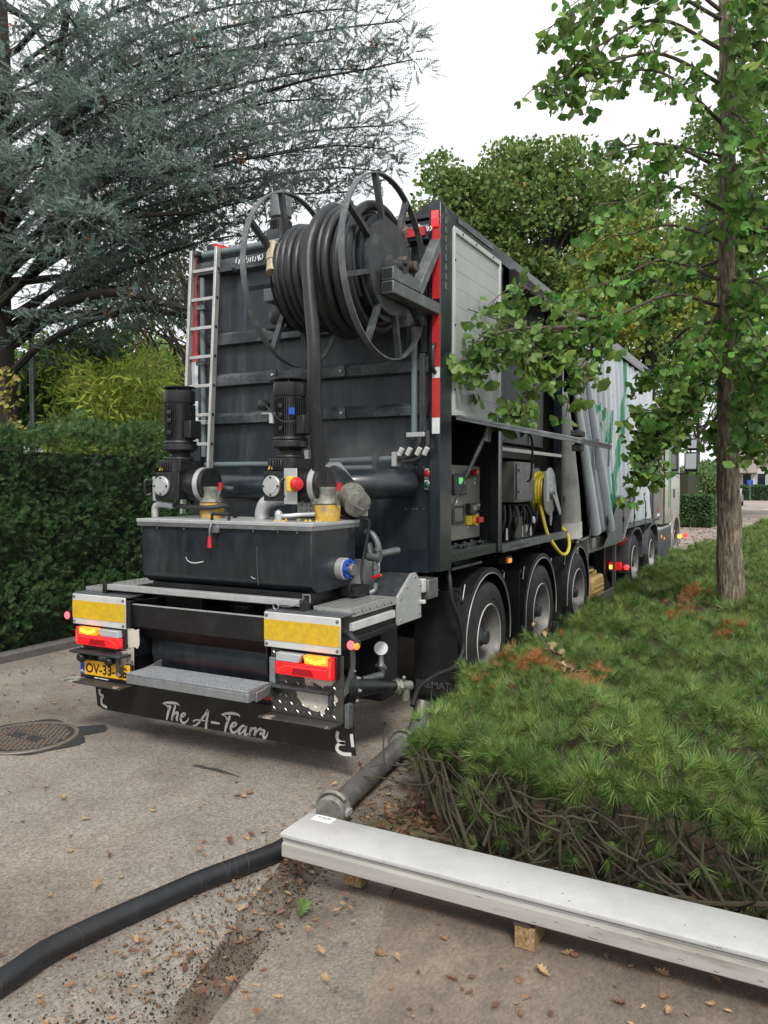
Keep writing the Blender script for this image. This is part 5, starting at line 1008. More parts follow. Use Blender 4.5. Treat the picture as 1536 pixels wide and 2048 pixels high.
tpart('side_skirt', 'fender', lambda b: b.prism([(16.32, .28), (18.15, .28), (18.15, .95), (16.32, .92)], 'X', -2.9, -2.37), .02)
for y, z in ((16.7, .78), (17.1, .72)): tpart('cap', 'lamp_amber', lambda b: b.lathe((-2.37, y, z), (1, 0, 0), [(0, .03), (.01, .025), (.012, 0)], 12))
# engine housing with slatted vents behind the cab
eh = tpart('engine_housing', 'fender', lambda b: b.box(-4.6, -2.44, 15.75, 16.9, 1.12, 3.0), .02)
tpart('vent_panel', 'cab_grey', lambda b: (b.box(-2.439, -2.40, 15.95, 16.75, 1.16, 1.70), b.box(-2.439, -2.41, 16.0, 16.75, 1.72, 1.95)), .01, eh)
for k in range(16): tpart('vent_slat', 'alu', lambda b: b.bar((-2.425, 16.05, 1.99 + k * .048), (-2.425, 16.75, 1.99 + k * .048), .03, .02), .003, eh)
tpart('red_emblem', 'red', lambda b: (b.ribbon([(-2.398, 16.3, 1.30), (-2.398, 16.36, 1.42), (-2.398, 16.42, 1.34), (-2.398, 16.5, 1.45)], .03, (1, 0, 0), .002), b.ribbon([(-2.398, 16.3, 1.36), (-2.398, 16.45, 1.30), (-2.398, 16.5, 1.36)], .02, (1, 0, 0), .002)), parent=eh)
tpart('white_print', 'sticker', lambda b: b.box(-2.399, -2.396, 16.3, 16.6, 1.21, 1.26), parent=eh)
tpart('air_duct', 'black', lambda b: b.box(-4.5, -2.55, 16.95, 17.08, 1.1, 3.5), .02)
# cab
def cabfn(b):
    b.prism([(17.1, 1.0), (18.28, 1.0), (18.30, 1.10), (19.65, 1.10), (19.68, 1.7), (19.55, 2.4), (19.2, 3.3), (18.9, 3.62), (17.15, 3.62)], 'X', -4.78, -2.38)
cab = tpart('cab', 'cab_paint', cabfn, .06)
tpart('wheel_arch', 'cab_paint', lambda b: [b.prism([(18.95 + r1 * math.cos(a), .5 + r1 * math.sin(a)), (18.95 + r1 * math.cos(a2), .5 + r1 * math.sin(a2)), (18.95 + r0 * math.cos(a2), .5 + r0 * math.sin(a2)), (18.95 + r0 * math.cos(a), .5 + r0 * math.sin(a))], 'X', -2.9, -2.36) for r0, r1 in ((.60, .74),) for a, a2 in zip(np.linspace(-.1, 3.24, 15)[:-1], np.linspace(-.1, 3.24, 15)[1:])], .0, cab)
tpart('arch_panel', 'cab_paint', lambda b: (b.box(-2.9, -2.375, 18.16, 18.32, .3, 1.0), b.box(-4.78, -2.4, 19.5, 19.7, .35, 1.1)), .03, cab)
tpart('door_window', 'glass', lambda b: b.prism([(18.15, 2.1), (19.35, 2.0), (19.1, 3.0), (18.15, 3.05)], 'X', -2.384, -2.372), .01, cab)
tpart('green_stripe', 'cab_green', lambda b: (b.box(-2.378, -2.373, 17.75, 17.9, 1.35, 3.4), b.box(-2.378, -2.373, 17.98, 18.06, 1.35, 3.4)), .0, cab)
tpart('door_seam', 'ink', lambda b: (b.box(-2.379, -2.375, 18.08, 18.10, 1.15, 3.3), b.box(-2.379, -2.375, 17.3, 18.08, 1.42, 1.435)), .0, cab)
tpart('door_handle', 'ink', lambda b: b.box(-2.379, -2.37, 18.5, 18.7, 1.55, 1.75), .01, cab)
tpart('windscreen', 'glass', lambda b: b.prism([(19.60, 2.15), (19.62, 2.15), (19.24, 3.25), (19.22, 3.25)], 'X', -4.7, -2.45), .0, cab)
tpart('side_fairing', 'cab_paint', lambda b: b.prism([(17.09, 1.05), (17.5, 1.0), (17.5, 3.6), (17.09, 3.55)], 'X', -2.3795, -2.36), .01, cab)
mi_ = P(1378, 915, D=18.4)
mr_ = tpart('mirror', 'black', lambda b: (b.box(-2.30, -2.00, mi_[1], mi_[1] + .18, 2.15, 2.62), b.box(-2.30, -2.00, mi_[1], mi_[1] + .18, 2.66, 2.95)), .04)
tpart('mirror_glass', 'lamp_clear', lambda b: (b.box(-2.27, -2.03, mi_[1] - .006, mi_[1] - .001, 2.22, 2.58), b.box(-2.27, -2.03, mi_[1] - .006, mi_[1] - .001, 2.71, 2.9)), .01, mr_)
tpart('mirror_arm', 'black', lambda b: (b.tube([(-2.42, mi_[1] + .1, 2.1), (-2.25, mi_[1] + .1, 2.12), (-2.2, mi_[1] + .1, 2.2)], .025, 10), b.tube([(-2.42, mi_[1] + .1, 3.0), (-2.2, mi_[1] + .1, 2.98), (-2.18, mi_[1] + .1, 2.9)], .025, 10)), parent=mr_)
tpart('side_indicator', 'lamp_amber_lit', lambda b: b.lathe((-2.36, 19.55, .62), (.6, -1, 0), [(-.04, .04), (0, .05), (.03, .035), (.04, 0)], 14))
tpart('marker_lamp', 'lamp_red_lit', lambda b: b.lathe((-2.24, 19.58, .64), (0, -1, 0), [(-.05, .05), (0, .055), (.03, .04), (.04, 0)], 14))
tpart('headlamp', 'lamp_clear', lambda b: b.box(-2.9, -2.41, 19.70, 19.74, .8, 1.05), .02)
# jerry can on the carrier tray
jc = thing('jerry_can', (-2.50, 11.3, .2), 'pale orange plastic jerry can standing in the galvanised tray', 'canister')
one('canister_body', 'jerry', jc, lambda b: b.prism([(10.80, .205), (11.5, .205), (11.5, .50), (11.42, .56), (10.86, .56), (10.80, .50)], 'X', -2.68, -2.42), .03)
one('rib', 'jerry', jc, lambda b: [b.box(-2.422, -2.408, 10.85, 11.45, z, z + .03) for z in (.26, .33, .40)], .006)
one('carry_handle', 'jerry', jc, lambda b: b.tube([(-2.55, 10.95, .55), (-2.55, 10.98, .62), (-2.55, 11.3, .62), (-2.55, 11.33, .55)], .02, 8))
one('screw_cap', 'jerry', jc, lambda b: b.cyl((-2.55, 11.42, .55), (-2.55, 11.42, .61), .035, n=12))
# ================================================================== THINGS LYING ABOUT
# long white beam on a block
bm_ = thing('beam', (-1.0, 2.93, .19), 'long white-painted grooved beam lying across the foreground on a block', 'beam')
yf, yk = 2.81, 3.05; xa, xb = -2.005, 1.6
top = 'beam_paint'
one('top_cap', 'beam_paint', bm_, lambda b: b.prism([(yf + .006, .277), (yk, .277), (yk, .298), (yk - .004, .300), (yf + .004, .300), (yf - .004, .297), (yf - .006, .290), (yf - .004, .280)], 'X', xa, xb), .001)
one('board', 'beam_side', bm_, lambda b: b.prism([(yf + .022, .2765), (yf + .024, .262), (yf + .004, .250), (yf, .247), (yf, .192), (yf + .004, .188), (yk - .004, .188), (yk, .192), (yk, .2765)], 'X', xa + .004, xb - .004), .0015)
rz_ = (-.05 - 0)
one('bead', 'beam_paint', bm_, lambda b: b.cyl((xa + .002, yf + .018, .2625), (xb, yf + .018, .2625), .006, n=8))
lb = one('label_sticker', 'sticker', bm_, lambda b: b.box(-1.96, -1.855, 2.985, 3.045, .3003, .3008))
text('label_text', '25.03290', .02, axes((-1.945, 3.018, .3009), (1, 0, 0), (0, 1, 0)), 'ink', bm_, .0002, .0004)
one('label_small', 'letter_dim', bm_, lambda b: b.box(-1.925, -1.885, 3.004, 3.008, .3009, .3010))
sc = MB()
for i in range(42):
    x = rng.uniform(-1.1, .3) if i < 32 else rng.uniform(-2, .3); L = rng.uniform(.003, .022); z = rng.choice([.2005, .21, .245, .2785, .19, .225])
    if i % 5 == 0: y = rng.uniform(yf + .01, yk - .02); sc.ribbon([(x, y, .3003), (x + L * .4, y + rng.uniform(-.004, .004), .3003)], .004, (0, 0, 1), .0004)
    else: sc.ribbon([(x, yf - .0003 if z < .25 else yf - .0062 + .0, z if z < .25 else .289), (x + L, yf - .0003 if z < .25 else yf - .0062, (z if z < .25 else .289) + rng.uniform(-.001, .001))], rng.uniform(.0007, .002), (0, -1, 0), .0005)
sc.build('paint_chips', 'ink', bm_)['kind'] = 'stuff'
bk = thing('support_block', (-.9, 2.9, .066), 'small chipboard block propping up the white beam', 'block')
one('block', 'chipboard', bk, lambda b: b.box(-.925, -.845, 2.835, 2.98, .067, .158), .004)
one('shim', 'bark_block', bk, lambda b: b.prism([(-.93, .158), (-.862, .158), (-.855, .172), (-.90, .187), (-.932, .187)], 'Y', 2.83, 2.99), .003)
tag(one('support_block', 'chipboard', None, lambda b: b.box(-1.75, -1.66, 2.93, 3.04, .07, .187), .004), 'chipboard block in the shade under the beam end nearest the hose', 'block')
# rubber hose on the road
pts = [(-2.62, .95, .046), (-2.54, 1.35, .046)] + [tuple(P(x, y, Z=.048)) for x, y in ((0, 1965), (90, 1905), (190, 1855), (300, 1806), (400, 1762), (480, 1732), (555, 1702), (600, 1672))] + [tuple(P(632, 1648, Z=.075))]
hs_ = thing('delivery_hose', (-2.4, 2.4, 0), 'thick black rubber hose curving over the road up to the white beam', 'hose')
one('hose_body', 'hose', hs_, lambda b: b.tube(smoothpath(pts, 8), .046, 22))
wr = MB(); sp_ = smoothpath(pts, 8)
for i in list(rng.choice(np.arange(8, len(sp_) - 6), 13, replace=False)):
    p = np.array(sp_[i]); d = norm(np.array(sp_[i + 1]) - p); u, w, _ = frame(d); tw = rng.uniform(-1.6, 1.6)
    wr.tube([p + (u * math.cos(a) + w * math.sin(a)) * .0462 + d * tw * .09 * math.sin(a / 2) for a in np.linspace(0, 6.283, 20, endpoint=False)], .0009, 4, closed=True)
wr.build('wrap_marks', 'letter_dim', hs_)
# steel pipe with couplings
pp = thing('delivery_pipe', (-2.25, 4.1, 0), 'grey steel concrete pipe with clamp couplings lying beside the shrubs', 'pipe')
A_, B_ = P(668, 1618, Z=.085), P(806, 1488, Z=.10); dp = norm(B_ - A_)
one('pipe_body', 'pipe_grey', pp, lambda b: b.cyl(A_ - dp * .02, B_ + dp * .05, .061, n=28))
for c, s in ((A_, -1), (B_, 1)):
    o_ = c + dp * (0 if s < 0 else -.0)
    one('clamp_coupling', 'coupling', pp, lambda b: (b.lathe(o_ - dp * .06, dp, [(0, .058), (0, .078), (.015, .088), (.03, .088), (.035, .074), (.06, .074), (.065, .09), (.085, .092), (.10, .08), (.10, .058)], 32, caps=True)))
    u, w, _ = frame(dp)
    one('clamp_lever', 'coupling', pp, lambda b: b.tube([o_ + u * .10 * math.cos(a) + w * .10 * math.sin(a) - dp * .03 * (a / 4) for a in np.linspace(-.4, 2.4, 12)], .011, 8))
    one('clamp_bolt', 'alu', pp, lambda b: (b.tube([o_ + u * .09 - w * .02, o_ + u * .12 - w * .05], [.018, .022], 10), b.box(o_[0] + .05, o_[0] + .10, o_[1] - .03, o_[1] + .03, .07, .10)), .003)
one('carry_handle', 'dark_steel', pp, lambda b: b.tube(smoothpath([B_ - dp * .30 + V(.05, .02, -.02), B_ - dp * .28 + V(.12, .03, -.04), B_ - dp * .18 + V(.14, .05, -.03), B_ - dp * .12 + V(.06, .03, 0)], 4), .009, 8))
one('outlet_bend', 'pipe_grey', pp, lambda b: b.tube(smoothpath([B_ + dp * .04, B_ + dp * .2, B_ + dp * .32 + V(0, 0, .05), B_ + dp * .38 + V(0, .02, .18)], 5), .058, 20))
mat('damp', (.075, .07, .065), .55, 0, var=.3, scale=20)
def damp(name, pts, w):
    q = [P(x, y, Z=.0045) for x, y in pts]; L_, R_ = [], []
    for i, p in enumerate(q):
        d = norm(q[min(i + 1, len(q) - 1)] - q[max(i - 1, 0)]); n_ = V(-d[1], d[0], 0) * w * (.25 + rng.random() * .75) * (.3 if i in (0, len(q) - 1) else 1); L_.append(p + n_); R_.append(p - n_)
    tag(one(name, 'damp', None, lambda b: b.add(L_ + R_[::-1], [tuple(range(2 * len(q)))])), kind='structure')
damp('damp_patch', smoothpath([(385, 1530, 0), (420, 1536, 0), (450, 1545, 0), (478, 1553, 0)], 5) if False else [(385, 1530), (400, 1532), (415, 1536), (430, 1538), (445, 1543), (460, 1547), (478, 1553)], .022)
damp('damp_patch', [(672, 1982), (660, 1996), (640, 2010), (622, 2030), (604, 2048)], .006)
# ------------------------------------------------------------------ far street
fh = thing('far_house', (-4.6, 118, 0), 'pale house with white panels at the end of the street', 'house')
mat('house_wall', (.55, .53, .5), .8, 0, var=.1); mat('house_fascia', (.36, .31, .28), .7, 0, var=.1)
hx0 = P(1470, 960, D=100); hx1 = P(1545, 960, D=100)
one('wall', 'house_wall', fh, lambda b: b.box(-9, 4.0, 112, 122, 0, 4.6)); one('fascia', 'house_fascia', fh, lambda b: b.box(-9, -4.2, 110.5, 113, 3.3, 4.9), .02)
for x in (-7.2, -5.8, -4.1, -2.8, -1.5):
    w_o = one('window', 'glass', fh, lambda b: b.box(x, x + .95, 111.9, 111.99, 1.0, 3.2)); one('window_frame', 'plate_white', w_o, lambda b: (b.box(x - .12, x, 111.85, 111.98, .8, 3.3), b.box(x + .95, x + 1.07, 111.85, 111.98, .8, 3.3), b.box(x - .12, x + 1.07, 111.85, 111.98, 3.2, 3.32)))
one('roof', 'house_fascia', fh, lambda b: b.prism([(-9.4, 4.6), (4.4, 4.6), (-2.5, 8.0)], 'Y', 111.4, 122.5))
car = thing('parked_car', (-4.4, 72, 0), 'small pale silver car parked far down the street', 'car')
mat('car_paint', (.5, .53, .58), .25, .4, var=.03, coat=.5)
one('car_body', 'car_paint', car, lambda b: b.prism([(70.0, .35), (74.2, .35), (74.25, .8), (73.3, .95), (72.6, 1.45), (70.7, 1.5), (70.05, 1.0)], 'X', -5.4, -3.75), .08)
one('rear_window', 'glass', car, lambda b: b.prism([(70.02, 1.05), (70.05, 1.05), (70.6, 1.42), (70.55, 1.44)], 'X', -5.2, -3.95)); one('side_window', 'glass', car, lambda b: b.prism([(70.8, 1.0), (72.9, 1.0), (72.4, 1.4), (70.95, 1.42)], 'X', -3.76, -3.735))
for x in (-5.25, -3.95):
    for y in (70.8, 73.4): one('car_wheel', 'tyre', car, lambda b: b.cyl((x, y, .31), (x + .2, y, .31), .31, n=18))
for x in (-5.2, -4.1): one('car_lamp', 'lamp_red', car, lambda b: b.box(x, x + .25, 69.96, 69.99, .85, 1.0))
sg = thing('road_sign', (-3.9, 98, 0), 'small blue road sign on a pole down the street', 'sign')
sq = P(1500, 985, D=84)
one('sign_pole', 'steel', sg, lambda b: b.cyl((sq[0], sq[1], 0), (sq[0], sq[1], 2.2), .035, n=10)); one('sign_face', 'blue', sg, lambda b: b.box(sq[0] - .3, sq[0] + .3, sq[1] - .03, sq[1], 1.75, 2.3), .02)
tag(one('crossing_marking', 'plate_white', None, lambda b: [b.add([(x, 62, .009), (x + .5, 62, .009), (x + .5, 62.9, .009), (x, 62.9, .009)], [(0, 1, 2, 3)]) for x in np.arange(-6, 8, 1.0)]), kind='structure')
lmp = thing('street_lamp', (-10.3, 9.6, 0), 'grey street-lamp head half hidden by the cedar trunk', 'street lamp')
lq = P(52, 624, D=12.0)
one('lamp_post', 'steel_grey', lmp, lambda b: b.cyl((lq[0] - .27, lq[1] + .3, 0), (lq[0] - .27, lq[1] + .3, lq[2]), .04, n=10)); one('lamp_head', 'steel', lmp, lambda b: b.prism([(lq[0] - .3, lq[2] - .02), (lq[0] + .12, lq[2] - .04), (lq[0] + .12, lq[2] - .01), (lq[0] + .0, lq[2] + .06), (lq[0] - .3, lq[2] + .05)], 'Y', lq[1] - .08, lq[1] + .34), .02)

# thin steam drifting off the pumps
stm = bpy.data.materials.new('steam'); stm.use_nodes = True; nt = stm.node_tree; n_ = nt.nodes; n_.remove(n_['Principled BSDF'])
vol = n_.new('ShaderNodeVolumePrincipled'); vol.inputs['Color'].default_value = (.95, .95, .95, 1); nt.links.new(vol.outputs[0], n_['Material Output'].inputs['Volume'])
gm = n_.new('ShaderNodeTexCoord'); nz = n_.new('ShaderNodeTexNoise'); nz.inputs['Scale'].default_value = 2.4; nz.inputs['Detail'].default_value = 4; nt.links.new(gm.outputs['Object'], nz.inputs['Vector'])
ln = n_.new('ShaderNodeVectorMath'); ln.operation = 'LENGTH'; nt.links.new(gm.outputs['Object'], ln.inputs[0])
fo = n_.new('ShaderNodeMapRange'); fo.inputs[1].default_value = .15; fo.inputs[2].default_value = .98; fo.inputs[3].default_value = 1; fo.inputs[4].default_value = 0; nt.links.new(ln.outputs['Value'], fo.inputs[0])
nr = n_.new('ShaderNodeMapRange'); nr.inputs[1].default_value = .38; nr.inputs[2].default_value = .68; nr.inputs[3].default_value = 0; nr.inputs[4].default_value = 1.0; nt.links.new(nz.outputs['Fac'], nr.inputs[0])
mu_ = n_.new('ShaderNodeMath'); mu_.operation = 'MULTIPLY'; nt.links.new(fo.outputs[0], mu_.inputs[0]); nt.links.new(nr.outputs[0], mu_.inputs[1]); mu2 = n_.new('ShaderNodeMath'); mu2.operation = 'MULTIPLY'; mu2.inputs[1].default_value = .75; nt.links.new(mu_.outputs[0], mu2.inputs[0]); nt.links.new(mu2.outputs[0], vol.inputs['Density'])
MATS['steam'] = stm
so = one('steam', 'steam', None, lambda b: b.lathe((0, 0, 0), (0, 0, 1), [(-1, 0)] + [(-math.cos(a), math.sin(a)) for a in np.linspace(.15, 2.99, 14)] + [(1, 0)], 24))
so.location = (-2.95, 5.0, 2.02); so.scale = (.62, .30, .42); tag(so, 'faint steam drifting above the pumps in front of the rear wall', 'steam', kind='stuff')
# ================================================================== VEGETATION
def limb_tube(b, pts, r0, r1, n=7): b.tube(pts, [r0 + (r1 - r0) * (i / (len(pts) - 1)) ** .8 for i in range(len(pts))], n)
# ------------------------------------------------------------------ clipped yew hedge
hd = thing('yew_hedge', (-8.1, 8, 0), 'tall dark green clipped yew hedge along the kerb beside the trailer', 'hedge')
HX, HZ = -7.42, 2.48
def hedge_core(b):
    b.box(-9.0, HX - .34, -4, 45, 0, HZ - .25)
one('inner_mass', 'yew_core', hd, hedge_core)
n1 = 42000
hy = 1.5 + 20 * rng.random(n1) ** 1.25; hz = .03 + (HZ - .03) * rng.random(n1)
bulge = .07 * np.sin(hy * 2.3 + hz * 2) + .05 * np.sin(hy * 5.1 - hz * 4.3) + .05 * np.sin(hz * 7 + hy * .7)
hx = HX - .02 - .09 * rng.random(n1) + bulge - .12 * (hz / HZ) ** 6 - .1 * (1 - np.minimum(1, hz * 3))
n2 = 12000
ty = 1.5 + 24 * rng.random(n2); tx = HX - .05 - 1.5 * rng.random(n2) ** 1.3; tz = HZ - .1 + .1 * np.sin(ty * 1.9) + .06 * np.sin(ty * 4.7 + tx * 3) + .16 * rng.random(n2) ** 2 + .05 * rng.random(n2)
pos = np.concatenate([np.stack([hx, hy, hz], 1), np.stack([tx, ty, tz], 1)])
dirs = rdir(len(pos)) * .75; dirs[:n1] += V(.55, -.1, .45); dirs[n1:] += V(.1, 0, .9)
spr_v = [(0, 0, 0)]; spr_f = []
for k in range(4):
    y = .15 + k * .2; L = .46 * (1 - .12 * k); b0 = len(spr_v)
    for s in (-1, 1):
        i = len(spr_v); spr_v += [(0, y - .06, 0), (0, y + .07, 0), (s * L, y + .16, .1)]; spr_f.append((i, i + 1, i + 2))
i = len(spr_v); spr_v += [(-.05, .8, 0), (.05, .8, 0), (0, 1.15, .05)]; spr_f.append((i, i + 1, i + 2))
st_ = rng.choice(n2, 900) + n1; pos[st_, 2] += rng.uniform(.03, .16, 900)
tag(scatter('foliage', spr_v, spr_f, pos, rotframes(dirs, rng.uniform(0, 6.28, len(pos))), rng.uniform(.06, .115, len(pos)), 'yew', hd), kind='stuff')
# ------------------------------------------------------------------ generic leafy crown
def crown(parent, centers, radii, nleaf, size, m, tv=LEAF_V, tf=LEAF_F, squash=.8, up=.3, name='crown', clear=None):
    c = np.asarray(centers, float); r = np.asarray(radii, float); w = r ** 2 / (r ** 2).sum(); k = rng.choice(len(c), nleaf, p=w)
    d = rdir(nleaf); rad = rng.random(nleaf) ** .42
    p = c[k] + d * (r[k] * rad)[:, None] * V(1, 1, squash)
    dd = d * .6 + rdir(nleaf) * .8; dd[:, 2] -= .15
    return tag(scatter(name, tv, tf, p, rotframes(dd, rng.uniform(0, 6.28, nleaf)), rng.uniform(size * .65, size * 1.3, nleaf), m, parent), kind='stuff')
def clumps(c, R3, n, r0, r1, seed=0, shell=.55):
    g = np.random.default_rng(seed); d = g.normal(size=(n, 3)); d /= np.linalg.norm(d, axis=1, keepdims=True); d[:, 2] = np.where(d[:, 2] < -.5, -d[:, 2], d[:, 2])
    rad = shell + (1 - shell) * g.random(n); return np.asarray(c) + d * rad[:, None] * np.asarray(R3), g.uniform(r0, r1, n)
def skeleton(parent, base, top, centers, r0, m, n=14):
    def fn(b):
        base_ = np.array(base, float); top_ = np.array(top, float)
        limb_tube(b, smoothpath([base_, base_ * .6 + top_ * .4 + V(.1, 0, 0), top_], 6), r0, r0 * .25, 10)
        idx = rng.choice(len(centers), min(n, len(centers)), replace=False)
        for i in idx:
            t = rng.uniform(.25, .85); s = base_ + (top_ - base_) * t; e = np.array(centers[i]); limb_tube(b, smoothpath([s, s * .5 + e * .5 + V(0, 0, .3), e], 5), r0 * .35, r0 * .06, 6)
    one('trunk', m, parent, fn)
# oak behind the truck
ok = thing('oak_tree', (-11, 36, 0), 'large rounded oak turning yellow and brown behind the trailer', 'tree')
oc = P(1050, 560, D=36)
lob = [clumps(P(x, y, D=d_), R3, n_, .5, 1.25, sd_, .35) for x, y, d_, R3, n_, sd_ in ((925, 470, 35, (2.9, 3, 2.9), 48, 3), (1065, 425, 36, (3.2, 3, 3.1), 52, 4), (1190, 460, 38, (3.2, 3, 3.2), 48, 12), (1090, 610, 36, (5, 3, 3), 60, 13), (950, 620, 35, (3.5, 3, 3), 40, 14), (1240, 620, 38, (3, 3, 3), 36, 15))]
cc = np.concatenate([l_[0] for l_ in lob]); rr = np.concatenate([l_[1] for l_ in lob])
skeleton(ok, (oc[0], oc[1], 0), oc + V(0, 0, 2.5), cc, .42, 'bark_cedar', 60)
crown(ok, cc, rr, 60000, .22, 'oak_leaf', tv=DIA_V, tf=DIA_F)
# broadleaf trees at the right, far
for nm, x, y, D, R3, nl, m, lab, sd_ in (('maple_tree', 1300, 640, 30, (3.6, 3, 3.8), 20000, 'maple_leaf', 'yellow-green maple glowing between the oak and the ginkgo trunk', 5),
                                   ('lime_tree', 1610, 430, 38, (7, 5, 7), 30000, 'oak_leaf', 'tall green tree far behind the ginkgo crown', 6),
                                   ('maple_tree', 1610, 850, 46, (4.6, 4, 3.0), 16000, 'maple_leaf', 'low yellow maple hanging over the far road and the house', 8),
                                   ('ash_tree', 1395, 800, 62, (5, 4, 5), 14000, 'far_hedge_leaf', 'light green tree straight behind the truck mirror', 9)):
    t_ = thing(nm, (0, 0, 0), lab, 'tree'); c0 = P(x, y, D=D); t_.location = (c0[0], c0[1], 0)
    cc, rr = clumps(c0, R3, 70, .7, 1.3, sd_); skeleton(t_, (c0[0], c0[1], 0), c0 + V(0, 0, R3[2] * .6), cc, .25, 'bark_cedar', 14); crown(t_, cc, rr, nl, .21, m, tv=DIA_V, tf=DIA_F)
# far hedges
lh = thing('laurel_hedge', (-4.6, 48, 0), 'bright green leafy hedge beside the far road', 'hedge')
cl = []; 
for i in range(60): q = P(rng.uniform(1385, 1462), 1000, D=rng.uniform(42, 52)); cl.append((q[0] - .5, q[1], rng.uniform(.3, 3.0)))
one('inner_mass', 'oak_core', lh, lambda b: b.box(-7, -4.6, 41, 54, 0, 2.3)); crown(lh, cl, np.full(60, .7), 14000, .14, 'far_hedge_leaf', name='foliage')
bh = thing('clipped_hedge', (-4.6, 38, 0), 'low square clipped hedge at the bend in the road', 'hedge')
q0_, q1_ = P(1388, 1035, D=33), P(1425, 1035, D=33)
def boxhedge(parent, x0, x1, y0, y1, z1, n, m, s):
    one('inner_mass', 'yew_core', parent, lambda b: b.box(x0 + .08, x1 - .08, y0 + .08, y1 - .08, 0, z1 - .08))
    f = rng.integers(0, 3, n); p = np.stack([rng.uniform(x0, x1, n), rng.uniform(y0, y1, n), rng.uniform(.02, z1, n)], 1); p[f == 0, 1] = y0 + .1 * rng.random((f == 0).sum()); p[f == 1, 2] = z1 - .08 * rng.random((f == 1).sum()); p[f == 2, 0] = np.where(rng.random((f == 2).sum()) < .7, x1 - .05, x0 + .05)
    tag(scatter('foliage', LEAF_V, LEAF_F, p, rotframes(rdir(n), rng.uniform(0, 6.28, n)), rng.uniform(s * .7, s * 1.2, n), m, parent), kind='stuff')
boxhedge(bh, q0_[0] - .6, q1_[0], q0_[1], q0_[1] + 3, 1.35, 5000, 'yew', .1)
fb = thing('clipped_hedge', (-3, 96, 0), 'long dark clipped hedge in front of the far house', 'hedge'); boxhedge(fb, -8, 4, 96, 97.5, 1.7, 7000, 'yew', .18)
# planting behind the yew hedge
bb = thing('bamboo_thicket', (-10, 12, 0), 'bright yellow-green bamboo rising behind the dark hedge', 'bamboo')
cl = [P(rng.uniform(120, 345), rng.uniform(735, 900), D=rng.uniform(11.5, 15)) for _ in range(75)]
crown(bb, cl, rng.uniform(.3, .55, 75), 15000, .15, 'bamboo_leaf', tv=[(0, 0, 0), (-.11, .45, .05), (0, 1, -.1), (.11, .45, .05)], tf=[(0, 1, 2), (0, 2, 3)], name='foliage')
one('cane', 'laurel_leaf', bb, lambda b: [b.tube([(c[0], c[1], 0), (c[0] + .05, c[1], c[2] * .6), (c[0] + .2, c[1], c[2] + .2)], [.015, .012, .005], 5) for c in cl[:40]])
ls = thing('laurel_bush', (-11, 10.5, 0), 'dark glossy bush beside the cedar trunk behind the hedge', 'shrub')
cl = [P(rng.uniform(60, 210), rng.uniform(690, 880), D=rng.uniform(13, 15)) for _ in range(45)]
crown(ls, cl, rng.uniform(.35, .6, 45), 9000, .12, 'laurel_leaf', name='foliage'); one('stem', 'bark_cedar', ls, lambda b: [b.tube([(c[0], c[1], 0), (c[0], c[1], c[2])], [.03, .01], 5) for c in cl[:14]])
rmp = thing('red_maple', (-14, 17, 0), 'small reddish maple seen through the cedar branches', 'tree')
cl = [P(rng.uniform(150, 420), rng.uniform(390, 690), D=rng.uniform(19, 22)) for _ in range(60)]
crown(rmp, cl, rng.uniform(.5, .9, 60), 5000, .11, 'maple_red'); skeleton(rmp, (-14.5, 16.5, 0), (-13.5, 17, 6), cl, .15, 'bark_cedar', 30)
bt = thing('distant_wood', (-22, 30, 0), 'dim green trees far behind the hedge on the left', 'trees'); bt['kind'] = 'stuff'
cl = [P(rng.uniform(-60, 420), rng.uniform(690, 880), D=rng.uniform(30, 40)) for _ in range(110)]
crown(bt, cl, rng.uniform(.9, 1.6, 110), 12000, .24, 'oak_leaf')
gs = thing('sapling', (-8.2, 4.6, 0), 'thin sapling with yellowing leaves poking over the hedge by the cedar trunk', 'sapling')
cl = [P(x, y, X=-7.9) for x, y in ((5, 735), (12, 760), (30, 745), (5, 790), (30, 800), (15, 840), (8, 815), (38, 850))]
crown(gs, cl, [.10] * 8, 80, .075, 'sapling_leaf', name='leaves', tv=DIA_V, tf=DIA_F); one('stem', 'twig_ginkgo', gs, lambda b: b.tube([(-7.9, cl[0][1] - .05, 0), cl[5], cl[0]], [.015, .01, .004], 5))
# ------------------------------------------------------------------ blue atlas cedar
cdr = thing('atlas_cedar', (-11.0, 8.1, 0), 'big blue-green cedar with spreading drooping branches behind the dark hedge', 'tree')
TR = V(-11.1, 8.0, 0)
def cedar_twig(seed):
    g = np.random.default_rng(seed); vs_, fs_ = [], []; y = .02; bend = g.uniform(-.25, .25); b2 = g.uniform(-.15, .25)
    while y < 1:
        y += g.uniform(.085, .15); p = V(bend * y * y, y, -b2 * y * y)
        for j in range(4):
            a = j * 1.571 + g.uniform(0, 1.5); L = g.uniform(.09, .17) * (1 if y < .85 else .75); d = norm(V(math.cos(a), g.uniform(.15, .8), math.sin(a))); q = norm(np.cross(d, V(0, 1, .2))) * .031
            k = len(vs_); vs_ += [tuple(p - q), tuple(p + q), tuple(p + d * L)]; fs_.append((k, k + 1, k + 2))
    k = len(vs_); vs_ += [(-.012, 0, 0), (.012, 0, 0), (bend, 1, -b2)]; fs_.append((k, k + 1, k + 2)); return vs_, fs_
TWIGS = [cedar_twig(i) for i in range(5)]
tw_p, tw_d, tw_s = [], [], []
lims = MB(); lims2 = MB()
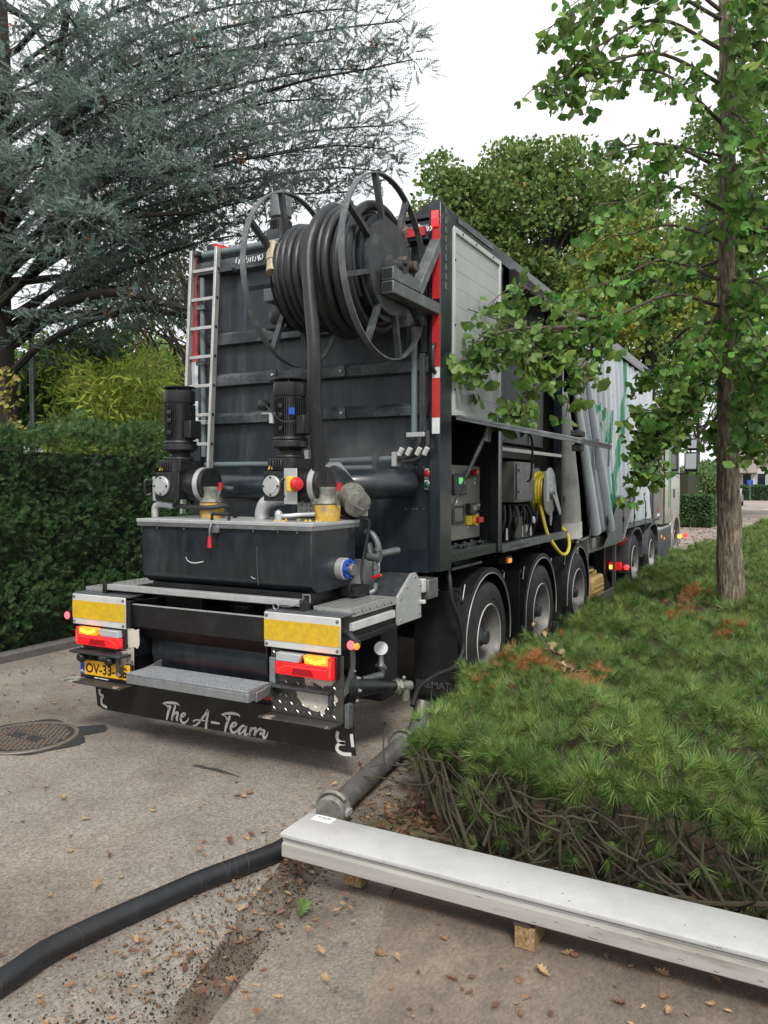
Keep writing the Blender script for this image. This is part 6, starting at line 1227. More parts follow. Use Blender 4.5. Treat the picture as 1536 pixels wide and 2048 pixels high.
def cedar_path(s, e, r0, dens=1., first=.18):
    """a limb from the trunk to its tip, carrying flat pads of short needled twigs on fine side branches"""
    s = np.array(s, float); e = np.array(e, float); h = e - s; L = np.linalg.norm(h); d = h / L; q = norm(np.cross(d, V(0, 0, 1))); n = 10
    ph = rng.uniform(0, 6.28); pts = [s + h * t + V(0, 0, .10 * L * math.sin(t * 3.1)) + q * .09 * L * math.sin(t * 5 + ph) * t + q * .02 * L * math.sin(t * 13 + ph) + V(0, 0, .04 * L * math.sin(t * 9 + ph) * t) for t in np.linspace(0, 1, n)]
    limb_tube(lims, pts, r0, .008, 7); pts = np.array(pts); npd = int(L * 6.0 * dens)
    for k in range(npd):
        t = first + (1 - first) * (k + rng.random()) / npd; f = t * (n - 1); i = min(int(f), n - 2); p = pts[i] + (pts[i + 1] - pts[i]) * (f - i)
        off = (1 if k % 2 else -1) * rng.uniform(.12, .26) * L * (1.25 - t) ; fwd = rng.uniform(.05, .5) * abs(off) + .05
        c = p + q * off + d * fwd + V(0, 0, rng.uniform(-.16, .10) * abs(off) - .02); lims2.tube([p, (p + c) / 2 + V(0, 0, .04), c], [.009, .006, .003], 4)
        out = norm(c - p); R0 = rng.uniform(.2, .46) * (1.1 - .3 * t)
        for j in range(int(12 + R0 * 30)):
            a = rng.uniform(0, 6.28); r = R0 * rng.random() ** .6; v_ = d * math.cos(a) + q * math.sin(a); pp_ = c + v_ * r * V(1, 1, .6) + V(0, 0, rng.normal() * .06 - .2 * r)
            tw_p.append(pp_ - v_ * .05); tw_d.append(norm(v_ * .8 + out * .6 + V(0, 0, rng.uniform(-.45, .35)))); tw_s.append(rng.uniform(.12, .30))
    for j in range(7):
        u = 1 - j * .035; f = u * (n - 1); i = min(int(f), n - 2); tw_p.append(pts[i] + (pts[i + 1] - pts[i]) * (f - i)); tw_d.append(norm(d + rdir(1)[0] * .35)); tw_s.append(rng.uniform(.2, .34))
    # a few bare leaders beyond the pads
    for j in range(3):
        b0 = pts[-2] + (pts[-1] - pts[-2]) * rng.random(); b1 = b0 + norm(d + q * rng.uniform(-.8, .8) + V(0, 0, rng.uniform(-.1, .4))) * rng.uniform(.3, .6); lims2.tube([b0, b1], [.006, .002], 4)
        for m_ in np.linspace(.2, 1, 5): tw_p.append(b0 + (b1 - b0) * m_); tw_d.append(norm(b1 - b0 + rdir(1)[0] * .3)); tw_s.append(rng.uniform(.10, .18))
def cedar_limb(z, az, L, rise, droop, r0, dens=1., start=.16):
    d = V(math.sin(az), math.cos(az), 0); cedar_path(TR + V(0, 0, z), TR + V(0, 0, z + rise - droop * .6) + d * L, r0, dens)
def limb_to(x, y, D, z0, r0, droop=.5, dens=1.):
    cedar_path(TR + V(0, 0, z0), P(x, y, D=D), r0 * .55, dens * .88)
for a_ in ((825, 150, 11.8, 5.4, .12, .5), (800, 60, 12.2, 6.6, .11, .5), (790, 245, 11.5, 5.0, .11, .6), (770, 330, 12.0, 4.6, .10, .6), (700, 20, 11.5, 7.2, .11, .4), (640, 90, 10.8, 6.4, .1, .5), (560, -30, 11, 8, .11, .4), (700, 190, 13, 5.8, .1, .6), (600, 260, 10.8, 5.2, .1, .7), (520, 180, 10, 6.0, .1, .6), (430, 80, 10, 6.8, .1, .5), (690, 380, 13, 4.3, .1, .7), (560, 400, 12.6, 4.2, .1, .8), (420, 330, 9.8, 5.0, .1, .8), (300, 200, 9.5, 6.2, .1, .6), (250, 420, 9.6, 4.6, .1, .8), (420, -60, 10, 8.4, .1, .4), (120, 330, 9.3, 5.6, .09, .6), (60, 150, 9.6, 6.8, .09, .6), (180, 40, 9.6, 7.6, .1, .5), (520, 470, 12.5, 3.9, .12, .8), (390, 610, 11, 3.4, .14, .5), (300, 560, 12.5, 3.8, .12, .8), (140, 500, 10, 4.4, .1, .9),
           (745, 120, 12.5, 5.9, .1, .4), (760, 280, 11.2, 4.9, .1, .6), (660, 310, 11.4, 4.8, .1, .6), (480, 270, 11.8, 5.4, .1, .6), (360, 140, 11.6, 6.6, .1, .6), (600, 10, 12.6, 7.2, .1, .4), (470, 380, 11, 4.6, .1, .7), (340, 300, 12.2, 5.2, .1, .7), (200, 300, 11.4, 5.6, .1, .7), (540, 100, 12.4, 6.6, .1, .5)):
    limb_to(*a_)
for k in range(9): cedar_limb(5.0 + k * .9, k * 2.399, rng.uniform(3.2, 5.4) * (1 - k * .012), .6, .7, .09, .55)
# hanging curtain of twigs below the low limb
for k in range(420):
    p = P(rng.uniform(395, 520), rng.uniform(560, 725), D=rng.uniform(10.4, 11.4)) if k < 260 else P(rng.uniform(240, 400), rng.uniform(520, 640), D=rng.uniform(10.5, 12))
    tw_p.append(p); tw_d.append(norm(rdir(1)[0] * .5 + V(.2, 0, -.8))); tw_s.append(rng.uniform(.15, .3))
hb = MB()
for k in range(70):
    x = rng.uniform(250, 500); p = P(x, rng.uniform(520, 600), D=10.9); hb.tube(smoothpath([p, p + V(rng.uniform(0, .3), 0, -.3), p + V(rng.uniform(.1, .6), .1, rng.uniform(-1.1, -.5))], 3), [.012, .010, .009, .008, .007, .006, .004], 4)
hb.build('drooping_twigs', 'bark_cedar', cdr)['kind'] = 'stuff'
one('trunk', 'bark_cedar', cdr, lambda b: (limb_tube(b, [TR + V(.05 * math.sin(z), .05 * math.cos(z * .7), z) for z in np.linspace(0, 16, 22)], .43, .07, 16),
     limb_tube(b, smoothpath([P(-10, 720, D=12.6), P(60, 645, D=12), P(140, 602, D=11.5), P(240, 585, D=11), P(330, 606, D=10.8), P(390, 622, D=10.7)], 6), .11, .035, 10),
     limb_tube(b, smoothpath([P(0, 690, D=12.6), P(75, 650, D=12), P(170, 628, D=11.5), P(300, 620, D=11), P(420, 650, D=11), P(480, 690, D=11)], 6), .075, .02, 10),
     limb_tube(b, smoothpath([P(0, 560, D=12.6), P(90, 480, D=12), P(170, 445, D=11.2), P(260, 432, D=10.8), P(400, 425, D=11)], 6), .085, .025, 10),
     limb_tube(b, smoothpath([P(0, 480, D=12.6), P(85, 360, D=12), P(112, 240, D=11.5), P(118, 130, D=11.2), P(135, 20, D=11)], 6), .09, .05, 10)))
lims.build('limbs', 'bark_cedar', cdr); lims2.build('branchlets', 'bark_cedar', cdr)['kind'] = 'stuff'
tp_, td_, ts_ = np.array(tw_p), np.array(tw_d), np.array(tw_s)
# the crown does not reach down into the hedge or across the trailer
keep = (tp_[:, 2] > 3.0) & ~((tp_[:, 0] > -5.2) & (tp_[:, 1] < 9))
tp_, td_, ts_ = tp_[keep], td_[keep], ts_[keep]; print('cedar twigs', len(tp_))
rf_ = rotframes(td_, rng.uniform(0, 6.28, len(tp_)))
for i in range(5): tag(scatter('crown', *TWIGS[i], tp_[i::5], rf_[i::5], ts_[i::5], 'cedar_needles', cdr), kind='stuff')
di = rng.choice(len(tp_), 60); crown(cdr, tp_[di], np.full(60, .08), 500, .06, 'cedar_dry', tv=DIA_V, tf=DIA_F, name='dry_tips')
# ------------------------------------------------------------------ ginkgo
gk = thing('ginkgo_tree', (-.53, 8.83, 0), 'ginkgo with rough brown trunk and fan-shaped green leaves standing in the pine bed', 'tree')
TG = [P(x, y, D=8.1) for x, y in ((1467, 1300), (1463, 1215), (1459, 1080), (1456, 900), (1452, 740), (1452, 560), (1455, 300), (1452, 0), (1449, -300))]
def trunkg(b):
    pts = smoothpath(TG, 8); n = len(pts); vs_, m_ = [], 28
    for i, p in enumerate(pts):
        t = i / (n - 1); r = .155 - .045 * min(1, t * 2) - .045 * t + .05 * math.exp(-t * 40)
        for j in range(m_):
            a = 2 * math.pi * j / m_; rr = r * (1 + .028 * math.sin(9 * a + 3.5 * math.sin(p[2] * 2.1)) + .03 * math.sin(17 * a - p[2] * 6.0) + .03 * math.sin(p[2] * 9 + a * 3)); b.v.append((p[0] + rr * math.cos(a), p[1] + rr * math.sin(a), p[2]))
    for i in range(n - 1):
        for j in range(m_): b.f.append((i * m_ + j, i * m_ + (j + 1) % m_, (i + 1) * m_ + (j + 1) % m_, (i + 1) * m_ + j)); b.m.append(0)
one('trunk', 'bark_ginkgo', gk, trunkg, smooth=60)
def fan(nlobe):
    vs_ = [(0, 0, 0)]; m_ = 8
    for k in range(m_ + 1):
        a = R(-62 + 124 * k / m_); r = 1 + .05 * math.sin(k * 2.4) - (.33 if nlobe and k == 4 else 0) - .10 * (abs(k - 4) / 4) ** 2
        vs_.append((r * math.sin(a), r * math.cos(a), .22 * math.sin(a * 2.5) + .16 * abs(math.sin(a)) - .08 * r * r))
    return vs_, [(0, k + 1, k + 2) for k in range(m_)]
FAN1, FAN2 = fan(True), fan(False)
gb_ = MB(); gp_, gd_, gn_, gs_ = [], [], [], []
def gbough(pts, r0=.02, dens=1., sub=True, fall=0.):
    sp = np.array(smoothpath(pts, 6)); limb_tube(gb_, [tuple(p) for p in sp], r0, .004, 6)
    seg = np.linalg.norm(np.diff(sp, axis=0), axis=1); cum = np.concatenate([[0], np.cumsum(seg)]); L = cum[-1]
    n = int(L * 16 * dens)
    for k in range(n):
        s = L * (.12 + .88 * (k + rng.random()) / n); i = min(np.searchsorted(cum, s) - 1, len(sp) - 2); i = max(i, 0); p = sp[i] + (sp[i + 1] - sp[i]) * ((s - cum[i]) / max(seg[i], 1e-6)); ax = norm(sp[i + 1] - sp[i])
        for j in range(rng.integers(2, 5)):
            o_ = rdir(1)[0]; o_ = norm(o_ - ax * np.dot(o_, ax) * .7 + V(0, 0, -.45)); pl_ = rng.uniform(.03, .10)
            q = p + o_ * pl_; gp_.append(q); gd_.append(norm(o_ * .8 + V(0, 0, -.55) + rdir(1)[0] * .35)); gs_.append(.038 + .064 * rng.random() ** .8)
    if sub:
        for k in range(max(2, int(L * 3.6))):
            s = rng.uniform(.25, .95); p = sp[int(s * (len(sp) - 1))]; ax = norm(sp[-1] - sp[0]); o_ = rdir(1)[0]; d = norm(ax * .6 + o_ * .7 + V(0, 0, -.25)); l2 = rng.uniform(.2, .45) * (1.15 - s * .5)
            gbough([p, p + d * l2 * .5 + V(0, 0, -.02), p + d * l2 + V(0, 0, -.12)], .007, dens, False)
def gpx(*a): return [P(x, y, D=d) for x, y, d in a]
for a_ in (((1440, 612, 8.1), (1340, 590, 7.6), (1210, 640, 7.1), (1080, 665, 6.6), (1000, 640, 6.2), (935, 618, 6.0)),
           ((1190, 645, 7.0), (1110, 710, 6.6), (1000, 700, 6.2), (930, 745, 6.0)), ((1150, 655, 6.8), (1090, 740, 6.5), (1050, 790, 6.4), (1005, 832, 6.3)),
           ((1210, 640, 7.1), (1170, 720, 6.8), (1130, 760, 6.7)), ((1220, 640, 7.1), (1120, 620, 6.7), (1060, 580, 6.6), (1020, 566, 6.6)), ((1260, 620, 7.3), (1170, 660, 6.8), (1080, 720, 6.4)), ((1130, 655, 6.6), (1020, 660, 6.2), (950, 690, 6.0)),
           ((1440, 560, 8.1), (1330, 520, 7.8), (1230, 560, 7.4), (1130, 590, 7.1)), ((1440, 480, 8.1), (1340, 450, 7.8), (1250, 470, 7.5), (1180, 468, 7.4)),
           ((1445, 420, 8.1), (1340, 370, 7.8), (1260, 400, 7.5), (1195, 410, 7.4)), ((1447, 340, 8.1), (1340, 290, 7.8), (1250, 300, 7.5), (1190, 322, 7.3)),
           ((1445, 100, 8.1), (1320, 40, 7.6), (1200, 90, 7.2), (1130, 150, 7.0), (1075, 182, 6.9)), ((1445, 40, 8.1), (1300, -30, 7.4), (1180, 10, 7.0), (1090, 60, 6.8)), ((1445, 170, 8.1), (1330, 110, 7.6), (1230, 120, 7.2), (1150, 160, 7.1), (1108, 195, 7.0)), ((1447, 250, 8.1), (1350, 160, 7.7), (1280, 140, 7.6), (1230, 170, 7.5)), ((1440, 20, 8.1), (1330, -60, 7.6), (1220, -40, 7.3), (1130, 20, 7.2)),
           ((1440, 660, 8.1), (1380, 740, 7.8), (1330, 840, 7.7), (1285, 940, 7.7)), ((1440, 720, 8.1), (1370, 790, 7.7), (1310, 820, 7.6), (1272, 812, 7.6)), ((1440, 760, 8.1), (1350, 850, 7.8), (1300, 880, 7.7), (1262, 872, 7.6)), ((1440, 740, 8.1), (1350, 810, 7.9), (1305, 900, 7.7), (1262, 958, 7.6)),
           ((1440, 820, 8.1), (1425, 850, 8.3), (1415, 890, 8.4)), ((1440, 640, 8.1), (1370, 660, 8.6), (1320, 720, 8.8), (1285, 770, 8.8)), ((1440, 520, 8.1), (1350, 560, 8.8), (1290, 640, 9.0)), ((1440, 620, 8.1), (1390, 700, 7.3), (1340, 780, 7.0)),
           ((1465, 90, 8.1), (1540, 40, 7.6), (1620, 80, 7.4)), ((1465, 260, 8.1), (1530, 250, 7.6), (1600, 330, 7.3)), ((1465, 420, 8.1), (1520, 440, 7.4), (1580, 540, 7.1)), ((1465, 330, 8.1), (1500, 380, 7.3), (1530, 470, 6.9)), ((1465, 560, 8.1), (1520, 570, 7.4), (1570, 650, 7.0)), ((1465, 640, 8.1), (1510, 680, 7.3), (1550, 780, 7.0)), ((1465, 720, 8.1), (1500, 760, 7.4), (1530, 850, 7.2)), ((1465, 790, 8.1), (1490, 830, 7.6), (1498, 895, 7.5)), ((1465, 140, 8.1), (1510, 120, 7.3), (1560, 190, 6.8)), ((1465, 220, 8.1), (1500, 260, 7.2), (1545, 350, 6.8)), ((1465, 380, 8.1), (1505, 440, 7.2), (1560, 430, 6.8)), ((1465, 600, 8.1), (1495, 640, 7.3), (1530, 720, 6.9)), ((1465, 20, 8.1), (1500, -20, 7.4), (1550, 40, 7.0)), ((1465, 680, 8.1), (1500, 720, 8.8), (1550, 800, 9.2)), ((1465, 180, 8.1), (1500, 200, 8.8), (1560, 260, 9.0)), ((1465, 480, 8.1), (1510, 520, 8.8), (1560, 600, 9.0))):
    x_e, y_e = a_[-1][0], a_[-1][1]
    gbough(gpx(*a_), .022, .62 if (x_e < 1260 and y_e < 480) else .8 if x_e < 1170 else 1.0)
for k in range(46):
    z = 3.0 + 5.0 * rng.random(); i = np.argmin([abs(t[2] - z) for t in TG]); s = np.interp(z, [t[2] for t in TG], [t[0] for t in TG]), np.interp(z, [t[2] for t in TG], [t[1] for t in TG]), z
    az = rng.uniform(0, 6.28); d = V(math.sin(az), math.cos(az), .2); 
    if d[1] < -.5 or (d[0] < -.2 and (z < 4.6 or z > 5.6)): continue
    L = rng.uniform(.8, 1.5); s = np.array(s); gbough([s, s + d * L * .5, s + d * L + V(0, 0, -.15)], .016, .8)
gb_.build('branches', 'twig_ginkgo', gk)
gp_, gd_, gs_ = np.array(gp_), np.array(gd_), np.array(gs_); gr = rotframes(gd_, rng.uniform(0, 6.28, len(gp_)))
dist = np.linalg.norm(gp_ - V(0, 0, HC), axis=1); order = np.argsort(dist); big = order[:300]; rest = order[300:]; print('ginkgo leaves', len(gp_))
lm = []
for f in (FAN1, FAN2):
    me = bpy.data.meshes.new('leaf'); me.from_pydata(f[0], [], f[1]); me.materials.append(MATS['ginkgo_leaf']); lm.append(me)
for i in big:
    o = bpy.data.objects.new('leaf', lm[i % 2]); COL.objects.link(o); attach(o, gk); m4 = Matrix.Identity(4)
    for a_ in range(3):
        for b_ in range(3): m4[a_][b_] = gr[i][a_][b_] * gs_[i]
        m4[a_][3] = gp_[i][a_]
    o.matrix_basis = m4
h_ = len(rest) // 2
tag(scatter('foliage', FAN1[0], FAN1[1], gp_[rest[::2]], gr[rest[::2]], gs_[rest[::2]], 'ginkgo_leaf', gk), kind='stuff')
tag(scatter('foliage', FAN2[0], FAN2[1], gp_[rest[1::2]], gr[rest[1::2]], gs_[rest[1::2]], 'ginkgo_back', gk), kind='stuff')
# ------------------------------------------------------------------ dwarf mountain pine bed
pb = thing('pine_shrubs', (-.9, 6, 0), 'low mass of dwarf mountain pine filling the bed beside the truck', 'shrubs')
def tuft(n, L, w, spread):
    vs_, fs_ = [], []
    for k in range(n):
        a = k * 2.4; y0 = .0 + .5 * (k / n); sp_a = spread * (1.05 - .55 * k / n) * (.8 + .4 * ((k * 7) % 5) / 4); d = V(math.sin(sp_a) * math.cos(a), math.cos(sp_a), math.sin(sp_a) * math.sin(a)); s = norm(np.cross(d, V(.3, .2, .9))) * w
        p = V(0, y0 * L * .6, 0); i = len(vs_); vs_ += [tuple(p - s), tuple(p + s), tuple(p + d * L * (.85 + .3 * ((k * 3) % 4) / 3))]; fs_.append((i, i + 1, i + 2))
    return vs_, fs_
def pine_top(x, y):
    e = np.clip((x + 2.02 - np.maximum(0, y - 17) * .09) / .35, 0, 1); f = np.clip((y - yfront(x) - .05) / .5, 0, 1)
    return (.50 + .08 * np.clip(x + 2, 0, 2.2) + .075 * np.sin(x * 3.1 + 1.2) * np.cos(y * 2.3) + .055 * np.sin(x * 7.3 + y * 5.1) + .045 * np.sin(y * 9.7 - x * 4) * np.cos(x * 11)) * (.72 + .28 * np.sqrt(e)) * (.88 + .12 * f)
def pine_pts(n, y0, y1, x1, lift=.0):
    y = rng.uniform(y0, y1, n); x = rng.uniform(-2.1, x1, n); xe = -2.05 + np.maximum(0, y - 17) * .09 + .09 * np.sin(y * 3.3) + .06 * np.sin(y * 7.9); k = (x > xe) & (y > yfront(x) + .12); x, y = x[k], y[k]
    z = pine_top(x, y) - .13 * rng.random(len(x)) ** 2 + lift
    return np.stack([x, y, z], 1)
p1 = pine_pts(8600, 3.45, 8.2, 1.3); p2 = pine_pts(11500, 8.2, 31, 2.5)
def face_pts(n):       # front face of the bed (towards the beam) and the left face
    x = rng.uniform(-1.95, 1.4, n); f = rng.random(n); yf_ = yfront(x); t = pine_top(x, yf_ + .35); z = t - .13 * f ** 1.5 - .01; y = yf_ + .10 + .12 * np.sin(x * 4) + .12 * f + .06 * rng.random(n); return np.stack([x, y, z], 1)
def left_pts(n):
    y = rng.uniform(3.95, 18, n) ; f = rng.random(n); z = .46 - .30 * f + .05 * np.sin(y * 5); x = -2.02 + .12 * f + .09 * np.sin(y * 3.3) + .06 * np.sin(y * 7.9) + .08 * rng.random(n); return np.stack([x, y, z], 1)
p3, p4 = face_pts(620), left_pts(1500)
low = np.stack([rng.uniform(-1.8, .8, 150), rng.uniform(.08, .4, 150), rng.uniform(.10, .42, 150)], 1); low[:, 1] += yfront(low[:, 0])
T1 = tuft(34, 1.0, .024, 1.15); T2 = tuft(22, 1.0, .04, 1.15)
P1 = np.concatenate([p1, p3, p4[p4[:, 1] < 8], low]); n = len(P1)
up_ = np.concatenate([np.tile(V(0, -.12, .9), (len(p1), 1)), np.tile(V(0, -.75, .5), (len(p3), 1)), np.tile(V(-.7, -.3, .5), ((p4[:, 1] < 8).sum(), 1)), np.tile(V(0, -.5, .3), (150, 1))])
D1 = rdir(n) * .55 + up_
tag(scatter('needles', *T1, P1, rotframes(D1, rng.uniform(0, 6.28, n)), rng.uniform(.045, .105, n), 'pine_needle', pb), kind='stuff')
P2 = np.concatenate([p2, p4[p4[:, 1] >= 8]]); n = len(P2)
tag(scatter('needles', *T2, P2, rotframes(rdir(n) * .5 + V(0, -.1, .9), rng.uniform(0, 6.28, n)), rng.uniform(.075, .13, n), 'pine_needle', pb), kind='stuff')
# dead orange sprays
dp_ = []
for x, y, n in ((1390, 1200, 26), (1355, 1235, 22), (1155, 1340, 14), (1050, 1335, 16), (1000, 1322, 10), (1170, 1365, 16), (1100, 1322, 10), (1455, 1275, 10), (1080, 1345, 10), (1165, 1262, 10)):
    q = P(x, y, Z=.6)
    for _ in range(n): dp_.append(q + V(rng.normal() * .10, rng.normal() * .14, 0))
dp_ = np.array(dp_); dp_[:, 2] = pine_top(dp_[:, 0], dp_[:, 1]) + rng.uniform(0, .07, len(dp_))
tag(scatter('dead_needles', *tuft(30, 1.0, .03, 1.2), dp_, rotframes(rdir(len(dp_)) * .6 + V(0, -.2, .8), rng.uniform(0, 6.28, len(dp_))), rng.uniform(.05, .085, len(dp_)), 'pine_dry', pb), kind='stuff')
bp_ = pine_pts(1500, 3.4, 16, 1.2, -.02); tag(scatter('dead_needles', *tuft(18, 1, .03, 1.3), bp_, rotframes(rdir(len(bp_)) + V(0, -.2, .4), rng.uniform(0, 6.28, len(bp_))), rng.uniform(.04, .07, len(bp_)), 'leaf_dark', pb), kind='stuff')
# bare stems under the canopy
sm = MB()
def stem(x, y, hgt, lean, r):
    p = V(x, y, .02); d = norm(V(lean, rng.uniform(-.5, .1), .8)); pts = [p]; n = 6
    for k in range(n): d = norm(d + rdir(1)[0] * .38 + V(0, 0, .12)); p = p + d * hgt / n; p[2] = min(max(p[2], .03), pine_top(p[0], max(p[1], float(yfront(p[0])) + .2)) - .07); p[1] = max(p[1], float(yfront(p[0])) - .03); pts.append(p)
    sp = smoothpath(pts, 3); sm.tube(sp, [r * (1 - .6 * i / (len(sp) - 1)) for i in range(len(sp))], 6); return sp
for k in range(190):
    x = rng.uniform(-1.8, 1.3); y = float(yfront(x)) + .08 + .55 * rng.random() ** 1.3; h = rng.uniform(.5, .85); sp = stem(x, y, h, rng.uniform(-.9, .5), rng.uniform(.004, .0125))
    for j in range(rng.integers(0, 3)):
        s = np.array(sp[rng.integers(5, len(sp) - 1)]); d = norm(rdir(1)[0] + V(0, -.3, .5)); l = rng.uniform(.1, .3); sm.tube(smoothpath([s, s + d * l * .5 + rdir(1)[0] * .03, s + d * l + V(0, 0, .03)], 3), [.006, .0058, .0055, .005, .0045, .004, .003], 5)
for k in range(90):
    x = rng.uniform(-1.95, 1.2); a = V(x, float(yfront(x)) + rng.uniform(.02, .3), rng.uniform(.05, .22)); e = a + V(rng.uniform(-.3, .6), rng.uniform(0.0, .15), rng.uniform(-.06, .22)); sm.tube(smoothpath([a, (a + e) / 2 + rdir(1)[0] * .06, e], 4), rng.uniform(.004, .009), 5)
for k in range(120):
    y = rng.uniform(4.1, 9); stem(-1.80 + .1 * rng.random(), y, rng.uniform(.4, .6), rng.uniform(-.5, .2), rng.uniform(.006, .012))
sm.build('stems', 'pine_stem', pb)['kind'] = 'stuff'
# dry oak twig caught on the shrubs
dtw = thing('dead_oak_sprig', (-1.75, 5.2, .6), 'broken oak sprig with dry tan leaves lying on the pines', 'sprig')
tpts = [P(x, y, D=5.6 - k * .1) for k, (x, y) in enumerate(((1072, 1262), (1098, 1300), (1130, 1335), (1160, 1362), (1205, 1395)))]
one('twig', 'twig_ginkgo', dtw, lambda b: b.tube(smoothpath(tpts, 4), .006, 6))
OAK_V = [(0, 0, 0), (.10, .12, 0), (.06, .22, .02), (.24, .32, .06), (.13, .42, .02), (.34, .55, .1), (.17, .63, .02), (.26, .80, .07), (.09, .86, .0), (0, 1, -.05)]
OAK_V = OAK_V + [(-x, y, z * .8 + .02) for x, y, z in OAK_V[1:-1]] + [(0, y, -.05) for y in (.22, .42, .63, .86)]
def oakf():
    r = [0, 1, 2, 3, 4, 5, 6, 7, 8, 9]; l = [0, 10, 11, 12, 13, 14, 15, 16, 17, 9]; c = [0, 18, 18, 18, 19, 19, 20, 20, 21, 9]; fs_ = []
    for i in range(9):
        fs_.append((c[i], r[i], r[i + 1])); fs_.append((c[i], l[i + 1], l[i]))
        if c[i] != c[i + 1]: fs_.append((c[i], r[i + 1], c[i + 1])); fs_.append((c[i], c[i + 1], l[i + 1]))
    return [f for f in fs_ if len(set(f)) == 3]
OAK_F = oakf()
sp = np.array(smoothpath(tpts, 8)); k_ = rng.integers(0, len(sp), 46); pos = sp[k_] + rng.normal(size=(46, 3)) * .03
tag(scatter('dry_leaves', OAK_V, OAK_F, pos, rotframes(rdir(46) + V(0, -.3, .1), rng.uniform(0, 6.28, 46)), rng.uniform(.06, .11, 46), 'leaf_tan', dtw), kind='stuff')
# ivy and leaf litter in the bed
IVY_V = [(0, 0, 0), (.45, .1, .03), (.3, .35, 0), (.5, .55, .04), (.18, .6, 0), (0, 1, -.05), (-.18, .6, 0), (-.5, .55, .04), (-.3, .35, 0), (-.45, .1, .03)]; IVY_F = [(0, i, i + 1) for i in range(1, 9)]
iv = []
for x, y, n in ((965, 1690, 14), (1090, 1720, 12), (1250, 1730, 10), (1180, 1765, 8), (1340, 1775, 9), (1420, 1720, 10), (1500, 1790, 9), (1055, 1640, 8), (1480, 1700, 10)):
    q = P(x, y, Z=.12)
    for _ in range(n): iv.append(q + V(rng.normal() * .06, rng.normal() * .06, rng.uniform(-.06, .08)))
iv = np.array(iv); tag(scatter('ivy', IVY_V, IVY_F, iv, rotframes(rdir(len(iv)) * .5 + V(0, -.6, .3), rng.uniform(0, 6.28, len(iv))), rng.uniform(.035, .06, len(iv)), 'ivy_leaf'), 'dark ivy leaves on the soil under the pines', 'ivy', kind='stuff')
n = 2600; x = rng.uniform(-1.95, 1.4, n); y = 3.15 + .95 * rng.random(n) ** 1.2; pos = np.stack([x, y, .03 + .03 * rng.random(n)], 1)
tag(scatter('leaf_litter', OAK_V, OAK_F, pos, rotframes(rdir(n) * V(1, 1, .35), rng.normal(0, .5, n)), rng.uniform(.03, .07, n), 'leaf_dark'), 'brown leaf litter covering the soil under the pines', 'leaf litter', kind='stuff')
# fallen leaves on the paving: the largest singly, the rest as one
def leafmesh(bend, m):
    me = bpy.data.meshes.new('fallen_leaf'); me.from_pydata([(x, y, z * .9 + bend * (y - .5) ** 2 + abs(x) * bend * .6) for x, y, z in OAK_V], [], OAK_F); me.materials.append(MATS[m]); return me
lms = [leafmesh(b_, m) for b_ in (.15, .5, .9) for m in ('leaf_brown', 'leaf_dark', 'leaf_tan')]
px = []
for x0, y0, x1, y1, n in ((0, 1560, 560, 1720, 26), (500, 1640, 560, 1700, 3), (0, 1720, 560, 2000, 30), (400, 1700, 640, 1900, 22), (250, 1850, 520, 2040, 26), (560, 1740, 720, 1860, 20), (640, 1830, 1050, 2040, 20), (1000, 1900, 1536, 2048, 22), (600, 1520, 860, 1640, 22), (650, 1400, 800, 1520, 10), (0, 1330, 160, 1420, 24)):
    for _ in range(n): px.append((rng.uniform(x0, x1), rng.uniform(y0, y1)))
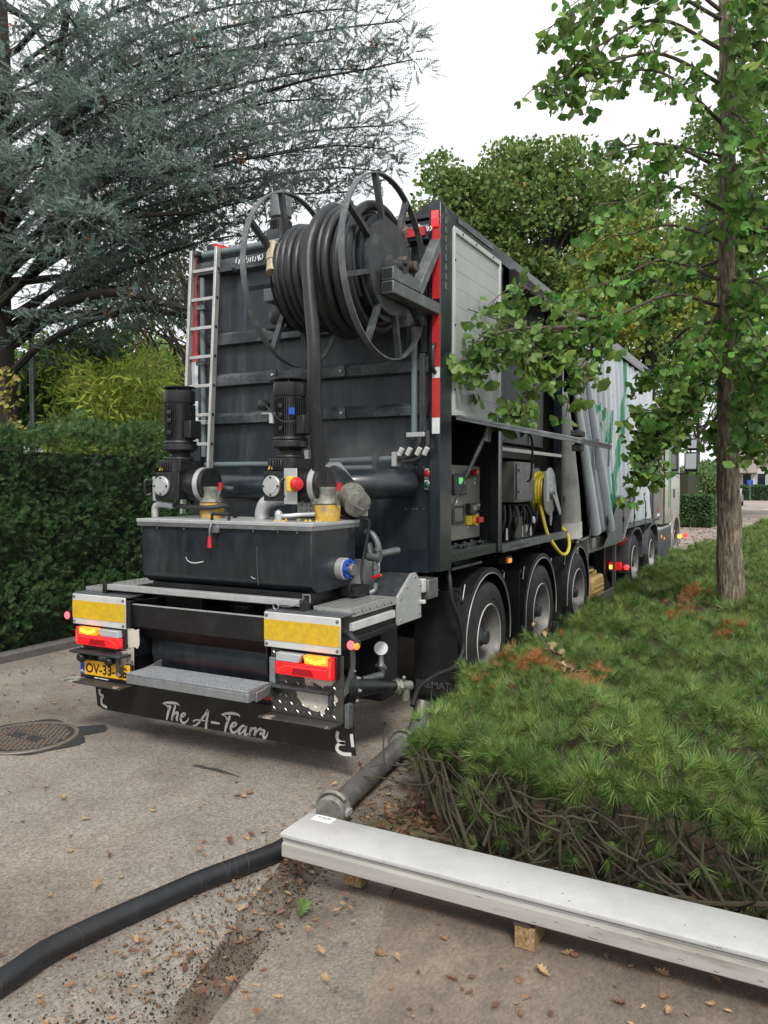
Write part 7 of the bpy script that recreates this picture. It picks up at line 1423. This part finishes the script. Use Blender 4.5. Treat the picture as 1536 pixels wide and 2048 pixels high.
for k, (x, y) in enumerate(px):
    q = P(x, y, Z=.012); 
    if q[0] > -1.9 + .0 and q[1] < 3.12: q = P(x, y, Z=.075)
    o = bpy.data.objects.new('fallen_leaf', lms[rng.integers(0, 9)]); COL.objects.link(o); o.location = q; s = .024 + .04 * rng.random() ** 1.5; o.scale = (s, s, s); o.rotation_euler = (rng.normal() * .2, rng.normal() * .2, rng.uniform(0, 6.28))
    lk_ = ('brown', 'dark brown', 'tan')[lms.index(o.data) % 3]; cu_ = ('flat', 'curled', 'tightly curled')[lms.index(o.data) // 3]
    where = 'on the open asphalt behind the trailer' if q[1] > 3.1 and -6.2 < q[0] < -2.35 else 'along the kerb below the dark hedge' if q[0] < -6.2 else 'beside the grey steel pipe' if q[1] > 3.1 else 'on the driveway slab in front of the white beam' if q[0] > -1.45 else 'on the asphalt beyond the black hose' if q[0] < -2.45 else 'in the gutter between the black hose and the ramp'
    tag(o, f'{cu_} {lk_} oak leaf {where}', 'leaf', f'fallen {lk_} oak leaves {where}')
gl = bpy.data.objects.new('green_leaf', leafmesh(.5, 'leaf_green')); COL.objects.link(gl); gl.location = P(598, 1838, Z=.03); gl.scale = (.13, .13, .13); gl.rotation_euler = (.1, .3, .4); tag(gl, 'one still-green oak leaf in the litter by the ramp', 'leaf')
acn = one('acorn', 'leaf_dark', None, lambda b: b.lathe((*P(1150, 1915, Z=.066)[:2], .078), (1, .3, 0), [(-.018, 0), (-.015, .008), (0, .011), (.012, .009), (.018, 0)], 12)); tag(acn, 'brown acorn lying on the driveway slab', 'acorn')
n = 1500; L_ = rng.random(n); x = np.where(L_ < .5, -2.15 + rng.normal(0, .13, n), -7.05 + np.abs(rng.normal(0, .45, n))); y = np.where(L_ < .5, 1.2 + 5 * rng.random(n) ** 1.3, 3.5 + 14 * rng.random(n)); k = (x < -1.75) ; pos = np.stack([x, y, np.full(n, .012)], 1)[k]; n = len(pos)
far = np.stack([rng.uniform(-6.5, -2, 900), rng.uniform(24, 46, 900), np.full(900, .02)], 1); pos = np.concatenate([pos, far]); n = len(pos)
sz = np.concatenate([rng.uniform(.015, .038, n - 900), rng.uniform(.08, .14, 900)])
tag(scatter('leaf_scatter', OAK_V, OAK_F, pos, rotframes(rdir(n) * V(1, 1, .15), rng.normal(0, .35, n)), sz, 'leaf_brown'), 'small brown leaf debris along gutter and kerb', 'leaf debris', kind='stuff')
n = 5000; x = -1.9 + rng.normal(0, .22, n); y = .9 + 2.9 * rng.random(n); pos = np.stack([x, y, .007 + .004 * rng.random(n)], 1); pos = pos[(x < -1.78 - .0) & (x > -2.5)]; n = len(pos)
tag(scatter('grit', [(0, 0, 0), (.5, .3, .4), (.1, 1, .1), (-.5, .4, .5)], [(0, 1, 3), (1, 2, 3), (0, 2, 1)], pos, rotframes(rdir(n), rng.uniform(0, 6, n)), rng.uniform(.004, .013, n), 'pine_litter'), 'dark grit and crumbs in the gutter', 'grit', kind='stuff')
